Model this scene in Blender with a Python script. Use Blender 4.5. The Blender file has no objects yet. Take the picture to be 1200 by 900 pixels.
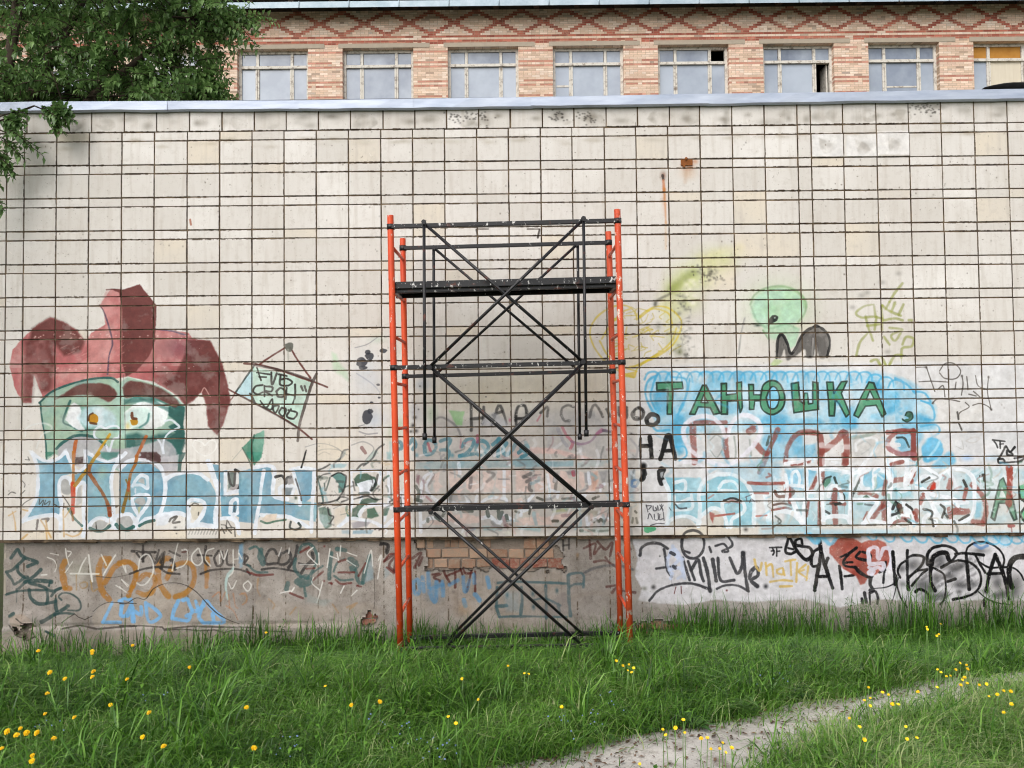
import bpy, bmesh, math, random
import numpy as np
from mathutils import Vector, Matrix
random.seed(7)
rng = np.random.default_rng(7)
sc = bpy.context.scene
COL = sc.collection

# ------------------------------------------------------------------ camera, sky, sun, exposure
FPX, PITCH, ROLL, YAW, DW, ZC = 930.0, .03351, .01066, .00129, 7.1, 1.65
cp, sp, cr, sr = math.cos(PITCH), math.sin(PITCH), math.cos(ROLL), math.sin(ROLL)
FWD = Vector((0, cp, sp)); U0 = Vector((0, -sp, cp)); R0 = Vector((1, 0, 0))
RT = R0*cr - U0*sr; UP = R0*sr + U0*cr
cam = bpy.data.cameras.new("camera"); camo = bpy.data.objects.new("camera", cam); COL.objects.link(camo)
camo.matrix_world = Matrix(((RT.x, UP.x, -FWD.x, 0), (RT.y, UP.y, -FWD.y, 0), (RT.z, UP.z, -FWD.z, ZC), (0, 0, 0, 1)))
cam.sensor_width = 36; cam.lens = 36*FPX/1200; cam.clip_start = .05; cam.clip_end = 2000
sc.camera = camo
SUN_EL, SUN_AZ = math.radians(44), math.radians(205)      # high and behind the photographer, veiled by cloud
w = bpy.data.worlds.new("World"); sc.world = w; w.use_nodes = True
nt = w.node_tree; bg = nt.nodes['Background']
sky = nt.nodes.new('ShaderNodeTexSky'); sky.sky_type = 'NISHITA'; sky.sun_disc = False
sky.sun_elevation = SUN_EL; sky.sun_rotation = SUN_AZ; sky.air_density = 1.0; sky.dust_density = 4.0
hs = nt.nodes.new('ShaderNodeHueSaturation'); hs.inputs['Saturation'].default_value = .34
nt.links.new(sky.outputs[0], hs.inputs['Color']); nt.links.new(hs.outputs[0], bg.inputs['Color'])
bg.inputs['Strength'].default_value = .15
sun = bpy.data.lights.new("sun", 'SUN'); suno = bpy.data.objects.new("sun", sun); COL.objects.link(suno)
sun.energy = .5; sun.angle = math.radians(75); sun.color = (1, .975, .945)
sd = Vector((math.sin(SUN_AZ)*math.cos(SUN_EL), math.cos(SUN_AZ)*math.cos(SUN_EL), math.sin(SUN_EL)))
suno.rotation_euler = sd.to_track_quat('Z', 'Y').to_euler()
vs = sc.view_settings; vs.view_transform = 'Standard'; vs.look = 'None'; vs.gamma = 1; vs.exposure = .43
sc.cycles.filter_width = 1.1; sc.cycles.use_denoising = True; sc.cycles.use_adaptive_sampling = False

# ------------------------------------------------------------------ helpers
def ray(u, v): return (RT*((u-600)/FPX) - UP*((v-450)/FPX) + FWD)
def at(u, v, Y):
    d = ray(u, v); return Vector((0, 0, ZC)) + d*(Y/d.y)
def sm(a, b, t):
    t = np.clip((t-a)/(b-a), 0, 1); return t*t*(3-2*t)
def gz(x, y):
    t = sm(4.5, 7.3, y)
    return -.50*t + .03*np.sin(x*1.7+y)*np.cos(y*1.3-x*.6) + .012*np.sin(x*5.1+1)*np.sin(y*4.3)
def at_ground(u, v, h=0.0):
    Y = 4.0
    for _ in range(40):
        p = at(u, v, Y); e = p.z-(gz(p.x, p.y)+h); Y += e*1.2
        Y = min(max(Y, 2.5), 7.0)
    p = at(u, v, Y); return Vector((p.x, p.y, float(gz(p.x, p.y))))
def srgb(h):
    if isinstance(h, str): c = [int(h[i:i+2], 16)/255 for i in (0, 2, 4)]
    else: c = [x/255 for x in h]
    return tuple(x/12.92 if x <= .04045 else ((x+.055)/1.055)**2.4 for x in c)
def tag(o, label=None, cat=None, group=None, kind=None):
    if label: o['label'] = label
    if cat: o['category'] = cat
    if group: o['group'] = group
    if kind: o['kind'] = kind
    return o
def empty(name, loc=(0, 0, 0), rz=0, label=None, cat=None, group=None):
    o = bpy.data.objects.new(name, None); COL.objects.link(o); o.location = loc; o.rotation_euler = (0, 0, rz)
    o.empty_display_size = .2
    return tag(o, label, cat, group)
def link(name, me, mat=None, parent=None, loc=None, rot=None, scale=None):
    o = bpy.data.objects.new(name, me); COL.objects.link(o)
    if mat is not None and not me.materials: me.materials.append(mat)
    if parent is not None: o.parent = parent
    if loc is not None: o.location = loc
    if rot is not None: o.rotation_euler = rot
    if scale is not None: o.scale = scale
    return o
def np_mesh(name, v, polys, smooth=False):
    """v (N,3); polys: list of int arrays (M,k)"""
    me = bpy.data.meshes.new(name); v = np.asarray(v, np.float32)
    me.vertices.add(len(v)); me.vertices.foreach_set('co', v.ravel())
    loops = np.concatenate([np.asarray(p, np.int32).ravel() for p in polys])
    tot = np.concatenate([np.full(len(p), np.asarray(p).shape[1], np.int32) for p in polys])
    st = np.concatenate([[0], np.cumsum(tot)[:-1]]).astype(np.int32)
    me.loops.add(len(loops)); me.loops.foreach_set('vertex_index', loops)
    me.polygons.add(len(tot)); me.polygons.foreach_set('loop_start', st)
    me.polygons.foreach_set('use_smooth', np.full(len(tot), bool(smooth)))
    me.update(calc_edges=True); me.validate()
    return me
class MB:
    def __init__(s): s.bm = bmesh.new()
    def box(s, a, b):
        (x0, y0, z0), (x1, y1, z1) = a, b
        vs_ = [s.bm.verts.new(p) for p in ((x0, y0, z0), (x1, y0, z0), (x1, y1, z0), (x0, y1, z0), (x0, y0, z1), (x1, y0, z1), (x1, y1, z1), (x0, y1, z1))]
        for f in ((3, 2, 1, 0), (4, 5, 6, 7), (0, 1, 5, 4), (1, 2, 6, 5), (2, 3, 7, 6), (3, 0, 4, 7)): s.bm.faces.new([vs_[i] for i in f])
        return s
    def tube(s, p, q, r, n=12, r2=None, square=False):
        p, q = Vector(p), Vector(q); d = (q-p).normalized()
        a = d.orthogonal().normalized() if not square else d.cross(Vector((0, 0, 1) if abs(d.z) < .9 else (1, 0, 0))).normalized()
        b = d.cross(a); r2 = r if r2 is None else r2
        if square: n = 4
        off = math.pi/4 if square else 0; k = math.sqrt(2) if square else 1
        A = [s.bm.verts.new(p+(a*math.cos(off+2*math.pi*i/n)+b*math.sin(off+2*math.pi*i/n))*r*k) for i in range(n)]
        B = [s.bm.verts.new(q+(a*math.cos(off+2*math.pi*i/n)+b*math.sin(off+2*math.pi*i/n))*r2*k) for i in range(n)]
        for i in range(n):
            f = s.bm.faces.new((A[i], A[(i+1) % n], B[(i+1) % n], B[i])); f.smooth = not square
        s.bm.faces.new(A[::-1]); s.bm.faces.new(B)
        return s
    def poly_tube(s, pts, rs, n=7):
        rings = []
        for i, p in enumerate(pts):
            p = Vector(p); d = (Vector(pts[min(i+1, len(pts)-1)])-Vector(pts[max(i-1, 0)])).normalized()
            a = d.orthogonal().normalized(); b = d.cross(a)
            rings.append([s.bm.verts.new(p+(a*math.cos(2*math.pi*k/n)+b*math.sin(2*math.pi*k/n))*rs[i]) for k in range(n)])
        for A, B in zip(rings, rings[1:]):
            best = min(range(n), key=lambda o: (A[0].co-B[o].co).length)
            for i in range(n):
                f = s.bm.faces.new((A[i], A[(i+1) % n], B[(i+1+best) % n], B[(i+best) % n])); f.smooth = True
        s.bm.faces.new(rings[-1])
        return s
    def build(s, name, mat, parent=None, bevel=0, loc=None, rot=None):
        if bevel: bmesh.ops.bevel(s.bm, geom=s.bm.edges[:], offset=bevel, segments=1, affect='EDGES')
        bmesh.ops.recalc_face_normals(s.bm, faces=s.bm.faces[:])
        me = bpy.data.meshes.new(name); s.bm.to_mesh(me); s.bm.free()
        return link(name, me, mat, parent, loc, rot)

# ------------------------------------------------------------------ materials
class NT:
    """tiny node helper"""
    def __init__(s, name):
        s.m = bpy.data.materials.new(name); s.m.use_nodes = True; s.t = s.m.node_tree
        s.b = s.t.nodes['Principled BSDF']; s.out = s.t.nodes['Material Output']
    def n(s, typ, **kw):
        x = s.t.nodes.new(typ)
        for k, v_ in kw.items():
            if k.startswith('i_'):
                x.inputs[k[2:].replace('_', ' ')].default_value = v_
            else: setattr(x, k, v_)
        return x
    def l(s, a, b): s.t.links.new(a, b)
    def noise(s, vec, scale, detail=4, rough=.55):
        x = s.n('ShaderNodeTexNoise', i_Scale=scale, i_Detail=detail, i_Roughness=rough)
        if vec is not None: s.l(vec, x.inputs['Vector'])
        return x.outputs['Fac']
    def ramp(s, f, a, b, ca=(0, 0, 0, 1), cb=(1, 1, 1, 1)):
        x = s.n('ShaderNodeValToRGB'); e = x.color_ramp.elements
        e[0].position = a; e[1].position = b; e[0].color = ca; e[1].color = cb
        s.l(f, x.inputs[0]); return x.outputs[0]
    def mix(s, f, a, b, mode='MIX'):
        x = s.n('ShaderNodeMix', data_type='RGBA', blend_type=mode)
        for v_, k in ((f, 0), (a, 6), (b, 7)):
            if isinstance(v_, (int, float)): x.inputs[k].default_value = v_
            elif isinstance(v_, tuple): x.inputs[k].default_value = (*v_[:3], 1)
            else: s.l(v_, x.inputs[k])
        return x.outputs[2]
    def math(s, op, a, b=0.0):
        x = s.n('ShaderNodeMath', operation=op)
        for v_, k in ((a, 0), (b, 1)):
            if isinstance(v_, (int, float)): x.inputs[k].default_value = v_
            else: s.l(v_, x.inputs[k])
        return x.outputs[0]
    def bump(s, h, strength=.3, dist=.01):
        x = s.n('ShaderNodeBump', i_Strength=strength, i_Distance=dist); s.l(h, x.inputs['Height']); s.l(x.outputs[0], s.b.inputs['Normal'])
    def base(s, c):
        if isinstance(c, tuple): s.b.inputs['Base Color'].default_value = (*c[:3], 1)
        else: s.l(c, s.b.inputs['Base Color'])
    def set(s, **kw):
        for k, v_ in kw.items(): s.b.inputs[k.replace('_', ' ')].default_value = v_
        return s
    def coord(s, obj=None):
        x = s.n('ShaderNodeTexCoord')
        if obj is not None: x.object = obj
        return x.outputs['Object']
    def objrand(s): return s.n('ShaderNodeObjectInfo').outputs['Random']
    def island(s): return s.n('ShaderNodeNewGeometry').outputs['Random Per Island']

# ------------------------------------------------------------------ the tiled low building
WALL = empty('tiled_building', (0, DW, 0), -YAW, 'low pale building clad in cream square tiles with graffiti, behind the scaffold', 'building')
def wall_xz(u, v, inset=0.0):
    """photo direction -> point on the wall plane (local x, z)"""
    d = ray(u, v); o = Vector((0, -DW, ZC)); c, s = math.cos(YAW), math.sin(YAW)
    R = lambda q: Vector((q.x*c - q.y*s, q.x*s + q.y*c, q.z))
    d, o = R(d), R(o); t = (inset-o.y)/d.y; p = o+d*t
    return p.x, p.z
PL_Y = .045                                              # the plaster base stands back under the tiles
COLX = [-4.387, -4.095, -3.801, -3.505, -3.211, -2.913, -2.62, -2.328, -2.038, -1.747, -1.456, -1.163, -0.875, -0.587, -0.296, -0.01, 0.28, 0.565, 0.857, 1.142, 1.431, 1.722, 2.014, 2.307, 2.604, 2.725, 3.015, 3.317, 3.611, 3.903, 4.202, 4.501]
XL = -4.615
EDGES = [XL, -4.545] + COLX
while EDGES[-1] < 7.4: EDGES.append(EDGES[-1]+.292)
XR = EDGES[-1]
PH, SH = .29947, .0823
ZROW = [ZC+2.55246-k*PH for k in range(13)]              # top of the narrow course under each row of tiles
ZCOP = ZC+2.775
def zslope(x, z): return -.0030*x*max(0, (ZROW[0]-z)/(12*PH))

IMG_W = 3600; PX0, PX1, PZ0, PZ1 = -4.62, 4.80, ZC-2.25, ZC+2.80
PSC = IMG_W/(PX1-PX0); IMG_H = int((PZ1-PZ0)*PSC)
# ---- graffiti: strokes measured on the photograph, sprayed in code onto a sheet that lies on the wall in metres
PR_ = np.random.default_rng(77)
AC = np.empty((IMG_H, IMG_W, 3), np.float32); AC[:] = (.82, .79, .75); AA = np.zeros((IMG_H, IMG_W), np.float32)
def fbm(h, w, cell, octv=3, seed=0):
    r = np.random.default_rng(seed); out = np.zeros((h, w), np.float32); amp, tot = 1, 0
    for o in range(octv):
        gh, gw = int(h/cell)+3, int(w/cell)+3; g = r.random((gh, gw), dtype=np.float32)
        y = np.arange(h)/cell; x = np.arange(w)/cell; yi, xi = y.astype(int), x.astype(int); fy, fx = (y-yi)[:, None].astype(np.float32), (x-xi)[None].astype(np.float32)
        a = g[yi][:, xi]*(1-fx)+g[yi][:, xi+1]*fx; b = g[yi+1][:, xi]*(1-fx)+g[yi+1][:, xi+1]*fx
        out += amp*(a*(1-fy)+b*fy); tot += amp; amp *= .55; cell = max(1.5, cell/2.1)
    return out/tot
N1 = fbm(1024, 1024, 48, 4, 1); N2 = fbm(1024, 1024, 9, 3, 2); N3 = fbm(1024, 1024, 130, 3, 3)
def nz(N, y0, y1, x0, x1): return N[np.ix_(np.arange(y0, y1) % 1024, np.arange(x0, x1) % 1024)]
TR = (0, 0, 1.0)
def K(x, y, s):
    global TR
    TR = (x, y, s)
def tex(pts):
    o = []
    for x, y in pts:
        u, v = TR[0]+x*TR[2], TR[1]+y*TR[2]
        X_, Z_ = wall_xz(u, v, PL_Y if v > 631 else 0.0); o.append(((X_-PX0)*PSC, (Z_-PZ0)*PSC))
    return np.array(o, np.float32)
PXS = PSC*DW/FPX                                          # one photo pixel in sheet pixels
def hexc(c): return np.array([int(c[i:i+2], 16)/255 for i in (0, 2, 4)], np.float32)
def over(y0, y1, x0, x1, m, col):
    A = AA[y0:y1, x0:x1]; C_ = AC[y0:y1, x0:x1]; o = m+A*(1-m); k = np.where(o > 1e-4, m/np.maximum(o, 1e-4), 0)[..., None]
    C_ += (col-C_)*k; A[:] = o
def win(p, pad):
    x0, y0 = np.floor(p.min(0)-pad).astype(int); x1, y1 = np.ceil(p.max(0)+pad).astype(int)+1
    return max(0, y0), min(IMG_H, y1), max(0, x0), min(IMG_W, x1)
def curve(p, n=6):
    if len(p) < 3: return p
    q = np.vstack([2*p[0]-p[1], p, 2*p[-1]-p[-2]]); out = []
    for i in range(1, len(q)-2):
        for t_ in np.linspace(0, 1, n, endpoint=False):
            a, b, c, d = q[i-1:i+3]; out.append(.5*((2*b)+(-a+c)*t_+(2*a-5*b+4*c-d)*t_*t_+(-a+3*b-3*c+d)*t_**3))
    return np.array(out+[p[-1]])
def S(col, w, pts, a=1.0, soft=.7, line=False, grit=.0, close=False):
    """a painted or sprayed line of width w (photo px)"""
    p = tex(pts+[pts[0]] if close else pts); p = p if line else curve(p); R = w*PXS/2; sf = soft*PXS
    y0, y1, x0, x1 = win(p, R+sf+2)
    if y1 <= y0 or x1 <= x0: return
    gx_, gy_ = np.meshgrid(np.arange(x0, x1, dtype=np.float32), np.arange(y0, y1, dtype=np.float32)); D = np.full(gx_.shape, 1e9, np.float32)
    for (ax, ay), (bx_, by_) in zip(p, p[1:]):
        pad = R+sf+2; xa, xb = int(max(0, min(ax, bx_)-pad-x0)), int(min(x1-x0, max(ax, bx_)+pad-x0+1)); ya, yb = int(max(0, min(ay, by_)-pad-y0)), int(min(y1-y0, max(ay, by_)+pad-y0+1))
        if xb <= xa or yb <= ya: continue
        X_, Y_ = gx_[ya:yb, xa:xb], gy_[ya:yb, xa:xb]; dx, dy = bx_-ax, by_-ay; L2 = dx*dx+dy*dy+1e-6
        tt = np.clip(((X_-ax)*dx+(Y_-ay)*dy)/L2, 0, 1); d = np.hypot(X_-ax-tt*dx, Y_-ay-tt*dy); np.minimum(D[ya:yb, xa:xb], d, out=D[ya:yb, xa:xb])
    D += (nz(N2, y0, y1, x0, x1)-.5)*R*.55+(nz(N1, y0, y1, x0, x1)-.5)*R*.8
    m = np.clip((R+sf*.5-D)/sf, 0, 1)*a
    g1 = nz(N1, y0, y1, x0, x1); m *= np.clip(1-.35*(1-a*.5)*np.clip((g1-.5)*4, 0, 1), 0, 1)
    if grit: m *= np.clip((nz(N2, y0, y1, x0, x1)-.5+(1-grit)*.5)*5, 0, 1)
    over(y0, y1, x0, x1, m, hexc(col))
    if w >= 2.6 and a > .6 and not line and R > 1 and soft < 2:
        if PR_.random() < .45:                             # overspray speckle round the line
            for _ in range(int(6+w*2)):
                i = PR_.integers(0, len(p)); q = p[i]+PR_.normal(0, R*1.5, 2); rr = int(max(1, PR_.uniform(.5, 1.4)*PXS*.6)); cx, cy = int(q[0]), int(q[1])
                if 2 < cx < IMG_W-4 and 2 < cy < IMG_H-4: over(cy, cy+rr, cx, cx+rr, np.full((rr, rr), .5*a, np.float32), hexc(col))
        if PR_.random() < .22:                             # a run of paint from the lowest point
            i = int(np.argmin(p[:, 1])); cx, cy = int(p[i, 0]), int(p[i, 1]); L = int(PR_.uniform(4, 16)*PXS); wd = int(max(1, .45*PXS*PR_.uniform(.8, 1.6)))
            if 4 < cx < IMG_W-8 and cy-L > 2: over(cy-L, cy, cx, cx+wd, (np.linspace(.25, .8, L)[:, None]*np.ones((1, wd))*a).astype(np.float32), hexc(col))
def F(col, pts, a=1.0, soft=.8, grit=0.0, sm_=False, col2=None):
    """a filled shape"""
    p = tex(pts); p = curve(np.vstack([p, p[:1]]), 5)[:-1] if sm_ else p; sf = soft*PXS
    y0, y1, x0, x1 = win(p, sf+2)
    if y1 <= y0 or x1 <= x0: return
    gx_, gy_ = np.meshgrid(np.arange(x0, x1, dtype=np.float32), np.arange(y0, y1, dtype=np.float32))
    wb = (nz(N2, y0, y1, x0, x1)-.5)*PXS*1.6; ins = np.zeros(gx_.shape, bool); D = np.full(gx_.shape, 1e9, np.float32)
    for (ax, ay), (bx_, by_) in zip(p, np.roll(p, -1, 0)):
        if ay != by_: ins ^= ((ay > gy_) != (by_ > gy_)) & (gx_ < (bx_-ax)*(gy_-ay)/(by_-ay)+ax)
        dx, dy = bx_-ax, by_-ay; tt = np.clip(((gx_-ax)*dx+(gy_-ay)*dy)/(dx*dx+dy*dy+1e-6), 0, 1); np.minimum(D, np.hypot(gx_-ax-tt*dx, gy_-ay-tt*dy), out=D)
    D = np.where(ins, D, -D)+wb; m = np.clip(D/sf+.5, 0, 1)*a
    g1 = nz(N1, y0, y1, x0, x1)
    if grit: m *= np.clip(1-grit*np.clip((g1-.42)*6, 0, 1), 0, 1)
    c = hexc(col)*np.ones((1, 1, 3), np.float32)
    if col2 is not None: c = c+(hexc(col2)-c)*np.clip((nz(N3, y0, y1, x0, x1)*.5+g1*.5-.38)*4, 0, 1)[..., None]
    c = c*(1+.16*(g1-.5)+.10*(nz(N2, y0, y1, x0, x1)-.5))[..., None]
    over(y0, y1, x0, x1, m, c)
def B(col, cx, cy, rx, ry, a=.6, pw=1.0):
    """soft spray blob"""
    p = tex([(cx-rx*1.5, cy-ry*1.5), (cx+rx*1.5, cy+ry*1.5)]); y0, y1, x0, x1 = win(p, 1); c = tex([(cx, cy)])[0]
    if y1 <= y0 or x1 <= x0: return
    gx_, gy_ = np.meshgrid(np.arange(x0, x1, dtype=np.float32), np.arange(y0, y1, dtype=np.float32)); k = TR[2]*PXS
    d = ((gx_-c[0])/(rx*k))**2+((gy_-c[1])/(ry*k))**2; m = a*np.exp(-d*1.6)**pw; m *= np.clip((1.5-np.sqrt(d))*4, 0, 1)*np.clip(.55+nz(N1, y0, y1, x0, x1), 0, 1); over(y0, y1, x0, x1, m.astype(np.float32), hexc(col))
def DR(col, x, y, L, w=1.0, a=.8): S(col, w, [(x, y), (x+.3, y+L*.5), (x, y+L)], a, .6)
exec_graffiti = True
WH, BK, TL, BL = 'dfe3ea', '1d1d20', '35615f', '77a3b8'

# -- weathering of the wall itself: dirt along the joints, mould under the coping, rust
for k_ in range(13):
    for zz in (ZROW[k_], ZROW[k_]-SH):
        row = int((zz-PZ0)*PSC)
        for x0_, x1_ in [(q, q+int(PR_.integers(60, 260))) for q in PR_.integers(0, IMG_W-300, 70)]:
            sl = -.0030*12*PH*0
            xm_ = (x0_+x1_)/2/PSC+PX0; rr_ = row+int(zslope(xm_, zz)*PSC); th = int(PR_.integers(2, 5)); y0, y1 = rr_-th, rr_+th
            if y0 < 0 or y1 > IMG_H: continue
            m = np.exp(-(np.abs(np.arange(y0, y1)-rr_)/th)**2)[:, None]*np.clip((nz(N2, y0, y1, x0_, x1_)-.45)*6, 0, 1)*PR_.uniform(.35, 1.0); over(y0, y1, x0_, x1_, m.astype(np.float32), hexc('5a4c3c'))
for x_ in COLX:
    for _ in range(44):
        c0 = int((x_-PX0)*PSC); z_ = int(PR_.uniform(0, IMG_H-200)); L = int(PR_.integers(40, 150)); th = int(PR_.integers(2, 4)); x0_, x1_ = max(0, c0-th), min(IMG_W, c0+th)
        if x1_ <= x0_: continue
        m = np.exp(-(np.abs(np.arange(x0_, x1_)-c0)/th)**2)[None, :]*np.clip((nz(N2, z_, z_+L, x0_, x1_)-.45)*6, 0, 1)*PR_.uniform(.3, .95); over(z_, z_+L, x0_, x1_, m.astype(np.float32), hexc('5a4c3c'))
K(0, 0, 1)
for i, (a_, b_) in enumerate(zip(COLX, COLX[1:])):         # grey mould and smeared cement on the top course
    cx_ = (wall_xz(600, 140)[0]); u = 600+((a_+b_)/2)*FPX/DW; yb = 140-(u-600)*.0115
    for _ in range(PR_.integers(1, 5)): B('8f887c', u+PR_.normal(0, 9), yb+PR_.normal(0, 5), PR_.uniform(4, 13), PR_.uniform(3, 7), PR_.uniform(.2, .65))
    if PR_.random() < .5: F('a39c90', [(u-14+PR_.uniform(0, 8), yb+2), (u-4, yb-6), (u+10, yb-4), (u+14, yb+4), (u+2, yb+9)], PR_.uniform(.2, .55), 2, .9, True)
    for _ in range(3): B('b1a795', u+PR_.normal(0, 12), yb+24+PR_.normal(0, 3), 10, 3, PR_.uniform(.1, .5))
for x_, y_ in ((689, 140), (655, 138), (536, 138), (565, 137), (1077, 125), (1090, 128)):
    for _ in range(26): B('4c463f', x_+PR_.normal(0, 7), y_+PR_.normal(0, 4), 1.6, 1.2, .8)
for (x_, y_) in ((968, 171), (1010, 172), (1046, 168)):       # the three replaced tiles: bare white with cement smears
    F('e6e4e2', [(x_-19, y_-13), (x_+19, y_-14), (x_+19, y_+14), (x_-19, y_+14)], .75, 2); F('b4aea6', [(x_-9, y_-8), (x_+2, y_-4), (x_+9, y_+5), (x_-2, y_+10), (x_-7, y_+4)], .55, 2, .8, True); B('9a958e', x_+3, y_, 7, 5, .4)
for _ in range(900):
    B('6b5d4e', PR_.uniform(0, 1200), PR_.uniform(150, 600), PR_.uniform(.5, 1.3), PR_.uniform(.5, 1.5), PR_.uniform(.3, .9))
for _ in range(90):
    x_, y_ = PR_.uniform(0, 1200), PR_.uniform(160, 600); S('e9e4dc', .8, [(x_, y_), (x_+PR_.normal(0, 4), y_+PR_.normal(0, 4))], .5)
B('8a4a1e', 777, 207, 4, 6, .9); S('3a2014', 3, [(776, 206), (777, 211)], .9); S('c0732c', 3, [(777, 212), (778, 224)], .8, 1.5); S('c98a48', 2.6, [(778, 222), (779, 240), (780, 262)], .75, 1.6); S('d9b58a', 2.4, [(780, 260), (780, 292)], .45, 2); B('c98a4a', 778, 236, 4, 16, .4)
B('b06a2a', 806, 197, 9, 5, .7); B('c79a66', 806, 204, 12, 8, .4); S('b98b58', 5, [(803, 200), (803, 214)], .3, 3); B('c58038', 814, 190, 5, 4, .6)
for x0_, y0_, x1_, y1_ in ((558, 270, 560, 279), (632, 270, 630, 279)): S('3b2d20', 2.2, [(x0_, y0_), (x1_, y1_)], .9); S('4b3c2c', 1.8, [(x0_, y0_-1), (x0_+(14 if x0_ < 600 else -14), y0_-1)], .8)
S('a4561e', 2, [(223, 258), (224, 264)], .8)
# -- pale repaint panels behind the lettering
F('dcdde1', [(748, 432), (790, 428), (930, 426), (1080, 424), (1205, 428), (1205, 560), (1130, 600), (748, 620)], .62, 5)
F('d3d3d6', [(748, 470), (800, 500), (860, 560), (800, 622), (748, 622)], .5, 6)
F('cfd0d3', [(1075, 505), (1130, 500), (1205, 496), (1205, 560), (1075, 562)], .5, 5, .4)
F('b9b5b2', [(486, 520), (512, 486), (560, 492), (640, 478), (700, 482), (745, 500), (748, 624), (486, 624)], .75, 8, .3, False, 'a9a5a3')
F('b3b1b2', [(370, 548), (470, 525), (486, 560), (486, 612), (380, 615)], .25, 6, .6)
B('c2b79c', 600, 452, 110, 30, .45); B('c2b79c', 560, 470, 60, 20, .35)  # broad darker yellowish blobs across the middle of the wall
# -- blue-grey and green ghosts left of the scaffold
K(250, 380, .2)
F('a9c9a6', [(695, 165), (720, 180), (740, 230), (790, 285), (800, 340), (700, 270)], .55, 4); B('a9c4b0', 960, 90, 60, 30, .4); B('b5c3d3', 900, 300, 110, 180, .4); B('b3c2d4', 940, 560, 90, 80, .5); B('b3c8a6', 1060, 640, 60, 60, .5)
for (x_, y_, rx, ry) in ((868, 225, 32, 30), (915, 190, 26, 22), (905, 165, 16, 14), (995, 157, 22, 14), (900, 545, 30, 42), (920, 512, 18, 14), (966, 357, 10, 7), (970, 432, 8, 6), (928, 460, 11, 7), (875, 255, 26, 12)):
    F('3a3d48', [(x_+rx*math.cos(q)*(1+.1*math.sin(q*3+x_)), y_+ry*math.sin(q)) for q in np.linspace(0, 6.1, 10)], .92, .8, 0, True)
S('5d6575', 1.2, [(830, 140), (900, 120), (960, 80)], .5); S('8d95a8', 1.5, [(840, 290), (930, 350), (975, 400)], .4); S('5a5f70', 1.6, [(855, 630), (900, 645), (960, 640)], .5); S('5a5f70', 1.4, [(850, 600), (885, 590)], .5)
# -- small hanging sign, painted
F('bfd6c8', [(232, 250), (585, 330), (490, 605), (230, 460), (130, 405)], .9, .8, .1, False, 'c0dcd0'); F('b9d5e2', [(232, 252), (232, 450), (135, 405)], .7, 1)
LN = '6b2f26'
S('3f4b4a', 2.4, [(245, 235), (128, 405)], .95, .6, True); S(LN, 2.2, [(180, 232), (260, 238), (360, 262), (590, 340), (668, 370)], .95); S('4d3a36', 2.6, [(235, 240), (400, 272), (580, 330)], .8)
S('54453f', 3.2, [(606, 292), (575, 360), (545, 450), (505, 590), (495, 685)], .9); S(LN, 2.2, [(85, 380), (130, 405), (240, 462), (400, 548), (500, 612), (578, 675)], .95); S('4a4040', 2.4, [(135, 408), (230, 460), (400, 552), (490, 605)], .6)
S(LN, 2.2, [(272, 236), (340, 190), (420, 140)], .95); S(LN, 2.2, [(452, 140), (500, 220), (568, 315)], .95); F('6a6b62', [(420, 120), (445, 108), (468, 120), (462, 155), (440, 165), (422, 145)], .95, .8, 0, True); S('a6a89c', 2, [(438, 150), (440, 210)], .6)
S('7c3a2a', 1.6, [(85, 380), (70, 430), (100, 445), (125, 410)], .8)
SG = '33302c'
for q in ([(255, 255), (280, 330)], [(255, 285), (330, 295)], [(270, 310), (310, 312)], [(340, 285), (345, 355), (372, 290)], [(395, 300), (392, 355), (440, 360), (462, 340), (430, 320), (400, 325)], [(385, 295), (430, 305)],
          [(290, 358), (250, 365), (235, 395), (260, 412), (290, 400)], [(300, 362), (300, 425)], [(300, 365), (345, 370), (340, 395), (305, 395), (345, 420)], [(370, 395), (395, 375), (420, 395), (410, 425), (380, 425), (370, 395)], [(430, 375), (425, 440)], [(478, 355), (478, 420), (465, 470)], [(430, 410), (475, 420)],
          [(275, 450), (310, 490), (345, 440), (340, 500), (290, 485)], [(355, 480), (385, 480), (365, 520), (350, 500), (355, 480)], [(400, 490), (425, 500), (410, 540), (385, 520), (400, 490)], [(440, 505), (490, 520), (470, 555), (430, 540), (455, 500)], [(515, 365), (525, 390)], [(535, 365), (545, 395)], [(215, 408), (245, 465), (230, 430)]):
    S(SG, 2.2, q, .92)
# -- red horned cap
K(0, 300, .25)
RD, PK = '6e3a36', 'b9696a'
F(PK, [(45, 520), (60, 440), (110, 385), (180, 320), (235, 288), (300, 310), (360, 350), (400, 400), (430, 362), (495, 322), (485, 260), (466, 235), (520, 155), (575, 160), (655, 134), (690, 180), (735, 235), (728, 345), (800, 350), (880, 360), (905, 390), (985, 398), (1040, 500), (1068, 600), (1080, 680), (1050, 780), (1020, 840), (975, 800), (968, 700), (945, 640), (905, 680), (870, 705), (830, 655), (720, 590), (590, 568), (540, 575), (420, 590), (300, 625), (240, 660), (200, 660), (160, 560), (148, 690), (108, 690), (70, 620)], .95, 1.2, .15, False, 'c98784')
F('c98a86', [(500, 160), (575, 165), (572, 520), (510, 560), (528, 410), (485, 255), (466, 232)], .5, 2, .5); F('d3a09a', [(420, 370), (500, 330), (520, 420), (505, 540), (420, 570), (270, 600), (270, 560), (420, 480)], .6, 4, .6)
F('d9b0a8', [(600, 400), (730, 360), (830, 380), (800, 470), (700, 520), (600, 500)], .5, 10, .7)
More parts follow.
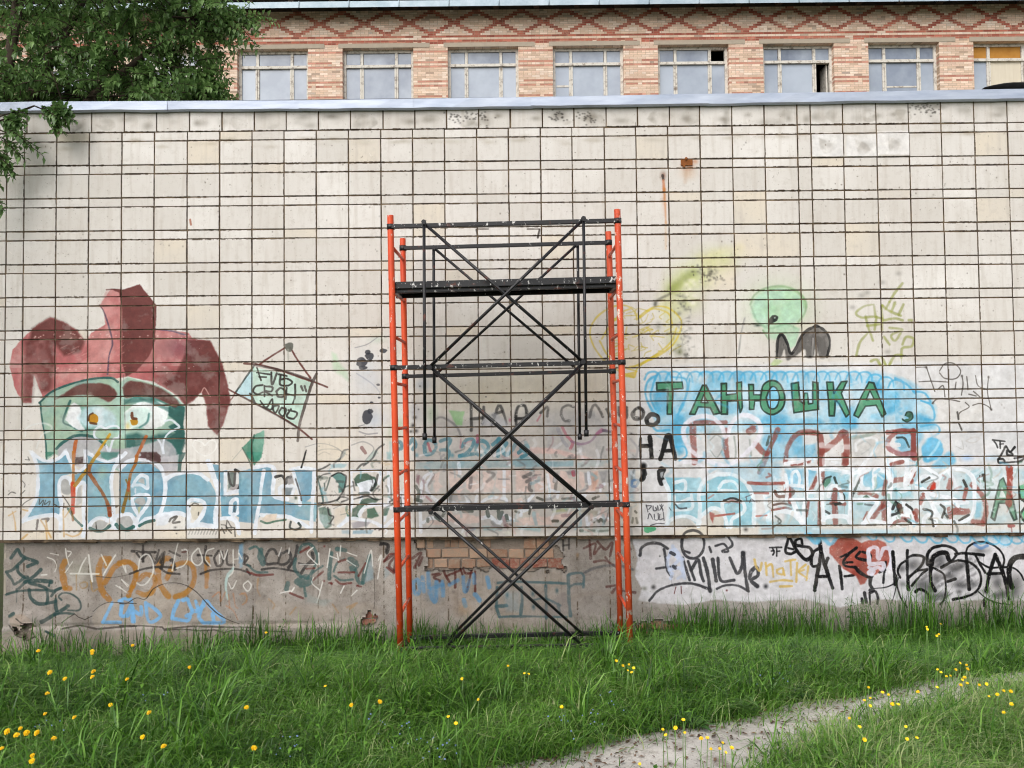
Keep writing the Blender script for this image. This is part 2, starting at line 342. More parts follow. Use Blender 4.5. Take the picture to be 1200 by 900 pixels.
F(RD, [(520, 155), (575, 160), (655, 134), (690, 180), (735, 235), (728, 400), (700, 470), (640, 540), (590, 568), (572, 500), (574, 250), (560, 175)], .93, 1.5); F(RD, [(150, 340), (235, 288), (300, 310), (360, 350), (400, 400), (380, 450), (300, 470), (265, 420), (200, 400), (130, 420)], .9, 4); F(RD, [(118, 400), (255, 400), (258, 520), (240, 640), (195, 640), (165, 560), (150, 690), (104, 690), (112, 520)], .8, 6, .2)
F(RD, [(880, 392), (985, 398), (1040, 500), (1068, 600), (1080, 680), (1050, 780), (1020, 840), (975, 800), (968, 700), (945, 640), (905, 680), (870, 705), (830, 655), (760, 600), (820, 560), (860, 480)], .93, 3, .1)
B('7d4a55', 840, 430, 90, 60, .7); B('6a3533', 800, 570, 110, 60, .7); B('824448', 760, 440, 60, 70, .35); B('8a4a48', 660, 480, 60, 60, .5)
S('5a4a5f', 2, [(466, 232), (485, 258), (510, 330), (528, 410), (512, 470), (505, 555)], .8); S('4c5070', 2, [(728, 345), (800, 352), (870, 372)], .6); S(RD, 1.6, [(500, 160), (540, 158), (580, 166)], .9)
for _ in range(60): B('e2c6bd', PR_.uniform(160, 900), PR_.choice([375, 385, 530]) + PR_.normal(0, 6), 5, 4, .8)
for _ in range(30): S('c9938e', 1, [(x_ := PR_.uniform(280, 560), y_ := PR_.uniform(430, 580)), (x_+30, y_-14)], .5)
S('d8b4ac', 1.4, [(945, 640), (960, 620), (985, 660)], .7)
# -- teal face under the cap
GR, TD = 'a6c0aa', '2f625d'
F(GR, [(185, 690), (240, 640), (330, 600), (420, 580), (520, 575), (560, 600), (600, 568), (720, 600), (800, 640), (868, 705), (860, 790), (868, 860), (830, 960), (740, 1010), (560, 1010), (420, 960), (330, 960), (260, 930), (215, 960), (215, 860), (195, 760)], .93, 1.2, .05, False, '83a9a0')
F('b6d3c8', [(520, 580), (560, 600), (600, 570), (590, 760), (620, 830), (560, 860), (500, 810), (530, 740)], .6, 6)
F(TD, [(868, 705), (862, 790), (870, 880), (835, 985), (770, 1000), (800, 900), (760, 870), (820, 830), (790, 800), (830, 780), (780, 740), (800, 690)], .93, 2); F('3d7a72', [(590, 690), (620, 670), (740, 680), (820, 720), (800, 700), (720, 660), (640, 650)], .8, 2); F(TD, [(590, 840), (640, 830), (700, 850), (740, 835), (830, 830), (740, 870), (690, 880), (640, 930), (590, 900)], .85, 4)
F('4a8580', [(310, 770), (360, 700), (470, 720), (540, 760), (545, 820), (480, 800), (420, 830), (370, 830)], .5, 6); S(TD, 2.4, [(330, 680), (310, 730), (298, 780), (340, 800), (385, 822)], .85, 1); S(TD, 2, [(190, 690), (200, 780), (215, 870), (220, 955)], .9); S(TD, 2.4, [(185, 690), (240, 640), (330, 602), (430, 578), (520, 573), (555, 592)], .95); S('cfe2d8', 1.5, [(600, 568), (720, 600), (800, 640), (868, 708)], .6)
F('6b3c37', [(262, 672), (310, 640), (370, 605), (430, 598), (500, 602), (545, 635), (545, 660), (510, 685), (480, 672), (430, 655), (350, 655), (290, 665)], .93, 2, .1, True); F('6b3c37', [(575, 620), (600, 590), (660, 592), (740, 615), (800, 650), (840, 690), (820, 712), (780, 690), (720, 665), (650, 655), (590, 665)], .93, 2, .1, True)
F('e6e6e8', [(305, 770), (340, 690), (380, 715), (378, 780), (400, 815), (360, 815)], .95, 1.5, 0, True); F('e9eaea', [(585, 735), (640, 690), (715, 685), (760, 690), (790, 720), (770, 790), (700, 815), (650, 800), (590, 815)], .92, 2, 0, True)
F('c8dde4', [(365, 760), (400, 715), (470, 705), (535, 740), (540, 800), (460, 805), (395, 800)], .85, 5, 0, True); F('cde2dc', [(585, 740), (640, 715), (700, 720), (710, 760), (660, 800), (600, 800)], .8, 4, 0, True); F('e8ebef', [(440, 720), (480, 715), (490, 790), (460, 800)], .6, 5)
S('4a807c', 2.2, [(700, 740), (690, 780), (655, 805)], .8, 1.5)
F('c08a1c', [(418, 752), (438, 738), (458, 750), (460, 776), (436, 790), (416, 776)], .95, 1, 0, True); S('5e3a22', 2, [(416, 772), (420, 748), (436, 738)], .9); S('5e3a22', 2.5, [(425, 783), (452, 788)], .8)
F('b98a20', [(610, 772), (630, 762), (648, 772), (642, 792), (620, 794)], .95, 1, 0, True); S('6e4026', 3, [(620, 738), (622, 760), (640, 765)], .9); B('d7c06a', 600, 800, 14, 22, .6)
F('b7b3b8', [(270, 900), (300, 870), (360, 845), (440, 850), (520, 900), (560, 905), (600, 900), (700, 880), (770, 860), (820, 900), (830, 960), (800, 1010), (560, 1000), (420, 1000), (290, 960)], .9, 2, .1, True); S(TD, 3, [(265, 905), (300, 872), (360, 843), (440, 850), (500, 890)], .9); F('5b3b3d', [(650, 945), (680, 925), (720, 928), (755, 950), (740, 975), (690, 965)], .9, 1.5, 0, True)
S('56534f', 1, [(580, 560), (585, 700), (590, 900)], .4)
K(0, 430, .11667)
S(WH, 2.6, [(990, 730), (950, 700), (955, 640), (1010, 600), (1060, 620), (1110, 600), (1180, 600), (1210, 650), (1190, 710), (1140, 730), (1100, 850), (1070, 790)], .9); S('dfe0dd', 2, [(255, 700), (270, 620), (350, 580), (450, 570), (520, 600), (510, 640), (430, 680), (390, 760), (370, 820)], .6, 1.2)
S('c99b2c', 3, [(1105, 680), (1040, 780), (960, 900)], .9); S('b8622a', 3.6, [(765, 745), (750, 830), (745, 910)], .9); F(WH, [(290, 840), (330, 840), (400, 900), (320, 905)], .7, 1.5); F(WH, [(630, 850), (670, 820), (690, 905), (600, 905)], .8, 1.5); F(WH, [(840, 830), (880, 830), (950, 890), (850, 905)], .8, 1.5)
K(120, 430, .11667)
S('b8622a', 4, [(440, 700), (400, 790), (345, 900)], .9); S(WH, 2.4, [(630, 545), (690, 535), (740, 570), (770, 610), (690, 650), (630, 710), (610, 800), (620, 870)], .9); S('eceae6', 1.6, [(905, 790), (930, 740), (1000, 760), (1030, 790), (1080, 745), (1130, 750), (1145, 800), (1110, 860), (1040, 895), (960, 860), (905, 790)], .7); S(WH, 2.4, [(560, 730), (590, 780), (610, 870)], .8)
F(TD, [(220, 330), (380, 320), (500, 325), (600, 380), (690, 420), (680, 460), (560, 400), (420, 345), (220, 380)], .6, 2)
# -- big pale-blue letters, left
K(0, 530, .125)
F(BL, [(325, 40), (380, 80), (480, 90), (560, 60), (615, 20), (660, 110), (680, 200), (600, 220), (550, 260), (545, 340), (570, 420), (580, 520), (560, 590), (480, 590), (350, 610), (210, 660), (260, 590), (320, 510), (350, 420), (365, 240), (350, 130)], .95, 1, .06, False, '86afbf'); F(BL, [(820, 30), (900, 55), (1000, 90), (1090, 75), (1150, 40), (1100, 120), (1060, 180), (1045, 300), (1060, 440), (1060, 600), (1000, 640), (940, 610), (880, 640), (825, 700), (825, 500), (815, 300), (710, 310), (700, 220), (780, 170)], .95, 1, .06, False, '84adb8'); B('a9c4a8', 960, 190, 60, 90, .5)
F('b1b0ae', [(560, 320), (580, 260), (620, 245), (660, 280), (670, 360), (650, 400), (590, 390)], .95, 1, 0, True); F('b5b4b2', [(700, 440), (720, 340), (765, 310), (765, 480), (720, 500)], .9, 1); F('b1b0ae', [(845, 700), (900, 650), (950, 640), (1010, 665), (960, 720), (880, 725)], .95, 1, 0, True); F('b1b0ae', [(1090, 680), (1110, 600), (1180, 580), (1240, 590), (1270, 650), (1230, 720), (1150, 725)], .95, 1, 0, True)
W_ = 4.6
S(WH, W_, [(310, 20), (345, 110), (358, 240), (350, 400), (300, 520), (215, 650)], .97); S(WH, 4, [(310, 20), (400, 75), (480, 85), (560, 55), (620, 5), (650, 70), (700, 150), (740, 180), (800, 140)], .95); S(WH, W_, [(215, 650), (330, 610), (480, 590), (540, 600), (570, 650), (570, 720)], .97); S(WH, W_, [(575, 700), (575, 500), (555, 380), (560, 280), (600, 235), (650, 250), (672, 300)], .97)
S(WH, W_, [(700, 470), (705, 380), (730, 310), (790, 290), (790, 400), (785, 560), (790, 690), (780, 790)], .97); S(WH, W_, [(800, 0), (810, 80), (800, 150)], .95); S(WH, W_, [(830, 700), (880, 640), (950, 615), (1010, 640), (1060, 640), (1090, 720)], .97); S(WH, W_, [(1130, 40), (1095, 110), (1060, 170), (1045, 300), (1055, 420), (1065, 560), (1060, 640)], .97); S(WH, 4, [(840, 20), (920, 65), (1020, 88), (1120, 60), (1180, 10)], .95); F(WH, [(1010, 720), (1050, 640), (1110, 720)], .95, 1); S(WH, 4, [(1070, 640), (1110, 590), (1200, 585)], .95)
S(TD, 3.4, [(845, 715), (900, 738), (970, 735), (1030, 690)], .9); S(TD, 4, [(1090, 680), (1130, 720), (1210, 730), (1250, 700)], .9); S('3f7069', 3, [(640, 530), (700, 620), (770, 690)], .85); F('4f3a39', [(710, 50), (780, 45), (778, 110), (700, 115)], .9, 1)
F('3f7f6a', [(425, 0), (520, 0), (460, 45), (430, 45)], .8, 1); F('3f7f74', [(940, 0), (1120, 0), (1100, 40), (1010, 75), (950, 50)], .7, 2)
S('b5772e', 3.2, [(690, 0), (690, 100), (690, 200), (690, 300)], .9); S('c4481f', 5, [(685, 300), (688, 400), (685, 500), (688, 570)], .92, 1.2); S('9a6a2a', 3, [(680, 560), (685, 640)], .8); S('b0862c', 4.2, [(930, 10), (880, 70), (830, 150), (760, 240), (705, 310)], .92); S('9b5a2c', 4.6, [(835, 195), (900, 290), (960, 380), (1005, 470), (1030, 590)], .92); S('8d4a2a', 4.6, [(1025, 520), (1030, 585)], .9); F('8f5a2e', [(815, 110), (860, 120), (850, 190), (830, 180)], .85, 1.5); S('a9682a', 3.2, [(1190, 240), (1195, 330), (1180, 440), (1160, 560)], .9)
for q in ([(210, 500), (240, 470), (320, 425)], [(375, 440), (370, 490), (410, 450), (400, 500)], [(430, 450), (420, 490), (470, 460), (460, 500)], [(590, 410), (650, 500), (680, 580)], [(600, 480), (595, 545)], [(510, 490), (560, 520)], [(200, 260), (235, 300), (230, 330)], [(80, 400), (110, 375), (150, 385)], [(235, 360), (210, 385)], [(240, 70), (280, 75)], [(265, 45), (275, 70)], [(900, 660), (905, 720)]): S('3b3833', 1.3, q, .8)
S('4a3733', 3, [(355, 640), (345, 720)], .85); S('4a3733', 2.4, [(395, 630), (455, 625), (440, 650)], .8)
for q in ([(85, 595), (150, 555)], [(120, 560), (140, 640), (150, 740)], [(215, 540), (260, 550)], [(385, 640), (430, 720), (470, 820)], [(430, 640), (450, 740), (480, 800)], [(595, 540), (600, 680), (600, 790)], [(610, 610), (660, 540)], [(620, 770), (680, 790), (740, 770), (770, 720)], [(260, 770), (220, 820)]): S('c9a25a', 2, q, .75, 1)
S('ddd9d3', 2, [(60, 230), (55, 310), (130, 350), (180, 410)], .6); S('ddd9d3', 2, [(180, 400), (200, 350), (290, 310), (300, 240), (240, 220)], .6)
K(140, 530, .125)
F(BL, [(20, 160), (80, 110), (180, 90), (300, 120), (390, 180), (430, 280), (425, 400), (400, 500), (350, 600), (180, 690), (150, 600), (0, 570), (0, 200)], .95, 1, .06, False, '83acbb'); F('729fb6', [(320, 330), (420, 350), (390, 520), (340, 600), (320, 560)], .6, 3); F(BL, [(450, 260), (520, 210), (640, 195), (760, 215), (860, 290), (910, 390), (925, 480), (900, 560), (890, 690), (740, 680), (800, 560), (800, 480), (650, 470), (640, 600), (560, 560), (480, 570), (400, 600), (440, 430)], .95, 1, .06, False, '7fabba'); F(BL, [(845, 110), (930, 120), (960, 220), (940, 330), (890, 250)], .9, 1)
S(WH, W_, [(10, 160), (80, 90), (190, 70), (320, 90), (400, 170), (432, 290), (425, 420), (390, 560), (330, 620)], .97); S(WH, W_, [(440, 255), (500, 215), (620, 190), (740, 200), (830, 260)], .97); S(WH, 6, [(830, 90), (870, 190), (920, 330), (925, 440), (905, 580), (910, 690)], .97); S(WH, W_, [(640, 700), (650, 560), (645, 470), (700, 445), (780, 465), (800, 520), (770, 600), (700, 690)], .97); S(WH, 5, [(380, 590), (480, 575), (560, 570), (620, 590)], .97); F(WH, [(350, 620), (420, 560), (500, 575), (560, 590), (420, 690), (350, 690)], .85, 2); S(WH, 5, [(650, 690), (760, 680), (900, 700)], .95); S(WH, W_, [(125, 320), (150, 270), (200, 220), (255, 235), (265, 290), (255, 340), (210, 310), (140, 310)], .97)
F('b1b0ae', [(175, 280), (190, 245), (235, 245), (235, 300)], .95, 1); S(WH, W_, [(120, 430), (180, 400), (260, 405), (280, 450), (240, 530), (180, 610), (150, 700)], .97); S(WH, 4.4, [(120, 430), (130, 500), (170, 580)], .97); F('a9a8a6', [(135, 470), (170, 430), (230, 430), (245, 480), (200, 500)], .95, 1, 0, True); F('b8b78f', [(170, 515), (205, 510), (185, 580)], .9, 1); S(WH, W_, [(0, 600), (50, 580), (110, 590), (140, 640), (150, 720)], .97); F('b1b0ae', [(10, 660), (40, 610), (100, 610), (130, 660), (100, 700), (30, 700)], .95, 1, 0, True); S(TD, 4, [(10, 690), (60, 725), (130, 700)], .9); S(WH, 4.4, [(180, 690), (240, 630), (330, 610)], .97); S(TD, 3.4, [(190, 690), (260, 655), (330, 640)], .9)
F('d3cbb9', [(665, 560), (680, 490), (770, 500), (790, 520), (720, 640), (690, 630)], .8, 1); S('3d3a30', 1.6, [(660, 510), (700, 480), (740, 490)], .8); S('4a4640', 2.4, [(470, 650), (490, 620), (540, 605), (500, 660), (565, 655)], .85); B('2c2a28', 525, 705, 18, 14, .95); B('2c2a28', 535, 763, 10, 9, .9); S('44403a', 1.3, [(745, 565), (740, 590)], .8); S(WH, 2.6, [(150, 345), (150, 375)], .9)
F('5b4342', [(190, 0), (350, 0), (390, 40), (370, 100), (310, 90), (220, 50)], .9, 1.5); F(TD, [(565, 0), (625, 0), (590, 90), (575, 180), (540, 180), (550, 100)], .9, 1); F('c3c0c4', [(390, 50), (560, 20), (545, 190), (430, 220), (400, 120)], .8, 1.5)
S('a9682a', 4, [(170, 40), (150, 110), (110, 190), (95, 260)], .9); S('8b6a2a', 4, [(95, 260), (75, 380), (50, 470), (35, 560)], .9); S('8b6a2a', 2.6, [(65, 260), (95, 340), (95, 440)], .85); S('b5501f', 4, [(90, 280), (85, 360)], .8)
F(BL, [(950, 180), (1010, 170), (1000, 400), (1040, 600), (960, 610), (945, 400)], .93, 1); F('d8d8d8', [(1010, 170), (1190, 130), (1190, 370), (1010, 390)], .8, 1.5); F('4a5f58', [(1020, 200), (1075, 180), (1080, 300), (1020, 350)], .8, 1.5); F('9a9292', [(1020, 350), (1080, 300), (1140, 300), (1130, 370)], .85, 1.5); S(BK, 2.6, [(1020, 200), (1040, 290), (1075, 310), (1085, 170)], .9); S(BK, 2.6, [(1085, 165), (1130, 200), (1130, 300), (1100, 370)], .85); F(BL, [(960, 420), (1200, 390), (1200, 650), (1100, 600), (960, 600)], .93, 1, .06, False, '86b0ba'); S(WH, W_, [(1040, 570), (1050, 470), (1090, 440), (1120, 470), (1110, 560), (1060, 590)], .97); F('4f6470', [(1065, 565), (1070, 500), (1090, 495), (1090, 565)], .9, 1); S(WH, W_, [(1000, 400), (1080, 370), (1190, 365)], .97); S(WH, 4, [(995, 200), (990, 400)], .97); S(WH, 5, [(950, 625), (1040, 620), (1100, 660), (1120, 760)], .97); S(WH, 4, [(1150, 470), (1190, 420)], .95)
for q in ([(955, 680), (1000, 690), (1000, 740)], [(1010, 640), (1005, 700), (1050, 710)], [(1020, 650), (1050, 700), (1080, 710)], [(960, 710), (985, 760)], [(1080, 720), (1085, 790)], [(1000, 700), (1050, 760)]): S('3d3832', 1.6, q, .8)
for x_ in range(640, 900, 28): S('5a5650', 1, [(x_+30, 720), (x_+10, 770)], .5)
K(280, 530, .16667)
F('6fa3a0', [(45, 0), (160, 0), (150, 60), (80, 60)], .85, 1); F(BL, [(0, 140), (100, 110), (220, 100), (240, 200), (230, 310), (340, 320), (560, 360), (540, 490), (420, 470), (260, 440), (150, 450), (110, 500), (0, 490)], .93, 1, .06, False, '84aeb9'); F(BL, [(370, 120), (520, 130), (530, 300), (460, 360), (420, 300), (400, 210)], .93, 1)
F('d8d5d0', [(250, 170), (370, 150), (420, 280), (430, 370), (330, 350), (300, 300), (240, 300)], .85, 1); S(WH, 4.4, [(100, 110), (200, 95), (250, 120), (245, 200), (240, 300), (300, 330), (340, 330)], .97); S(WH, 4.2, [(175, 130), (160, 220), (150, 330), (130, 440), (110, 570)], .97); S(WH, 4.4, [(380, 120), (400, 200), (425, 290), (430, 370)], .97); S(WH, 4.6, [(530, 130), (525, 250), (515, 380), (510, 560)], .97); S(WH, 4, [(360, 120), (440, 110), (540, 125)], .95); S(WH, 4.6, [(160, 440), (260, 450), (350, 455), (420, 490), (490, 530)], .97); S(WH, 4.4, [(290, 310), (290, 250), (340, 240), (390, 250), (370, 300)], .95); F('d9c9b9', [(160, 470), (200, 440), (270, 430), (260, 480), (190, 500)], .9, 1)
S('2f6a52', 2.4, [(155, 485), (200, 500), (260, 485), (330, 475)], .9); S('2b3a36', 2.6, [(365, 490), (360, 530), (400, 545), (435, 525), (420, 500)], .9); S(BK, 3, [(258, 175), (300, 165), (320, 190), (330, 220), (340, 180), (365, 175)], .9); F('8d8a8c', [(330, 200), (370, 150), (390, 220), (350, 230)], .7, 1.5); F('6d7d86', [(320, 250), (380, 250), (360, 300), (330, 310)], .8, 1.5); S(BK, 2, [(400, 190), (430, 290), (440, 340)], .7); B('3c4a3a', 400, 322, 12, 14, .9); S('3d3833', 2, [(470, 0), (455, 60), (440, 108)], .85)
S(TL, 2.4, [(552, 190), (580, 280), (590, 355), (560, 380)], .9); S(BK, 1.6, [(555, 190), (590, 160), (640, 150)], .7); S('43564f', 2, [(600, 220), (610, 270), (640, 180)], .8); F('4f8580', [(650, 165), (690, 145), (720, 145), (755, 175), (745, 250), (730, 280), (700, 290), (700, 220)], .9, 1); S(BK, 2.2, [(650, 170), (700, 145), (740, 160), (755, 180), (740, 260), (710, 310), (690, 335), (620, 355), (560, 360)], .85); S(BK, 2.2, [(690, 340), (720, 315), (770, 330), (720, 350)], .8); S('2f4d45', 2, [(750, 245), (775, 235)], .8)
F('3f6a5c', [(560, 390), (600, 385), (640, 400), (655, 450), (650, 520), (610, 540), (570, 480)], .8, 1.5); F(WH, [(555, 430), (620, 440), (640, 500), (610, 530), (560, 500)], .7, 2, .4); S(BK, 2, [(625, 390), (635, 440), (665, 455), (640, 500)], .85); S(BK, 2, [(550, 130), (600, 110), (640, 85)], .8); F('8fb6c0', [(640, 90), (700, 80), (760, 85), (740, 110), (650, 115)], .7, 2); S('3b3a3b', 2.4, [(830, 120), (860, 90), (890, 80)], .8); S('8e9fa0', 3, [(680, 70), (730, 30), (745, 0)], .6, 1.5); S('9fb8b0', 5, [(900, 70), (930, 30), (960, 0)], .6, 2)
F('2f5a47', [(805, 190), (840, 155), (900, 150), (960, 180), (975, 230), (940, 280), (890, 270), (850, 240), (820, 240)], .9, 1.2); F(WH, [(825, 220), (880, 205), (950, 190), (960, 215), (930, 245), (930, 290), (870, 290), (860, 260), (835, 240)], .95, 1); S(WH, 4, [(855, 240), (860, 330), (840, 450)], .95); S(BK, 2.4, [(800, 210), (815, 270)], .8); S(WH, 3.4, [(790, 130), (795, 350), (770, 450)], .9); S(WH, 3.6, [(790, 135), (900, 130), (990, 140), (985, 220)], .9); S(BK, 2.4, [(930, 270), (960, 220), (975, 160)], .7)
F('2f5a47', [(800, 400), (840, 370), (870, 330), (940, 320), (990, 330), (940, 370), (850, 400), (840, 470), (790, 475)], .85, 1.5); F('3b6650', [(900, 400), (950, 390), (985, 450), (930, 470), (900, 460)], .9, 1.5); F('a39a90', [(860, 430), (900, 410), (900, 470), (870, 465)], .8, 1.5); S(WH, 5, [(850, 440), (880, 390), (940, 370), (1020, 370), (1080, 395)], .95); S(BK, 2, [(810, 330), (900, 310), (960, 335), (1010, 330)], .8); F('8f8a94', [(790, 500), (850, 480), (930, 490), (900, 520), (800, 540)], .7, 2); S(WH, 4, [(710, 520), (780, 470), (860, 475), (940, 490), (1000, 520)], .93); F(BL, [(800, 550), (950, 545), (930, 575), (800, 575)], .7, 1.5); F(BL, [(720, 550), (780, 545), (780, 575), (725, 575)], .5, 2); B('4a2c2a', 985, 547, 9, 9, .9); S(WH, 4, [(700, 520), (750, 480), (770, 430)], .9); F('cbb9a0', [(670, 400), (770, 380), (760, 450), (670, 520)], .4, 3)
S('3b3f3a', 2, [(1010, 200), (1060, 180), (1070, 330)], .7); S(WH, 4, [(1050, 140), (1055, 250), (1050, 380), (1020, 480)], .9); F('3a6050', [(1010, 400), (1060, 390), (1040, 440), (1015, 450)], .8, 1.5); S(BK, 2.6, [(1060, 350), (1110, 320), (1180, 330)], .8); S(WH, 3.4, [(1140, 280), (1150, 380), (1150, 480)], .8); S(BK, 3, [(1140, 300), (1140, 420)], .6); F('7fb0b5', [(1040, 0), (1070, 0), (1070, 60), (1040, 50)], .6, 2); S(WH, 4, [(1020, 530), (1090, 470), (1180, 430)], .8); S('3b3833', 1.4, [(560, 20), (600, 0), (640, 15)], .3)
S('777a78', 1.4, [(540, 560-560), (600, -20), (700, -15), (760, 20)], .4); S('b5b0a5', 1.2, [(330, 0), (400, 10)], .3)
K(250, 380, .2); F('3f8a74', [(170, 725), (240, 650), (298, 620), (300, 680), (285, 780), (240, 830), (215, 800)], .92, 1.2, .1, False, '6aa893'); S('2c5f50', 2, [(240, 650), (225, 720), (235, 800)], .8); S('2c5f50', 1.6, [(170, 725), (210, 800), (225, 850)], .8); S('8f9a92', 1, [(170, 730), (110, 800)], .5); S(BK, 2, [(545, 740), (530, 790), (515, 840)], .85); S('7a7d80', 1.4, [(540, 720), (620, 700), (700, 715), (760, 760), (720, 810)], .5); S('7a7d80', 1.4, [(810, 710), (880, 690), (940, 730), (890, 800)], .5); S('4a4d50', 2.2, [(1000, 705), (960, 735), (930, 790), (880, 830)], .8); S('7a3a3a', 4, [(870, 725), (890, 755)], .7); S('5c6063', 2, [(790, 735), (760, 745), (740, 800)], .7); F('8fc0c0', [(1030, 690), (1090, 680), (1110, 720), (1080, 780), (1030, 790)], .6, 2, .3)
# -- middle of the wall, behind the scaffold
K(460, 440, .13333)
F('8fbf86', [(490, 310), (630, 320), (610, 440), (560, 440)], .8, 2, .1); B('9fc09a', 340, 340, 60, 90, .5); B('a9c79f', 70, 430, 60, 60, .5); B('8fa3bd', 260, 80, 90, 60, .5); B('8a97ad', 200, 330, 90, 120, .4)
for x_, y_, r_ in ((240, 97, 10), (200, 255, 10), (228, 300, 10), (195, 372, 22), (180, 440, 26), (205, 490, 30), (160, 495, 22), (275, 262, 9), (820, 190, 8)): B('26272c', x_, y_, r_, r_*.9, .9)
BKS = '2c2a2a'
for q in ([(690, 260), (690, 350), (692, 450), (690, 485)], [(690, 385), (790, 375)], [(800, 280), (800, 340), (790, 420)], [(870, 440), (900, 350), (935, 265), (970, 320), (1000, 430)], [(1085, 430), (1085, 340), (1110, 275), (1160, 270), (1180, 330)], [(1085, 385), (1190, 370)], [(880, 350), (960, 320)]): S(BKS, 3.4, q, .78, 1.2, False, .3)
F('b2b3b8', [(770, 440), (800, 380), (880, 330), (960, 370), (1010, 450)], .8, 3, .2, True); S('5d5d63', 2.4, [(370, 390), (420, 370), (480, 390), (560, 450), (600, 530)], .5, 1.5)
TQ = '4d8796'
for q in ([(20, 600), (70, 590), (80, 640), (50, 650)], [(150, 600), (180, 560), (200, 610), (180, 650)], [(280, 620), (310, 570), (370, 590), (380, 640), (340, 690), (290, 690), (280, 620)], [(420, 580), (480, 560), (510, 570), (480, 640), (500, 680), (480, 730)], [(420, 658), (470, 655)], [(610, 630), (650, 570), (710, 570), (700, 630), (640, 690), (590, 710)], [(590, 710), (720, 690)], [(730, 640), (760, 580), (820, 590), (840, 640), (790, 700), (740, 690), (730, 640)], [(880, 610), (940, 560)], [(930, 560), (925, 710)], [(1000, 600), (970, 650), (990, 700), (1040, 670), (1090, 590)], [(1130, 640), (1180, 620), (1190, 680), (1120, 720)]): S(TQ, 4.2, q, .78, 1, False, .25)
for x_, y_ in ((210, 700), (522, 705)): B(TQ, x_, y_, 22, 24, .9)
S('b35a66', 3, [(310, 600), (335, 665)], .7); S('b34a6a', 3, [(745, 530), (745, 590)], .6); S('b36a7a', 2, [(600, 560), (595, 640)], .5); S('b36a7a', 2, [(630, 600), (700, 570)], .4); B('b04a6a', 1030, 395, 14, 20, .6); F('c9b6b2', [(1040, 640), (1100, 560), (1190, 540), (1210, 700), (1060, 740)], .4, 4)
K(600, 440, .13333)
for q in ([(30, 400), (35, 310), (60, 270), (110, 275), (125, 340), (120, 385)], [(30, 385), (125, 375)], [(250, 330), (310, 280), (310, 360)], [(430, 350), (440, 290), (490, 265), (540, 280)], [(430, 350), (460, 400), (500, 400)], [(680, 370), (700, 290), (730, 260), (770, 310), (795, 365)], [(935, 280), (935, 340), (960, 370), (1000, 370), (1000, 280)], [(1070, 350), (1080, 300), (1130, 290), (1155, 330), (1130, 375), (1080, 370)], [(830, 300), (860, 360)]): S(BKS, 3.2, q, .72, 1.3, False, .35)
F('adadb0', [(300, 330), (420, 320), (480, 300), (560, 320), (660, 300), (760, 340), (830, 420), (830, 720), (560, 720), (420, 640), (300, 640)], .5, 5, .4); S('b36a78', 3.4, [(440, 455), (480, 530), (530, 590), (510, 650)], .7); S('8a6a86', 3, [(520, 580), (600, 605), (690, 580), (740, 520), (800, 485), (860, 490)], .6); S('a86a86', 4, [(745, 515), (790, 480)], .6); S('9a9aa2', 4, [(400, 470), (440, 560), (480, 620)], .6); S('b76a7a', 2, [(220, 400), (250, 350)], .6); S('5a5660', 3, [(800, 485), (860, 500)], .6)
F('d6b9b3', [(0, 700), (60, 650), (200, 630), (400, 650), (560, 690), (700, 730), (560, 740), (400, 690), (200, 690), (60, 730)], .85, 2, .1); F('85a9b4', [(0, 750), (120, 700), (220, 760), (540, 750), (540, 800), (0, 810)], .75, 2, .2); F('8fb0b8', [(560, 770), (700, 740), (820, 760), (800, 800), (570, 810)], .5, 3, .4); S(TQ, 4, [(60, 680), (90, 660), (130, 690), (80, 720)], .8)
F('2a2a2c', [(1130, 610), (1200, 605), (1200, 640), (1130, 635)], .9, 1); B(BK, 1155, 795, 26, 22, .95); B(BK, 1045, 515, 16, 12, .7); S('9a98a0', 3, [(1040, 560), (1100, 640), (1090, 720)], .5, 1.5)
K(460, 530, .13333)
PKL = 'd6c1b9'
F('85a9b3', [(200, 90), (460, 80), (760, 75), (1040, 75), (1040, 135), (760, 140), (480, 145), (200, 150)], .6, 2, .3)
for q in ([(350, 200), (420, 170), (400, 260), (440, 300), (380, 360), (350, 280)], [(490, 170), (590, 160), (640, 240), (700, 160), (770, 170), (760, 350), (680, 360), (640, 300), (590, 360), (500, 300)], [(790, 170), (860, 170), (850, 210), (900, 260), (870, 350), (800, 350)], [(920, 160), (1040, 160), (1040, 350), (960, 360), (900, 300)], [(1080, 160), (1200, 165), (1200, 350), (1080, 350)], [(480, 560), (640, 540), (760, 570), (760, 620), (560, 640), (490, 600)], [(300, 640), (380, 560), (480, 600), (480, 640)]): F(PKL, q, .9, 1.6, .2)
for q in ([(840, 170), (890, 200), (830, 260)], [(690, 230), (680, 310)], [(1140, 210), (1200, 240)], [(300, 300), (340, 250), (360, 200)]): S('6f6a6a', 4, q, .65, 1.6)
for q in ([(250, 420), (250, 320), (280, 220), (340, 180)], [(350, 200), (300, 280), (310, 350), (390, 430)], [(580, 100), (590, 190)], [(640, 380), (670, 440)], [(740, 390), (730, 440)], [(780, 440), (860, 400), (980, 410), (1000, 430)], [(980, 160), (980, 400)], [(270, 620), (330, 580), (440, 590)], [(240, 440), (250, 700)], [(780, 580), (860, 570), (920, 620), (960, 540)], [(1120, 560), (1140, 500)], [(480, 430), (560, 450), (640, 440)], [(70, 380), (100, 330), (150, 340)], [(90, 400), (100, 500), (90, 590)], [(940, 620), (980, 560), (1060, 600)]): S(WH, 4, q, .8, 1, False, .2)
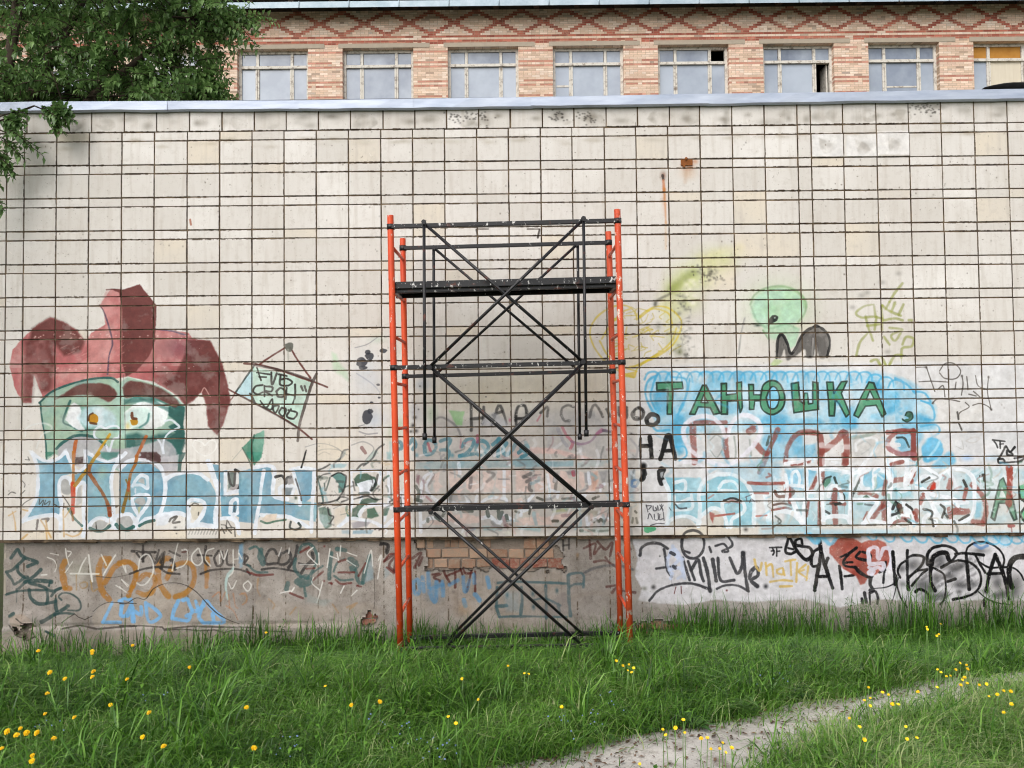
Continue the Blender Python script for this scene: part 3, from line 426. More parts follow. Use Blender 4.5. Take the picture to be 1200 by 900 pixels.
for q in ([(200, 300), (230, 350), (220, 420)], [(250, 430), (200, 420)], [(830, 520), (840, 560)], [(930, 520), (940, 580), (960, 530)], [(620, 520), (700, 520)], [(310, 610), (310, 590)], [(420, 600), (380, 570)], [(1000, 560), (1010, 600)], [(460, 520), (440, 560)]): S('3f4a42', 4, q, .7, 1)
F('8c6a70', [(210, 210), (240, 200), (230, 290), (205, 260)], .8, 1.5); S('a86a74', 2.4, [(280, 380), (340, 430)], .6); F('8d8d8d', [(480, 380), (640, 370), (640, 440), (480, 440)], .5, 3, .3); F('93b4b6', [(790, 650), (980, 655), (960, 690), (800, 690)], .6, 2); F('5a4a42', [(700, 30-400), (700, -400)], .0)
F('d8d6cc', [(960, 700), (1020, 690), (1060, 720), (1000, 740)], .7, 1.5); F('6d5a50', [(975, 640), (1020, 620), (1050, 640), (1010, 680)], .8, 1.5)
K(600, 530, .13333)
for q in ([(40, 170), (110, 170), (100, 220), (170, 240), (120, 310), (160, 350), (40, 350)], [(200, 160), (270, 160), (290, 260), (280, 350), (200, 350)], [(300, 160), (360, 180), (380, 260), (360, 340), (300, 350)], [(420, 160), (480, 170), (500, 230), (560, 240), (560, 350), (470, 300), (420, 260)], [(590, 170), (640, 180), (640, 290), (600, 340), (580, 300)], [(690, 170), (750, 160), (760, 260), (720, 350), (650, 350)], [(20, 600), (200, 560), (300, 570), (540, 520), (540, 560), (320, 640), (40, 640)], [(20, 420), (80, 400), (110, 430), (20, 435)]): F(PKL, q, .9, 1.6, .2)
F('c49a86', [(700, 190), (750, 170), (755, 260), (730, 340), (700, 330)], .6, 3)
for q in ([(130, 260), (160, 250), (150, 320), (170, 340)], [(100, 220), (160, 190)], [(370, 260), (390, 200), (380, 350)]): S('6b6665', 4, q, .75, 1.4)
F('87888c', [(470, 170), (560, 160), (555, 210), (490, 200)], .7, 2); S('b5485a', 4, [(535, 175), (540, 200)], .7); F('8d8f94', [(630, 180), (690, 170), (690, 280), (640, 270)], .7, 2); F('9a9a9c', [(760, 170), (850, 160), (850, 270), (790, 270)], .75, 2)
for q in ([(670, 180), (680, 280)], [(775, 350), (780, 300), (830, 280), (860, 330)], [(310, 200), (330, 330), (320, 400)], [(80, 440), (80, 560)], [(140, 430), (190, 370)], [(400, 400), (410, 350)], [(680, 630), (740, 580), (800, 570), (850, 590)], [(650, 530), (660, 640)], [(330, 330), (390, 350)], [(560, 350), (640, 380)], [(100, 520), (150, 500)]): S(WH, 3.6, q, .85, 1)
for q in ([(30, 520), (60, 530)], [(160, 500), (150, 540)], [(220, 400), (270, 420)], [(440, 410), (540, 405)], [(710, 410), (760, 390)], [(360, 605), (400, 605)], [(700, 600), (720, 615), (730, 590), (760, 610), (780, 590), (800, 610), (825, 595)], [(600, 690), (620, 690)], [(670, 690), (720, 690)], [(760, 695), (840, 690)], [(1080, 520), (1090, 530)], [(1090, 580), (1100, 620)], [(1130, 440), (1140, 430)], [(1060, 580), (1055, 620)]): S('4a4a40', 3, q, .75, 1)
F('8f8a78', [(560, 510), (700, 500), (760, 520), (740, 560), (600, 560)], .5, 3, .4); F('a0a878', [(350, 500), (500, 495), (480, 520), (360, 530)], .6, 2); F('8fb3b8', [(40, 655), (260, 660), (240, 700), (60, 680)], .6, 2, .3); F('97b5ae', [(590, 670), (850, 660), (840, 710), (600, 710)], .5, 2, .3); F('7f9fb5', [(1030, 170), (1080, 150), (1070, 420), (1030, 400)], .55, 3, .2); S('4f7aa8', 3, [(1050, 290), (1060, 250), (1110, 250), (1090, 300), (1055, 300)], .7); F('d3cfc6', [(1085, 170), (1130, 160), (1130, 350), (1090, 330)], .6, 2); S(BK, 3, [(1150, 120), (1160, 180), (1140, 240)], .9); B(BK, 1155, 120, 26, 24, .9); F('4fa87a', [(1165, 660), (1200, 655), (1200, 710), (1165, 705)], .9, 1)
K(0, 0, 1)
for _ in range(190):
    x_, y_ = PR_.uniform(486, 744), PR_.uniform(522, 622); an = PR_.uniform(-1.6, 1.6); L = PR_.uniform(5, 22); c_ = PR_.choice(['e3e4e8', 'e3e4e8', '8a8b90', 'd3b8b0', '8fb0ba', '6d6f70', '9a7f84', 'bcb9b4'])
    S(str(c_), PR_.uniform(1, 4), [(x_, y_), (x_+L*.5*math.cos(an)+PR_.normal(0, 3), y_+L*.5*math.sin(an)), (x_+L*math.cos(an)*.6, y_+L*math.sin(an))], PR_.uniform(.3, .65), 1.2)
for _ in range(46):
    x_, y_ = PR_.uniform(372, 480), PR_.uniform(540, 618); an = PR_.uniform(-1.6, 1.6); L = PR_.uniform(5, 18); c_ = PR_.choice(['e3e6ea', '2f5a47', '33302f', '8fb6c0', '55605c', 'cbb9a0'])
    S(str(c_), PR_.uniform(.8, 3), [(x_, y_), (x_+L*.5*math.cos(an)+PR_.normal(0, 4), y_+L*.5*math.sin(an)), (x_+L*math.cos(an)*.6, y_+L*math.sin(an))], PR_.uniform(.4, .75), 1)
# -- yellow heart, green smoke
K(680, 280, .25)
YL = 'd3bf4a'
B('c9cf86', 640, 100, 120, 70, .6); B('c3cc78', 520, 180, 110, 80, .75); B('b4bd5e', 440, 230, 60, 50, .75); B('c0c87a', 500, 300, 80, 60, .55); B('c6cc80', 430, 360, 60, 80, .45); B('bcc26a', 440, 470, 50, 70, .5); B('c9c96a', 400, 300, 50, 60, .4); S('8f9a48', 9, [(425, 240), (470, 200), (530, 160)], .5, 6); S('d9cf95', 8, [(560, 90), (680, 60), (745, 40)], .3, 10)
for q in ([(265, 380), (255, 345), (215, 315), (150, 320), (80, 365), (45, 430), (60, 500), (110, 570), (180, 620), (250, 650), (265, 610), (330, 560), (420, 510), (465, 440), (470, 380), (420, 330), (360, 318), (300, 345), (265, 380)], [(100, 470), (130, 420), (190, 350), (230, 330)], [(90, 480), (130, 550), (200, 600), (260, 620)], [(280, 370), (340, 330), (410, 350), (430, 400)], [(250, 600), (330, 560), (420, 490), (450, 420)], [(250, 650), (180, 640)], [(430, 500), (380, 540), (280, 590), (230, 600)]): S(YL, 2.2, q, .8, 1)
for _ in range(46):
    x_, y_ = PR_.uniform(120, 430), PR_.uniform(350, 560); S('c9b83c', 1.6, [(x_, y_), (x_+PR_.normal(15, 20), y_-PR_.uniform(0, 25)), (x_+PR_.normal(35, 20), y_-PR_.uniform(5, 40))], .6, .8)
F('d8bd30', [(205, 632), (268, 620), (250, 655), (228, 645)], .85, 1)
for _ in range(70): B('4a4a3a', PR_.normal(600, 40), PR_.normal(175, 22), PR_.uniform(3, 12), PR_.uniform(3, 9), PR_.uniform(.15, .6))
for _ in range(90): B('55564a', PR_.normal(490, 25), PR_.uniform(250, 580), PR_.uniform(3, 14), PR_.uniform(3, 12), PR_.uniform(.12, .5))
B('6f7440', 465, 530, 26, 26, .7); B('3f3f38', 495, 555, 14, 18, .6); S('5f6048', 3, [(350, 310), (360, 290), (420, 260)], .6, 2); B('54564a', 350, 305, 14, 20, .7); B('6a6d48', 365, 410, 18, 24, .5)
for _ in range(12): B('e9e4da', PR_.normal(520, 25), PR_.uniform(190, 330), 14, 14, .6)
# -- green head with black paw-like scrawl
B('b3cf9c', 925, 320, 165, 130, .75); F('b6dac6', [(800, 310), (830, 260), (900, 230), (990, 240), (1050, 290), (1050, 340), (1020, 390), (960, 415), (880, 415), (815, 380)], .8, 6, .05, True, 'a8cfa8'); F('b0d2b6', [(850, 400), (960, 400), (1030, 420), (1010, 500), (980, 520), (960, 450), (910, 475), (870, 460)], .8, 3, .1); S('8fb878', 3, [(880, 240), (950, 225), (1030, 260), (1055, 320)], .5, 3); S('86a87c', 2.2, [(795, 310), (815, 265), (870, 232), (950, 224), (1020, 252), (1056, 300), (1050, 350), (1020, 392)], .6, 1.6); S('7fa886', 2.4, [(800, 320), (830, 390), (890, 420), (960, 400), (1010, 420)], .4, 2)
F('26302c', [(880, 380), (900, 360), (925, 365), (920, 385), (890, 400), (878, 410)], .95, 1, 0, True); B('eef2ee', 910, 372, 5, 4, .9); B('30503f', 830, 407, 18, 8, .9); S('7fa878', 2, [(855, 430), (880, 470)], .7); F('b7cf86', [(885, 590), (915, 560), (950, 575), (910, 600)], .6, 2)
F('332f2f', [(918, 560), (925, 470), (945, 450), (968, 480), (985, 530), (1010, 510), (1040, 450), (1080, 420), (1120, 415), (1160, 450), (1168, 500), (1155, 555), (1120, 558), (1105, 500), (1090, 556), (1060, 556), (1050, 520), (1015, 545), (990, 560), (965, 570), (955, 520), (940, 560)], .82, 2, .15, True); S(BK, 3, [(918, 560), (925, 470), (945, 450), (968, 490), (985, 540), (1010, 510), (1040, 450), (1080, 420), (1120, 415), (1160, 450), (1168, 500), (1155, 555)], .9); S('6a6462', 2.4, [(1085, 500), (1090, 450), (1110, 500), (1105, 550)], .7); S('77716e', 1.6, [(1000, 530), (1040, 470), (1075, 440)], .7); S('77716e', 1.6, [(1125, 440), (1145, 480), (1140, 540)], .7); S('8a8480', 1.4, [(935, 480), (930, 550)], .6); S('c9c7c2', 2, [(1085, 550), (1090, 470)], .5); S(BK, 2, [(1080, 425), (1105, 405), (1130, 425)], .9)
S('b9b7b4', 2.6, [(770, 370), (755, 440), (740, 540)], .7); S('8a8884', 1.2, [(768, 375), (750, 460), (742, 545)], .5)
# -- light green tag at upper right
K(940, 300, .21667)
GT = '9a9f48'
for q in ([(375, 265), (330, 275), (290, 310), (320, 335), (380, 330), (430, 340)], [(385, 265), (395, 330)], [(340, 330), (360, 400), (380, 460)], [(400, 330), (390, 400)], [(350, 380), (420, 370)], [(430, 270), (470, 300), (530, 325)], [(430, 270), (430, 400)], [(470, 250), (450, 290)], [(500, 255), (480, 300)], [(545, 265), (520, 320)], [(540, 150), (500, 200), (470, 250)], [(440, 350), (500, 340), (540, 350)], [(470, 390), (540, 400), (480, 430), (500, 460), (530, 420)], [(440, 440), (470, 480)], [(540, 480), (560, 440), (600, 450), (590, 490), (540, 500), (535, 550)], [(350, 420), (310, 470), (290, 540)], [(370, 570), (400, 560), (420, 590)], [(430, 550), (450, 590)], [(470, 590), (500, 540), (540, 540)], [(575, 350), (590, 350)]): S(GT, 3, q, .72, 1.4)
for x_, y_ in ((520, 97), (430, 145), (320, 215), (270, 280), (350, 200), (460, 520)): B('8f8b85', x_, y_, 22, 16, .55)
# -- blue cloud panel with green block letters
K(720, 420, .2)
SB, SB2 = '7cc0de', '57b0d6'
F('8cc4dc', [(190, 170), (300, 100), (900, 90), (1500, 90), (1780, 200), (1870, 400), (1500, 430), (760, 430), (420, 440), (250, 380)], .45, 8, .2)
F(SB, [(190, 160), (210, 110), (300, 90), (450, 80), (700, 80), (1000, 75), (1300, 70), (1550, 75), (1700, 120), (1830, 190), (1885, 290), (1890, 420), (1760, 420), (1300, 420), (800, 430), (400, 440), (380, 600), (340, 480), (250, 400), (190, 260)], .6, 4, .45, False, 'c3dbe8')
for x0_ in range(215, 1700, 62):
    yb = 80+(0 if x0_ < 1450 else (x0_-1450)*.25)
    S(SB2, 2.2, [(x0_-40, yb+45), (x0_-20, yb+8), (x0_+20, yb), (x0_+48, yb+20), (x0_+55, yb+60)], .75, 1.2); S('a9d5ea', 3, [(x0_, yb+30), (x0_-10, yb+120)], .5, 2)
for q in ([(250, 100), (200, 130), (180, 190), (195, 260), (240, 340)], [(240, 110), (225, 160), (210, 230), (240, 300)], [(330, 110), (420, 130), (410, 250), (370, 330)], [(440, 120), (420, 220), (380, 300)], [(215, 390), (250, 425), (320, 420)], [(360, 520), (410, 520), (420, 570), (380, 600)]): S(SB2, 2.4, q, .8, 1.3)
for q in ([(340, 350), (400, 330), (420, 460), (400, 560), (350, 520)], [(830, 340), (960, 330), (1200, 360), (1190, 395), (880, 395)], [(1640, 440), (1680, 420), (1800, 430), (1780, 520), (1680, 560)], [(1700, 330), (1800, 330), (1880, 400), (1800, 430), (1700, 420)], [(1330, 300), (1400, 290), (1420, 400), (1330, 400)], [(1550, 180), (1650, 200), (1660, 300), (1560, 330)], [(220, 200), (310, 190), (320, 320), (250, 330)], [(700, 90), (740, 90), (740, 200), (700, 190)], [(1480, 130), (1560, 150), (1570, 200), (1500, 210)], [(880, 430), (1080, 420), (1080, 560), (900, 600), (860, 500)]): F(SB2, q, .72, 5, .35, True)
for q in ([(470, 110), (560, 100), (520, 160)], [(560, 210), (620, 230), (650, 330), (560, 330)], [(1010, 230), (1050, 320), (1150, 330), (1030, 360)], [(1300, 200), (1380, 180), (1400, 270), (1310, 290)], [(640, 330), (840, 340), (830, 370), (640, 360)]): F('d3d8dc', q, .7, 5, .2, True)
def letter(polys, off=(0, 0)):
    for P_ in polys: F('5a9a78', P_, .97, .8, .05)
    for P_ in polys: S('2d3f38', 2.0, P_, .92, .7, True, 0, True)
letter([[(245, 145), (395, 140), (400, 178), (342, 182), (335, 328), (308, 328), (312, 185), (248, 188)]])
letter([[(440, 328), (515, 160), (535, 160), (617, 322), (580, 330), (560, 290), (490, 285), (470, 330)]])
F('b9cfd6', [(505, 260), (522, 215), (548, 262)], .9, .8); S('2d3f38', 1.6, [(505, 260), (522, 215), (548, 262)], .9, .7, True, 0, True)
letter([[(625, 150), (655, 148), (655, 215), (715, 208), (715, 145), (742, 140), (748, 290), (735, 318), (722, 250), (660, 252), (660, 328), (625, 328)]])
letter([[(785, 155), (812, 155), (815, 215), (860, 215), (860, 250), (820, 252), (815, 300), (790, 300)]])
F('5a9a78', [(855, 230), (870, 160), (915, 132), (965, 150), (995, 220), (985, 290), (930, 330), (880, 315), (856, 280)], .97, .8, .05, True); F('8cc6df', [(888, 230), (915, 172), (945, 175), (965, 230), (945, 290), (905, 290)], .97, .8, 0, True); S('2d3f38', 2.2, [(855, 230), (870, 160), (915, 132), (965, 150), (995, 220), (985, 290), (930, 330), (880, 315), (856, 280)], .92, .7, False, 0, True); S('2d3f38', 2, [(888, 230), (915, 172), (945, 175), (965, 230), (945, 290), (905, 290)], .9, .7, False, 0, True)
letter([[(1035, 150), (1075, 142), (1085, 250), (1110, 270), (1112, 205), (1130, 205), (1135, 268), (1160, 265), (1160, 140), (1190, 145), (1195, 300), (1050, 320), (1040, 230)]])
K(940, 420, .21667)
letter([[(130, 130), (165, 130), (170, 190), (210, 128), (240, 125), (210, 190), (255, 300), (235, 318), (200, 250), (178, 225), (172, 312), (145, 312), (140, 220)], [(278, 308), (320, 205), (360, 130), (385, 135), (450, 300), (430, 318), (398, 255), (340, 260), (302, 322)]])
F('c3d6de', [(345, 225), (365, 175), (388, 222)], .9, .8); S('2d3f38', 1.8, [(345, 225), (365, 175), (388, 222)], .9, .7, True, 0, True); F('3f6a56', [(555, 310), (565, 292), (590, 295), (595, 325), (565, 345), (540, 335), (572, 325)], .95, .8, 0, True); S('2d3f38', 1.6, [(555, 310), (565, 292), (590, 295), (595, 325), (565, 345), (540, 330)], .9)
for q in ([(500, 110), (560, 140), (610, 190)], [(600, 180), (660, 190), (690, 240), (640, 230)], [(640, 230), (700, 260), (710, 330), (660, 330)], [(640, 370), (720, 360), (740, 400), (680, 440)]): S(SB2, 2.4, q, .75, 1.2)
F(SB2, [(640, 480), (680, 430), (740, 440), (760, 500), (730, 545), (660, 560)], .85, 2, .1, True); F(SB2, [(740, 540), (800, 505), (830, 560), (780, 590), (700, 590)], .7, 3, .2, True); S('b8dcec', 3, [(680, 540), (720, 490), (740, 450)], .8, 1.5); B('9fc4ee', 890, 540, 40, 20, .6); B('b4d4ec', 1020, 540, 60, 20, .5); S('d3d6da', 6, [(640, 470), (690, 420), (760, 430)], .7, 2)
# -- white heart and brown-red cursive under it
K(720, 420, .2)
RB = '8f4a42'
F('c8c8c8', [(530, 400), (650, 380), (640, 590), (540, 600)], .7, 4, .3); F('c4c4c6', [(740, 400), (800, 440), (790, 600), (740, 600)], .6, 4, .3)
for q, w_ in (([(460, 400), (460, 480), (470, 610)], 8), ([(440, 385), (520, 378), (600, 378), (650, 375)], 6), ([(655, 420), (650, 500), (660, 580)], 6), ([(810, 415), (790, 430)], 9), ([(825, 500), (870, 550), (890, 560)], 7), ([(955, 420), (920, 500), (880, 600), (845, 670)], 6), ([(1000, 610), (1010, 530), (1060, 450), (1130, 430), (1190, 440)], 6), ([(780, 730), (880, 735), (990, 735)], 4), ([(1040, 620), (1130, 600)], 5)): S(RB, w_*.92, q, .74, 1.6, False, .3)
S('35443c', 3, [(905, 460), (890, 510)], .7); S('6f7b74', 2, [(700, 460), (710, 540), (705, 600)], .5, 1.5); S('6f7b74', 2, [(790, 480), (800, 570)], .5, 1.5); S('8d928f', 1.6, [(560, 480), (600, 450), (640, 500), (600, 580), (560, 540)], .5)
F('7fb9d3', [(1060, 520), (1180, 500), (1190, 590), (1070, 600)], .8, 3, .2); F('7fb9d3', [(540, 610), (720, 620), (900, 590), (980, 620), (960, 780), (800, 790), (640, 680)], .5, 6, .3)
S('e6e4ec', 5.4, [(650, 460), (620, 390), (560, 345), (480, 345), (415, 390), (405, 450), (440, 530), (520, 590), (650, 630), (740, 580), (820, 500), (855, 430), (840, 370), (780, 335), (720, 345), (680, 390), (665, 450)], .92, 1.6)
S('e4e2ea', 4, [(390, 610), (470, 610), (545, 650)], .8, 1.2)
# -- black НА and dots
for q, w_ in (([(205, 460), (212, 520), (216, 578)], 5), ([(152, 515), (212, 512)], 4.6), ([(152, 470), (150, 520), (152, 580)], 3), ([(268, 590), (290, 520), (305, 462), (325, 460), (340, 530), (355, 590)], 5), ([(285, 545), (340, 540)], 4.4)): S('1c1c1f', w_, q, .96, .9)
S('1c1c1f', 4.4, [(190, 350), (215, 330), (250, 340), (255, 370), (225, 392), (195, 385), (185, 360), (190, 350)], .96, .9); S('1c1c1f', 6, [(165, 640), (175, 680), (160, 710)], .95, 1); B('1c1c1f', 168, 635, 18, 22, .95); F('1f1f22', [(250, 660), (270, 635), (300, 650), (285, 690), (300, 730), (270, 748), (250, 710)], .93, 1, 0, True); F('b8bcc0', [(268, 670), (285, 665), (280, 700), (270, 700)], .8, 1)
for q in ([(120, 300), (100, 330), (120, 360), (160, 350), (165, 310), (140, 290)], [(30, 290), (35, 340), (70, 350), (72, 290)]): S('33302f', 3.2, q, .75, 1.1)
# -- light-blue outlined letters, right of scaffold
K(720, 560, .2)
LB = '86c0d2'
F(LB, [(300, 0), (500, 0), (520, 40), (500, 130), (490, 280), (440, 240), (350, 240), (310, 280), (320, 100)], .85, 2, .15, False, '9dc9d6'); F(LB, [(500, 100), (540, 20), (620, -15), (720, 0), (790, 60), (820, 150), (815, 290), (640, 290), (640, 220), (590, 180), (510, 230), (490, 280)], .9, 1.5, .1, False, '94c6d4'); F('c4c2bd', [(330, 230), (420, 230), (470, 280), (320, 290)], .8, 2); F('cfc9bf', [(550, 210), (590, 190), (640, 230), (640, 280), (540, 280)], .8, 2)
for q, w_ in (([(490, 280), (500, 180), (495, 80), (530, 10), (600, -20)], 5), ([(600, -20), (700, -15), (780, 50), (815, 140), (815, 280)], 5), ([(610, 60), (640, 25), (700, 25), (725, 75), (660, 75), (610, 75)], 4), ([(500, 230), (560, 180), (620, 190), (650, 240), (660, 290)], 4.4), ([(640, 210), (630, 150), (680, 130), (750, 145), (755, 200), (690, 240), (680, 290)], 4.4), ([(300, 280), (340, 240), (420, 225), (500, 260)], 4.4), ([(450, 100), (450, 180), (350, 190)], 4), ([(350, 110), (360, 150), (440, 120)], 4), ([(350, 30), (410, 20), (410, 80), (360, 80)], 4), ([(310, 260), (320, 100), (290, 20)], 4.4), ([(500, 100), (540, 90), (545, 40)], 3.4), ([(880, 100), (900, 240), (910, 280)], 5), ([(885, 95), (960, 90), (1020, 120)], 5), ([(900, 250), (950, 200), (1040, 200), (1090, 250)], 5), ([(990, 0), (1010, 80)], 5), ([(1040, 40), (1080, 200), (1110, 270)], 4), ([(1110, 270), (1130, 180), (1170, 90)], 5), ([(1030, 0), (1040, 40), (1110, 50), (1115, 0)], 4)): S('e3e9ee', w_, q, .92, .9)
F('a9c6cf', [(640, 170), (680, 150), (730, 160), (720, 190), (670, 200)], .8, 1.5); F('8a4b45', [(640, 150), (690, 125), (740, 150), (690, 145)], .6, 1.5); F('a8564a', [(555, 200), (585, 210), (575, 265), (560, 240)], .85, 1.5); S('a8564a', 2.4, [(580, 225), (660, 215), (700, 210)], .8); S('2b2b2c', 2.6, [(640, 135), (690, 120), (740, 138)], .85); S('b36a60', 2.2, [(550, 120), (580, 100)], .6); S('3a3f44', 2.2, [(355, 155), (380, 180), (420, 178)], .8); B('2b2b2c', 768, 304, 17, 15, .97); F('4fae80', [(172, 290), (230, 285), (242, 305), (200, 322), (172, 315)], .92, 1, 0, True)
for q in ([(185, 160), (195, 200)], [(185, 165), (215, 165), (200, 185)], [(225, 165), (228, 192), (245, 190), (240, 175)], [(252, 165), (255, 190)], [(265, 160), (285, 190)], [(285, 160), (265, 190)], [(275, 155), (280, 195)], [(195, 240), (205, 210), (225, 245)], [(232, 215), (235, 245), (255, 245), (255, 210)], [(265, 215), (262, 245), (285, 240)], [(290, 250), (285, 200)], [(210, 280), (250, 268), (290, 270)], [(320, 175), (330, 190)]): S('44434a', 1.2, q, .8, .6)
for q in ([(770, 100), (775, 130)], [(765, 105), (800, 90)], [(790, 135), (800, 115), (820, 130)]): S('5b5058', 1.2, [(x_-0, y_+10) for x_, y_ in q], .6)
S('9a4a40', 3.4, [(780, 30), (880, 35), (990, 30)], .8); S('9a4a40', 2.4, [(820, 90), (900, 92)], .6); S('b0685c', 2, [(830, 225), (890, 220)], .7); F('8a3f36', [(1020, 40), (1050, 60), (1040, 110), (1010, 100), (990, 80)], .8, 1.5); S('6d4438', 4, [(940, 80), (960, 110), (1030, 100), (1050, 80)], .85); S('5a3f36', 2.6, [(930, 160), (980, 150), (1030, 160)], .8); S('8a3f36', 2.6, [(920, 190), (1000, 175), (1030, 185)], .7); S('8a3f36', 3, [(1180, 0), (1160, 50)], .8); F(LB, [(820, 240), (1000, 260), (1200, 230), (1200, 300), (1000, 320), (860, 300)], .5, 5, .3)
# -- overpainted letters far right
K(920, 530, .13333)
F('9dcbd8', [(0, 140), (300, 130), (560, 160), (880, 150), (1200, 150), (2200, 140), (2200, 640), (0, 640)], .55, 5, .4, False, 'c7d5da'); F('6ab4d6', [(0, 150), (160, 150), (150, 330), (60, 320), (20, 280)], .7, 4, .2); F('6ab4d6', [(180, 150), (280, 160), (230, 260), (180, 330)], .7, 4, .2); F('86c4da', [(320, 160), (570, 190), (560, 400), (460, 380), (420, 260), (330, 300)], .6, 5, .3); F('6ab8d8', [(660, 170), (780, 160), (770, 320), (680, 300)], .6, 4, .3); F('6cb6d4', [(800, 190), (880, 200), (880, 300), (800, 310)], .7, 3, .2); F('7cc6d8', [(960, 330), (1100, 310), (1120, 400), (980, 400)], .6, 5, .3)
for q, w_ in (([(325, 180), (320, 330)], 6), ([(290, 200), (220, 340)], 5), ([(440, 330), (430, 430), (440, 620)], 7), ([(400, 450), (520, 455)], 4), ([(300, 440), (300, 630)], 5), ([(650, 360), (740, 360), (800, 390)], 6), ([(860, 440), (870, 600)], 7), ([(760, 590), (850, 470)], 6), ([(950, 250), (1040, 240)], 7), ([(920, 100), (1000, 85)], 5), ([(1130, 170), (1120, 210)], 5), ([(1080, 250), (1110, 250)], 6), ([(60, 110), (140, 100), (210, 80)], 5), ([(520, 30), (530, 90)], 8), ([(30, 320), (40, 440)], 5), ([(1150, 520), (1120, 580)], 9), ([(920, 640), (1000, 600), (1060, 600)], 5), ([(860, 370), (880, 260)], 5), ([(200, 440), (180, 560)], 4), ([(690, 590), (720, 530)], 3)): S('8f4a40', w_*.9, q, .72, 1.5, False, .3)
F('5a8a74', [(330, 290), (350, 240), (400, 220), (395, 270), (350, 310)], .85, 1.2); S('2c3430', 2, [(330, 280), (350, 235), (400, 215)], .8); S('2c3430', 3, [(430, 225), (450, 280)], .8); S('2c3430', 3, [(480, 340), (515, 390), (500, 440), (440, 460)], .85); S('3d4a44', 3.4, [(650, 240), (620, 310), (600, 360)], .8); F('54705f', [(680, 400), (710, 375), (740, 400)], .85, 1); S('26272a', 3.4, [(940, 500), (970, 450), (1010, 480), (980, 540), (920, 555)], .85); S('26272a', 3, [(970, 440), (1000, 530)], .85); S('26272a', 2.6, [(1060, 460), (1100, 490), (1120, 530)], .8); S('26272a', 2.6, [(990, 560), (1040, 580), (1080, 610)], .8); S('32393a', 3, [(350, 520), (385, 540)], .8); S('6d4030', 5, [(1000, 470), (1030, 540)], .75); S('32393a', 2, [(600, 360), (590, 390)], .7); B('4a5a50', 970, 340, 16, 10, .8); S('32393a', 2.4, [(700, 460), (790, 470)], .5)
WL = 'e9ecf1'
for q, w_ in (([(0, 200), (20, 300), (10, 420)], 4.4), ([(55, 270), (60, 190), (100, 170), (125, 230), (115, 300)], 4), ([(50, 290), (150, 300)], 4.6), ([(175, 100), (185, 200), (185, 330)], 5), ([(170, 130), (280, 150), (420, 150), (560, 180), (700, 170)], 4.6), ([(180, 350), (300, 355)], 4.4), ([(185, 370), (165, 480), (160, 620)], 5), ([(60, 420), (110, 540), (145, 620)], 5), ([(0, 520), (70, 540), (140, 610)], 5), ([(40, 415), (320, 415)], 3), ([(290, 140), (300, 260), (320, 350), (335, 620)], 5), ([(380, 390), (390, 320), (440, 295), (480, 330), (500, 430)], 4.6), ([(330, 600), (370, 570), (450, 565), (530, 570), (580, 620)], 5), ([(590, 150), (575, 350), (570, 620)], 5), ([(680, 170), (665, 250), (690, 310), (730, 320)], 4), ([(740, 150), (700, 180)], 4), ([(780, 320), (780, 220), (790, 160), (870, 165), (910, 210), (930, 320)], 5), ([(600, 300), (650, 200), (690, 150)], 4), ([(730, 20), (700, 90), (650, 160)], 4), ([(600, 420), (800, 425), (750, 530), (690, 630)], 5), ([(680, 630), (760, 605), (890, 625)], 5), ([(900, 80), (930, 200), (915, 400), (905, 640)], 5), ([(900, 85), (1060, 60), (1050, 300)], 5), ([(910, 630), (960, 580), (1040, 565), (1110, 620)], 5.4), ([(1040, 430), (1060, 540), (1110, 620)], 5), ([(1020, 330), (1090, 320)], 4), ([(1160, 120), (1080, 200), (1050, 300)], 4.4), ([(1000, 350), (1060, 340)], 4), ([(0, 100), (120, 85), (210, 60)], 4.4), ([(0, 60), (300, 60), (560, 60)], 1.6), ([(650, 290), (700, 340), (820, 350)], 3)): S(WL, w_, q, .93, .9)
K(1060, 480, .16667)
for q, w_ in (([(215, 520), (180, 560)], 9), ([(325, 500), (310, 550)], 8), ([(110, 660), (130, 600)], 6), ([(430, 560), (415, 640)], 5), ([(475, 530), (540, 600), (570, 700), (550, 800)], 7), ([(480, 790), (540, 800)], 8), ([(340, 720), (440, 715)], 9), ([(310, 700), (320, 760)], 6), ([(730, 410), (735, 520), (730, 660)], 9), ([(40, 500), (45, 510)], 6), ([(60, 440), (60, 460)], 5), ([(60, 730), (80, 780)], 7), ([(55, 150), (60, 250), (55, 330)], 7), ([(0, 160), (60, 145)], 5)): S('96483c', w_*.9, q, .74, 1.5, False, .3)
F('c9402f', [(190, 520), (220, 515), (215, 560), (170, 575)], .85, 1.5); F('8fbfd0', [(490, 660), (540, 650), (535, 760), (490, 770)], .8, 3)
F('6f9a80', [(605, 760), (665, 500), (690, 480), (720, 560), (760, 640), (785, 770), (765, 780), (710, 660), (660, 660), (630, 780)], .85, 1.2); F('cfd6d3', [(660, 620), (680, 540), (710, 620)], .95, 1); S('3a4a42', 2, [(605, 760), (665, 500), (690, 480), (720, 560), (760, 640), (785, 770), (765, 780), (710, 660), (660, 660), (630, 780), (605, 760)], .85, .8, True); S('a3483a', 8, [(733, 420), (735, 540), (728, 660)], .8, 1.3); F('6fb58c', [(800, 540), (840, 520), (840, 640), (805, 610)], .9, 1.2); F('6fc08f', [(815, 740), (840, 690), (840, 790), (820, 780)], .9, 1.2); S('2f3a34', 2.4, [(800, 540), (810, 620), (840, 650)], .9); S('2f3a34', 2.4, [(840, 690), (812, 740), (840, 790)], .9)
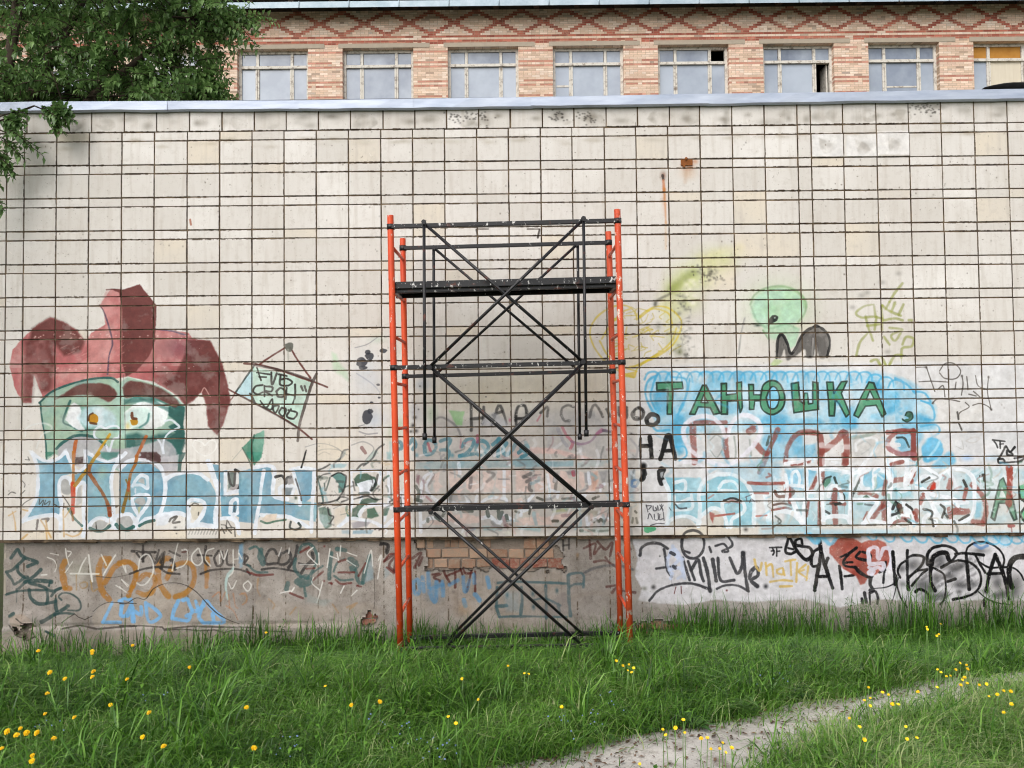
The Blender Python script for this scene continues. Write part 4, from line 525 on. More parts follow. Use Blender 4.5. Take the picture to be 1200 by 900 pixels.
for q, w_ in (([(130, 400), (220, 460), (215, 500)], 4.6), ([(90, 570), (85, 520), (130, 470), (210, 480)], 4.6), ([(230, 560), (240, 480), (290, 430), (340, 490), (365, 570)], 5), ([(120, 560), (200, 600), (310, 620), (380, 650), (440, 655)], 5), ([(320, 420), (420, 430), (480, 490), (490, 600), (480, 720), (430, 780), (330, 790)], 5), ([(190, 660), (230, 740), (290, 790), (340, 780)], 5.4), ([(130, 810), (140, 760), (190, 740), (210, 810)], 5), ([(20, 680), (60, 800)], 5), ([(150, 600), (200, 690), (220, 800)], 4.4), ([(370, 680), (360, 650), (320, 640)], 4), ([(200, 660), (330, 660)], 4), ([(20, 520), (60, 440), (90, 400)], 4)): S(WL, w_, q, .93, .9)
for q in ([(130, 700), (190, 720), (180, 770)], [(190, 770), (200, 820)], [(250, 670), (280, 700), (260, 760)], [(280, 730), (300, 760)], [(380, 780), (450, 740)], [(10, 670), (50, 700)], [(0, 770), (40, 800)], [(530, 470), (555, 460), (555, 500)], [(410, 500), (430, 540)], [(120, 510), (170, 480)]): S('33332f', 3, q, .85)
S('2b2b2d', 2, [(615, 215), (700, 225)], .9); S('2b2b2d', 2, [(625, 225), (640, 245), (650, 270)], .9); S('2b2b2d', 2, [(668, 225), (668, 275)], .9); S('2b2b2d', 1.6, [(665, 245), (690, 242)], .9)
for q in ([(660, 350), (690, 290), (710, 260), (735, 300), (770, 265)], [(655, 350), (660, 375), (700, 370), (690, 350), (655, 350)], [(700, 375), (760, 370), (810, 365), (840, 345)], [(715, 290), (720, 320), (755, 320), (735, 295)], [(770, 345), (840, 330)]): S(BK, 2.6, q, .93)
S(BK, 2, [(368, 20), (375, 70)], .7); S(BK, 1.6, [(380, 100), (400, 145)], .8); S('c9c6c4', 1.4, [(430, 220), (480, 195), (525, 205), (480, 235), (430, 225)], .8); S('b3b1ae', 1.2, [(400, 220), (410, 280), (360, 260)], .5); S('9a3a34', 5, [(735, 820), (765, 820)], .9); S('9a3a34', 2, [(750, 830), (752, 860)], .8); S('2a2a2a', 1.6, [(725, 855), (780, 850)], .0)
K(940, 420, .21667)
for q in ([(670, 50), (690, 110), (715, 180)], [(630, 128), (700, 125), (790, 130)], [(740, 70), (770, 30), (820, 30), (855, 70), (830, 110), (770, 110), (740, 80)], [(790, 60), (792, 200)], [(730, 170), (760, 150), (770, 210)], [(830, 130), (825, 170)], [(862, 95), (868, 140), (860, 200)], [(888, 100), (895, 170)], [(935, 95), (950, 150), (1000, 170)], [(1005, 100), (1000, 180), (1018, 275)], [(900, 195), (940, 205)], [(925, 180), (960, 210)], [(700, 245), (730, 222), (800, 225), (850, 235)], [(880, 240), (900, 265), (850, 295), (845, 330)], [(920, 255), (960, 245), (1000, 260), (1020, 280)], [(850, 360), (860, 390)], [(615, 50), (670, 48)]): S('56504c', 1.25, q, .85, .6)
for x_, y_ in ((668, 50), (1005, 103), (1020, 278), (705, 243), (862, 97)): B('56504c', x_, y_, 7, 8, .9)
S(RB, 6, [(460, 400), (560, 395), (605, 395)], .85, 1.3); S(RB, 7, [(600, 395), (600, 460), (605, 540)], .85, 1.3); S(RB, 6, [(500, 400), (460, 450), (470, 490), (530, 520), (590, 510)], .8, 1.3); S('b58a9a', 6, [(470, 490), (540, 520), (600, 520)], .5, 2); F('7fb4cc', [(500, 450), (540, 425), (580, 470), (530, 500)], .8, 2); S('2f3a36', 2.6, [(510, 430), (550, 432), (575, 480)], .8); S(RB, 5, [(480, 575), (540, 560)], .8)
for q, w_ in (([(95, 420), (105, 500), (100, 570)], 7), ([(100, 510), (180, 450), (220, 400)], 7), ([(230, 405), (240, 480), (230, 570)], 7), ([(0, 405), (60, 405)], 4)): S(RB, w_, q, .82, 1.3, False, .12)
S('d9d2d2', 6, [(100, 470), (180, 480), (260, 480)], .7, 2); F('cbc9c7', [(265, 400), (430, 390), (430, 540), (280, 560)], .8, 4, .1); S('e4e4e6', 3, [(290, 500), (290, 460), (350, 430), (400, 440), (390, 490), (330, 580)], .8, 1.2); S('8a9a90', 4, [(270, 430), (340, 420), (390, 405)], .6, 1.6); S('b9b9b9', 1.6, [(300, 470), (340, 450), (370, 480), (320, 520)], .6); S('e4e0e2', 5, [(450, 465), (520, 470)], .8)
K(0, 0, 1)
F('b9ac9c', [(108, 722), (122, 706), (150, 700), (170, 692), (205, 684), (225, 690), (250, 718), (282, 732), (200, 735), (110, 734)], .35, 1.5, .4)
F('b7aa9b', [(0, 740), (150, 738), (320, 741), (430, 745), (460, 770), (0, 775)], .4, 2, .4); F('b3a596', [(300, 700), (380, 712), (440, 706), (460, 745), (300, 738)], .3, 6, .5); F('b5a89a', [(486, 670), (655, 668), (690, 700), (640, 748), (486, 748)], .35, 5, .5)
B('6a6058', 60, 655, 60, 18, .35); B('6a6058', 380, 645, 90, 14, .4); B('706a66', 690, 690, 28, 50, .35); B('5f5750', 250, 640, 200, 9, .5); B('5f5750', 580, 634, 200, 6, .3)
for _ in range(140):
    x_, y_ = PR_.uniform(8, 740), PR_.uniform(640, 748); B(PR_.choice(['5a5048', 'c2b5a6', '6d6258']), x_, y_, PR_.uniform(1, 5), PR_.uniform(.8, 3), PR_.uniform(.15, .5))
for _ in range(70):
    x_ = PR_.uniform(8, 740); y_ = PR_.uniform(633, 690); S('6a5f55', PR_.uniform(.8, 2.4), [(x_, y_), (x_+PR_.normal(0, 1), y_+PR_.uniform(10, 45))], .22, 1.5)
K(0, 0, 1)
for _ in range(120):
    x_, y_ = PR_.uniform(880, 1200), PR_.uniform(540, 620); an = PR_.uniform(-1.6, 1.6); L = PR_.uniform(5, 20); c_ = PR_.choice(['e9ecf1', 'e9ecf1', '7fc0d8', 'a9c9d3', '8f4a40', '3a4440', '6a8f7a', 'c9c2b8'])
    S(str(c_), PR_.uniform(.8, 3.2), [(x_, y_), (x_+L*.5*math.cos(an)+PR_.normal(0, 4), y_+L*.5*math.sin(an)), (x_+L*math.cos(an)*.6, y_+L*math.sin(an))], PR_.uniform(.3, .65), 1.1)
for _ in range(80):
    x_, y_ = PR_.uniform(770, 1090), PR_.uniform(445, 545); L = PR_.uniform(5, 20); c_ = PR_.choice(['d6ecf5', '57b0d6', '8fcbe4', '4aa6d0', 'c9c9c9'])
    S(str(c_), PR_.uniform(1, 4), [(x_, y_), (x_+PR_.normal(0, 4), y_+L*.5), (x_+PR_.normal(0, 5), y_+L)], PR_.uniform(.15, .4), 2)
# -- grey plaster base, left: dark green tag, ochre, white, blue
K(0, 630, .13333)
B('8a9a7a', 700, 280, 160, 110, .2); B('5f554c', 400, 90, 420, 70, .35); B('5f564e', 1300, 60, 600, 50, .35)
DG = '33504f'
for q, w_ in (([(95, 180), (130, 130), (155, 110), (200, 170), (320, 215), (290, 235), (240, 255)], 4), ([(210, 185), (150, 250), (100, 290), (55, 305)], 4), ([(150, 260), (160, 310), (215, 350), (240, 350)], 4), ([(65, 325), (100, 370), (120, 410), (150, 400), (210, 355)], 4), ([(355, 285), (300, 340), (220, 395), (145, 465)], 4), ([(220, 390), (340, 380), (450, 390)], 5), ([(440, 390), (430, 425)], 3), ([(260, 400), (370, 430), (430, 465), (480, 470), (535, 445)], 4), ([(55, 500), (150, 475), (300, 462), (400, 465)], 3), ([(255, 455), (270, 530), (330, 580), (410, 580), (490, 560)], 4), ([(410, 460), (420, 520), (410, 580)], 4), ([(450, 515), (490, 465), (535, 445)], 4), ([(540, 550), (515, 520), (550, 490), (620, 495), (690, 540), (715, 600), (690, 640), (600, 640)], 2.4), ([(490, 540), (490, 600), (500, 640)], 4), ([(600, 600), (560, 630), (460, 690), (370, 740)], 4.6), ([(480, 680), (560, 665), (650, 670)], 3), ([(90, 690), (120, 670)], 4), ([(415, 820), (490, 860)], 3)): S(DG, w_, q, .88, 1)
DR(DG, 147, 470, 100, 1, .6); DR(DG, 432, 400, 30, 1, .6)
OC = 'a9761f'
for q, w_ in (([(570, 210), (545, 270), (555, 360), (570, 440)], 8), ([(570, 450), (610, 450)], 7), ([(960, 545), (910, 490), (880, 400), (870, 280), (900, 190), (950, 190)], 7), ([(925, 400), (960, 340), (1000, 270), (1080, 215), (1160, 230), (1200, 300), (1180, 400), (1130, 510)], 6), ([(960, 185), (930, 250)], 6)): S(OC, w_, q, .78, 1.4, False, .25)
for q in ([(730, 395), (700, 410), (720, 445), (760, 435), (765, 400), (735, 390)], [(670, 330), (672, 460)], [(800, 380), (815, 470), (860, 450)]): S('a08040', 1.8, q, .6)
for q, w_ in (([(575, 100), (585, 170), (605, 245)], 1.8), ([(635, 215), (570, 310)], 1.6), ([(690, 320), (720, 240), (755, 180)], 1.8), ([(778, 155), (790, 250), (812, 385)], 2), ([(615, 318), (740, 318), (870, 320)], 2), ([(890, 150), (930, 230), (935, 245)], 2), ([(1015, 155), (960, 240), (910, 330)], 1.8), ([(415, 175), (470, 200), (495, 250), (480, 300)], 1.6), ([(360, 330), (410, 328)], 1.6), ([(440, 140), (510, 155)], 1.6), ([(590, 120), (625, 130), (600, 170)], 1.4), ([(1100, 250), (1110, 300)], 1.2), ([(1070, 370), (1120, 430)], 1.2), ([(1020, 420), (1110, 480)], 1.2)): S('d6d3cd', w_, q, .85, .7, False, .15)
SBL = '82b2da'
for q in ([(985, 575), (950, 650), (905, 745)], [(905, 745), (1000, 745), (1060, 745)], [(1055, 570), (1090, 540), (1150, 540), (1160, 580)], [(1080, 580), (1065, 680), (1120, 690)], [(1130, 680), (1170, 620)], [(1160, 600), (1180, 740)]): S(SBL, 4, q, .92, 1, False, .25)
K(140, 630, .13333)
for q in ([(0, 560), (40, 540), (100, 550)], [(20, 600), (15, 680), (60, 680), (100, 600)], [(110, 610), (115, 740)], [(190, 610), (190, 680), (120, 640)], [(230, 570), (260, 740), (360, 690), (300, 620), (230, 575)], [(520, 550), (480, 640), (465, 700)], [(465, 710), (590, 730), (620, 700)], [(560, 550), (600, 540), (610, 570), (640, 650), (590, 690)], [(670, 560), (690, 640), (640, 640)], [(690, 640), (740, 600)], [(745, 560), (700, 690), (740, 750)], [(770, 560), (830, 640), (920, 740), (730, 750)], [(820, 670), (830, 740)]): S(SBL, 4.4, q, .92, 1, False, .25)
for q, w_ in (([(0, 225), (70, 215), (130, 260), (140, 340), (110, 440), (80, 515)], 6), ([(160, 480), (220, 505), (280, 480), (310, 410), (300, 350), (230, 325), (170, 370)], 6), ([(425, 515), (380, 450), (345, 370), (345, 260), (390, 190), (430, 180)], 7), ([(495, 520), (580, 490), (640, 420), (660, 330), (640, 250), (590, 220), (520, 230), (460, 270), (420, 360)], 6), ([(770, 170), (768, 300), (765, 430)], 6)): S(OC, w_, q, .78, 1.4, False, .25)
BG = '3a3534'
for q, w_ in (([(110, 120), (200, 128), (290, 130), (320, 130)], 3), ([(205, 70), (205, 210)], 3), ([(150, 140), (200, 190), (260, 140), (300, 230)], 2.4), ([(345, 110), (320, 220), (380, 140), (360, 220)], 3), ([(395, 130), (370, 270)], 3.4), ([(440, 120), (530, 160)], 3), ([(450, 200), (470, 200), (490, 280)], 3.4), ([(90, 320), (200, 280), (330, 260), (480, 265)], 2.6), ([(360, 270), (420, 310), (530, 320)], 2.6), ([(690, 155), (810, 160)], 2.6), ([(760, 80), (745, 200), (780, 240)], 3), ([(870, 120), (835, 180), (860, 250), (910, 220), (900, 130)], 3), ([(945, 120), (950, 230), (1010, 240)], 3), ([(1060, 130), (1100, 170), (1090, 230)], 2.6), ([(1100, 150), (1130, 180), (1100, 230), (1150, 250)], 2.6), ([(715, 320), (800, 290), (930, 275), (1050, 280), (1140, 310)], 2.6), ([(1120, 280), (1150, 325)], 3)): S(BG, w_, q, .85, .9, False, .1)
B(BG, 210, 210, 14, 14, .9); B(BG, 690, 155, 18, 16, .9); B(BG, 715, 320, 16, 12, .8)
for q, w_ in (([(165, 280), (185, 180), (250, 150), (295, 230), (290, 320), (240, 400), (190, 420), (150, 400)], 1.8), ([(515, 50), (490, 150), (465, 290)], 1.8), ([(500, 270), (560, 250), (600, 190), (590, 110), (550, 110)], 1.6), ([(690, 95), (640, 150), (640, 210), (690, 245), (730, 200), (700, 100)], 1.8), ([(830, 95), (770, 120), (755, 190), (800, 250)], 1.6), ([(880, 150), (880, 230)], 1.4), ([(890, 120), (920, 190), (950, 110)], 1.6), ([(1000, 110), (1000, 290), (960, 340)], 1.8), ([(1010, 190), (1050, 180), (1050, 110)], 1.6), ([(1130, 380), (1090, 420), (1130, 470), (1160, 420), (1130, 380)], 1.6), ([(960, 400), (990, 450), (1030, 380)], 1.6), ([(30, 240), (60, 310)], 1.2), ([(20, 370), (80, 420)], 1.2), ([(0, 430), (60, 480)], 1.2)): S('d6d3cd', w_, q, .8, .7, False, .15)
F('8fb0c0', [(1060, 60), (1095, 50), (1085, 260), (1055, 270)], .6, 2, .2); S('b7cfcc', 3, [(1000, 270), (950, 340), (935, 440), (955, 540)], .7, 1.2); S('5a2f2a', 2, [(550, 130), (585, 125)], .8); S('7a2f2a', 2, [(1160, 310), (1200, 330)], .8)
for q in ([(820, 520), (880, 480), (890, 560), (930, 480)], [(960, 500), (970, 620)], [(1000, 490), (1020, 600), (1040, 620)], [(1060, 500), (1110, 490), (1120, 560), (1080, 590)], [(940, 600), (1000, 640), (1040, 720)]): S('b07a4a', 2, q, .55, 1)
CK = '3b332d'                                             # hairline cracks
S(CK, 1, [(0, 580), (60, 580), (150, 530), (230, 540), (300, 450), (400, 405), (480, 398), (560, 410), (640, 450), (710, 510), (780, 590), (880, 680), (1000, 740), (1050, 760)], .9, .5); S(CK, 1.6, [(0, 778), (200, 775), (380, 785), (400, 800), (620, 780), (900, 785), (1200, 785)], .8, .6, True); S(CK, 1.2, [(400, 810), (560, 800), (700, 815), (840, 808), (930, 830), (1000, 810), (1200, 812)], .8, .6, True)
K(0, 630, .13333); S(CK, 1, [(540, 750), (610, 700), (660, 670), (690, 700), (750, 720), (810, 690)], .9, .5, True); S(CK, 1, [(1200, 580), (1090, 575), (960, 570), (880, 600), (820, 650)], .8, .5); S(CK, 1.8, [(550, 800), (700, 775), (860, 800), (1000, 790), (1200, 778)], .8, .6, True); S(CK, 1, [(830, 340), (1000, 350), (1180, 315)], .5)
F('a9998a', [(90, 700), (160, 670), (270, 700), (320, 780), (280, 850), (150, 860), (110, 780)], .6, 2, .3, True); S(CK, 1.6, [(85, 770), (130, 820), (150, 860), (240, 880), (320, 870)], .8); S(CK, 1.2, [(150, 710), (240, 760), (320, 780)], .8)
K(280, 630, .16667)
F('6f98b4', [(0, 50), (25, 40), (25, 170), (0, 180)], .6, 2)
for q, w_ in (([(265, 115), (250, 85), (215, 90), (185, 150), (195, 185), (270, 180)], 3.4), ([(295, 110), (280, 180), (330, 185), (365, 140), (345, 95), (310, 110)], 3.4), ([(410, 60), (395, 140), (350, 210)], 4), ([(515, 110), (520, 150), (470, 200), (440, 250)], 4), ([(420, 180), (470, 190), (530, 180)], 2.6), ([(160, 225), (240, 215), (330, 225), (420, 245)], 2.4), ([(1000, 40), (1050, 55), (1040, 110)], 3.4)): S('2f2f31', w_, q, .85, .9, False, .1)
for q, w_ in (([(75, 80), (120, 65), (160, 110), (180, 150)], 2.4), ([(155, 90), (150, 140), (170, 180)], 6), ([(420, 110), (440, 60), (490, 45), (530, 80), (550, 150), (520, 230), (480, 290)], 3.4), ([(400, 150), (390, 210), (430, 270), (490, 290)], 4), ([(410, 310), (470, 280), (500, 310), (440, 330)], 8), ([(345, 320), (335, 360)], 6), ([(460, 350), (470, 410)], 3), ([(510, 300), (520, 250), (590, 200)], 2.4), ([(650, 110), (640, 200), (635, 290)], 4.6), ([(665, 240), (690, 180), (740, 150)], 2.4), ([(670, 270), (720, 300), (800, 295)], 2.6), ([(790, 160), (820, 190), (800, 220)], 9), ([(820, 230), (840, 310), (870, 320)], 5), ([(870, 320), (890, 220), (920, 130)], 5), ([(60, 190), (120, 240), (200, 245)], 2.4), ([(690, 80), (750, 90)], 5)): S('3f6463', w_, q, .78, 1.1, False, .1)
F('8aa6b0', [(880, 320), (910, 180), (935, 140), (950, 290)], .55, 3, .2); F('8aa6b0', [(1020, 220), (1060, 170), (1060, 260), (1020, 300)], .4, 3, .3)
for q in ([(60, 240), (130, 265), (240, 260)], [(430, 105), (490, 70)], [(475, 220), (530, 215)], [(520, 300), (590, 240)], [(360, 390), (450, 425)], [(680, 300), (720, 325), (790, 320)], [(700, 245), (810, 245)], [(700, 170), (750, 155)], [(830, 340), (860, 345)], [(635, 320), (655, 325)], [(840, 270), (890, 180)], [(1020, 170), (1060, 120), (1110, 120), (1150, 170)], [(1040, 210), (1090, 250)], [(1100, 150), (1090, 240)]): S('6d2f2a', 2.6, q, .8, 1)
for x_, y_ in ((600, 62), (600, 305), (650, 320), (835, 340)): B('6d2020', x_, y_, 10, 10, .9)
for q in ([(300, 70), (280, 130)], [(355, 75), (350, 110)], [(520, 70), (480, 110), (510, 150), (550, 190)], [(560, 110), (565, 190)], [(640, 80), (620, 210)], [(715, 60), (710, 130)], [(760, 105), (830, 130)], [(640, 130), (690, 150)], [(690, 110), (700, 160)], [(880, 250), (925, 95), (935, 130), (940, 200)], [(980, 160), (1000, 130), (975, 290)], [(430, 190), (530, 190)], [(525, 280), (515, 320), (570, 370)], [(590, 310), (550, 455)], [(740, 340), (715, 390)], [(290, 390), (360, 375)], [(760, 160), (820, 200)], [(390, 350), (370, 380)], [(0, 110), (20, 150)], [(790, 410), (830, 370)]): S('d8d5d0', 1.6, q, .85, .6, False, .15)
for q in ([(135, 290), (130, 360), (150, 410)], [(210, 430), (250, 470), (240, 500)], [(360, 540), (400, 490)], [(660, 470), (700, 530)], [(760, 490), (830, 460), (780, 500)], [(20, 390), (60, 420), (30, 470)]): S('a8834f', 2, q, .5, 1.2)
F('96a3a0', [(470, 380), (560, 430), (660, 440), (600, 480), (480, 450)], .4, 3); S(CK, 1, [(950, 250), (955, 400), (950, 500)], .7); S(CK, 1.2, [(0, 625), (100, 632), (230, 655), (380, 655)], .7)
# -- base behind the scaffold
K(480, 610, 1/6)
for q, w_ in (([(160, 380), (215, 375), (170, 400), (215, 425)], 3), ([(220, 290), (250, 380), (285, 440)], 3), ([(260, 390), (360, 350)], 2.6), ([(320, 350), (320, 470)], 3), ([(350, 320), (370, 380)], 2.6), ([(450, 300), (380, 320), (390, 370), (440, 370)], 2.6), ([(440, 330), (400, 500)], 2.6), ([(460, 360), (460, 500)], 2.6)): S('5e2a22', w_, q, .85, 1, False, .1)
for q in ([(30, 430), (60, 420), (70, 500), (40, 510), (25, 450)], [(90, 400), (100, 500)], [(130, 370), (140, 500), (180, 570), (190, 430)], [(150, 480), (230, 450)], [(230, 430), (235, 530)], [(280, 450), (340, 420)], [(375, 400), (390, 500), (420, 420)], [(450, 380), (455, 440)], [(545, 400), (560, 470)], [(380, 560), (390, 600)], [(460, 520), (490, 560)]): S('5f95bb', 5, q, .7, 1.6, False, .3)
B('6f9fc0', 170, 500, 60, 70, .5); B('a8845a', 380, 620, 60, 50, .35); B('8f7a6a', 320, 560, 60, 90, .3)
TB = '45666d'
for q, w_ in (([(620, 440), (700, 430), (850, 435), (1000, 440), (1110, 445)], 3), ([(615, 470), (610, 600), (630, 680)], 3.4), ([(630, 680), (760, 675), (1100, 680)], 2.6), ([(785, 470), (790, 560), (780, 660)], 3.6), ([(955, 460), (960, 560), (960, 690)], 3.6), ([(1115, 390), (1120, 560), (1130, 670)], 4.4), ([(1125, 470), (1160, 450), (1220, 450)], 3.4), ([(1120, 380), (1200, 370), (1225, 400), (1220, 470)], 3.4), ([(610, 605), (680, 600)], 4), ([(870, 560), (950, 550), (1060, 600)], 3), ([(1045, 590), (1050, 640)], 4)): S(TB, w_, q, .8, 1.1, False, .1)
for x_, y_ in ((685, 525), (865, 515), (1035, 495), (870, 610)): B(TB, x_, y_, 14, 24, .85)
F('7d7675', [(1000, 560), (1080, 505), (1120, 520), (1130, 660), (960, 680), (900, 620)], .5, 3, .2); F('90aab5', [(660, 500), (770, 500), (770, 640), (680, 640)], .35, 5, .4)
for q in ([(1080, 120), (1080, 210)], [(1120, 130), (1120, 200)], [(1080, 178), (1120, 172)]): S('3f3b3a', 2.6, q, .8, 1)
B('8f7048', 1180, 245, 14, 20, .7); F('3a2f2a', [(650, 130), (690, 140), (680, 190), (650, 170)], .9, 1); B('2a2320', 715, 155, 18, 20, .95); B('2a2320', 775, 158, 16, 16, .95)
K(440, 580, .26667)
for q in ([(915, 235), (965, 215), (960, 260), (985, 230)], [(940, 200), (945, 280)], [(975, 205), (1010, 240), (1040, 210), (1030, 270)], [(960, 295), (1010, 290), (1060, 320)], [(1010, 275), (1030, 300)], [(1015, 405), (1060, 400), (1040, 430)], [(1070, 420), (1140, 430)], [(1100, 210), (1120, 240)], [(40, 290), (90, 260), (60, 310), (90, 340)], [(160, 280), (200, 255), (170, 320)], [(205, 275), (190, 310)]): S('5a2622', 3, q, .75, 1.1, False, .1)
S('55585f', 3.2, [(915, 345), (970, 320), (1060, 310), (1130, 330)], .65, 1.4); B('7f7b78', 1000, 380, 120, 90, .3); S('33312f', 2.4, [(20, 220), (50, 215), (45, 250)], .7)
S('8f8276', 6, [(860, 450), (960, 430), (1060, 440)], .35, 4)
# -- white-painted base, right
K(0, 0, 1)
F('dad8dc', [(741, 632), (760, 629), (900, 627), (1060, 626), (1205, 624), (1205, 704), (1150, 703), (1090, 706), (1030, 702), (985, 712), (940, 702), (880, 706), (840, 703), (800, 709), (770, 707), (748, 704), (752, 690), (744, 675), (747, 655)], .95, 2, .06, False, 'd0ced2'); F('c9c5c2', [(748, 700), (800, 706), (900, 704), (1205, 700), (1205, 716), (900, 714), (748, 712)], .35, 3, .6)
B('c3c0c3', 850, 640, 60, 8, .4); B('b9b3ae', 1180, 690, 40, 20, .5)
K(720, 560, .2)
G3 = '3f3f43'
for q, w_ in (([(150, 455), (160, 410), (210, 385), (270, 390), (310, 415)], 4), ([(290, 420), (300, 480), (310, 540), (335, 580)], 4), ([(245, 532), (300, 525), (360, 520)], 3.4), ([(395, 360), (410, 325), (460, 308), (510, 330), (525, 380), (510, 440), (470, 472), (420, 460), (395, 410), (395, 360)], 3.6), ([(410, 430), (440, 440)], 3), ([(400, 470), (420, 540), (440, 600)], 3.4), ([(430, 490), (470, 600)], 3.4), ([(450, 540), (490, 480), (505, 560), (520, 605)], 4), ([(520, 470), (545, 560), (560, 665)], 4.6), ([(555, 405), (565, 435)], 3), ([(590, 400), (640, 388), (665, 430), (630, 430), (690, 395), (670, 345)], 3), ([(575, 480), (595, 605)], 5), ([(605, 470), (620, 600), (700, 600)], 4), ([(675, 470), (700, 530), (720, 560), (745, 520), (750, 440)], 4.4), ([(755, 440), (765, 560), (780, 660)], 4.6), ([(205, 720), (260, 660), (360, 625), (460, 622), (560, 655)], 3.4), ([(600, 650), (650, 630), (720, 632), (785, 665)], 3.4), ([(790, 590), (800, 550), (830, 525), (840, 570), (800, 600), (835, 635)], 5)): S(G3, w_*.86, q, .9, 1, False, .12)
for x_, y_, r_ in ((228, 642, 15), (885, 636, 16), (265, 460, 6), (560, 660, 14), (755, 440, 14), (835, 635, 14)): B(G3, x_, y_, r_, r_, .95)
for q in ([(310, 470), (350, 420), (380, 470), (340, 520)], [(340, 400), (360, 460), (400, 480)], [(320, 540), (380, 530), (400, 570), (370, 590)], [(330, 430), (310, 500), (330, 560)], [(390, 470), (410, 590)], [(340, 560), (330, 590)]): S('c2cbe0', 4, q, .8, 1.2)
S('33343a', 4, [(330, 440), (350, 450)], .8); S('33343a', 4, [(345, 520), (355, 530)], .8); S('5d2a2a', 1, [(360, 640), (350, 680)], .8); S('5d2a2a', 1, [(390, 635), (392, 680)], .8); B('5d2a2a', 657, 660, 7, 7, .9); S('a9a7a6', 1.6, [(460, 640), (440, 700)], .5); B('6d6f60', 175, 650, 18, 14, .6)
for q in ([(820, 480), (830, 520), (850, 545), (862, 500)], [(885, 500), (890, 570)], [(890, 520), (920, 510), (930, 580)], [(955, 540), (985, 530), (985, 565), (955, 560), (950, 540)], [(985, 530), (995, 570)], [(1000, 490), (1060, 480)], [(1030, 490), (1035, 570)], [(1070, 500), (1065, 610)], [(1120, 510), (1080, 550), (1130, 590)], [(1080, 550), (1110, 540)], [(910, 610), (980, 600), (1040, 605)], [(970, 638), (1040, 635)], [(1135, 520), (1125, 600)]): S('cdb069', 2.6, q, .85, 1)
S(BK, 2.2, [(908, 410), (978, 408)], .9); S(BK, 2.2, [(925, 412), (935, 435), (928, 452)], .9); S(BK, 2, [(950, 412), (950, 458)], .9); S(BK, 1.8, [(950, 432), (968, 430)], .9); S(BK, 1.6, [(918, 430), (935, 428)], .9)
K(880, 620, .15)
for q, w_ in (([(310, 60), (280, 120), (270, 180), (310, 195), (345, 180)], 4), ([(290, 150), (330, 160)], 3), ([(310, 60), (340, 140), (400, 220), (440, 240), (480, 200), (460, 150), (420, 140), (350, 130)], 4.4), ([(400, 120), (390, 80), (350, 90), (345, 140)], 3.4), ([(540, 150), (490, 180), (470, 240), (480, 290), (510, 290)], 4), ([(535, 95), (545, 180), (530, 280), (510, 400), (495, 480)], 5), ([(545, 170), (570, 260), (600, 350), (635, 460)], 5), ([(515, 375), (600, 372)], 4), ([(600, 230), (580, 280)], 5), ([(690, 290), (700, 360), (710, 470)], 4.4), ([(730, 370), (800, 360)], 3.4)): S('19191c', w_*.86, q, .94, .9, False, .06)
F('964438', [(612, 150), (640, 100), (720, 70), (800, 75), (860, 110), (920, 90), (990, 85), (1050, 110), (1080, 180), (1085, 250), (1040, 320), (960, 360), (910, 380), (885, 430), (850, 435), (820, 370), (720, 310), (650, 230), (612, 190)], .93, 1.8, .12, False, 'a85a4c'); B('b87a66', 780, 90, 90, 20, .5); B('c86a58', 800, 220, 60, 50, .5); B('8e3a30', 900, 180, 60, 60, .4)
for _ in range(40): B('d6b0a4', PR_.uniform(630, 1050), PR_.uniform(90, 330), 6, 5, .6)
for q, w_ in (([(820, 150), (760, 200), (720, 260), (740, 290), (810, 300)], 3.4), ([(700, 220), (760, 190), (825, 145)], 3), ([(725, 265), (790, 260)], 3), ([(850, 180), (820, 220), (870, 240), (920, 240), (930, 200), (870, 180)], 3.6), ([(810, 300), (850, 340), (910, 375), (940, 370)], 4), ([(940, 370), (930, 430), (955, 480), (930, 480)], 5), ([(1050, 260), (1040, 330), (1030, 420)], 3.4), ([(1000, 340), (1045, 320)], 3), ([(885, 500), (900, 570)], 5), ([(865, 545), (870, 580)], 4), ([(925, 500), (930, 590)], 3), ([(930, 500), (970, 490), (990, 540), (985, 585)], 4), ([(960, 465), (1050, 455), (1110, 430)], 1.6)): S(BK, w_*.86, q, .93, .9, False, .06)
S('d9d6e2', 5, [(940, 350), (920, 340), (985, 300), (1025, 320), (1030, 270), (960, 275), (925, 270), (920, 220), (915, 170), (950, 145), (985, 155), (985, 210), (1000, 230), (1020, 180), (1040, 150), (1080, 160), (1095, 220), (1090, 300)], .93, 1); S('d9d6e2', 4, [(920, 300), (960, 330), (940, 360)], .9)
S('d9dade', 2.6, [(1050, 350), (1050, 380)], .8)
K(1020, 620, .15)
SM = '4a4a4c'
for x_, y_, rx, ry, a_ in ((650, 310, 70, 40, .8), (700, 290, 50, 30, .7), (540, 240, 60, 60, .75), (510, 380, 40, 50, .7), (540, 520, 60, 40, .5), (450, 540, 80, 40, .7), (400, 440, 90, 60, .7), (470, 460, 50, 50, .75), (330, 280, 70, 60, .7), (240, 310, 40, 40, .7), (700, 440, 80, 40, .75), (800, 430, 40, 30, .6), (690, 490, 30, 20, .7), (860, 170, 70, 30, .55), (900, 480, 30, 30, .8), (990, 420, 50, 60, .7), (1030, 510, 50, 40, .8), (980, 520, 40, 30, .7), (1130, 430, 70, 90, .6), (1120, 500, 60, 60, .5), (620, 370, 60, 30, .7), (250, 430, 40, 30, .5), (960, 360, 60, 30, .5)): B(SM, x_, y_, rx, ry, a_)
for _ in range(60):
    x_, y_ = PR_.uniform(340, 800), PR_.uniform(250, 560); S('555557', 3, [(x_, y_), (x_+30, y_-18), (x_+60, y_-40)], .3, 2, False, .5)
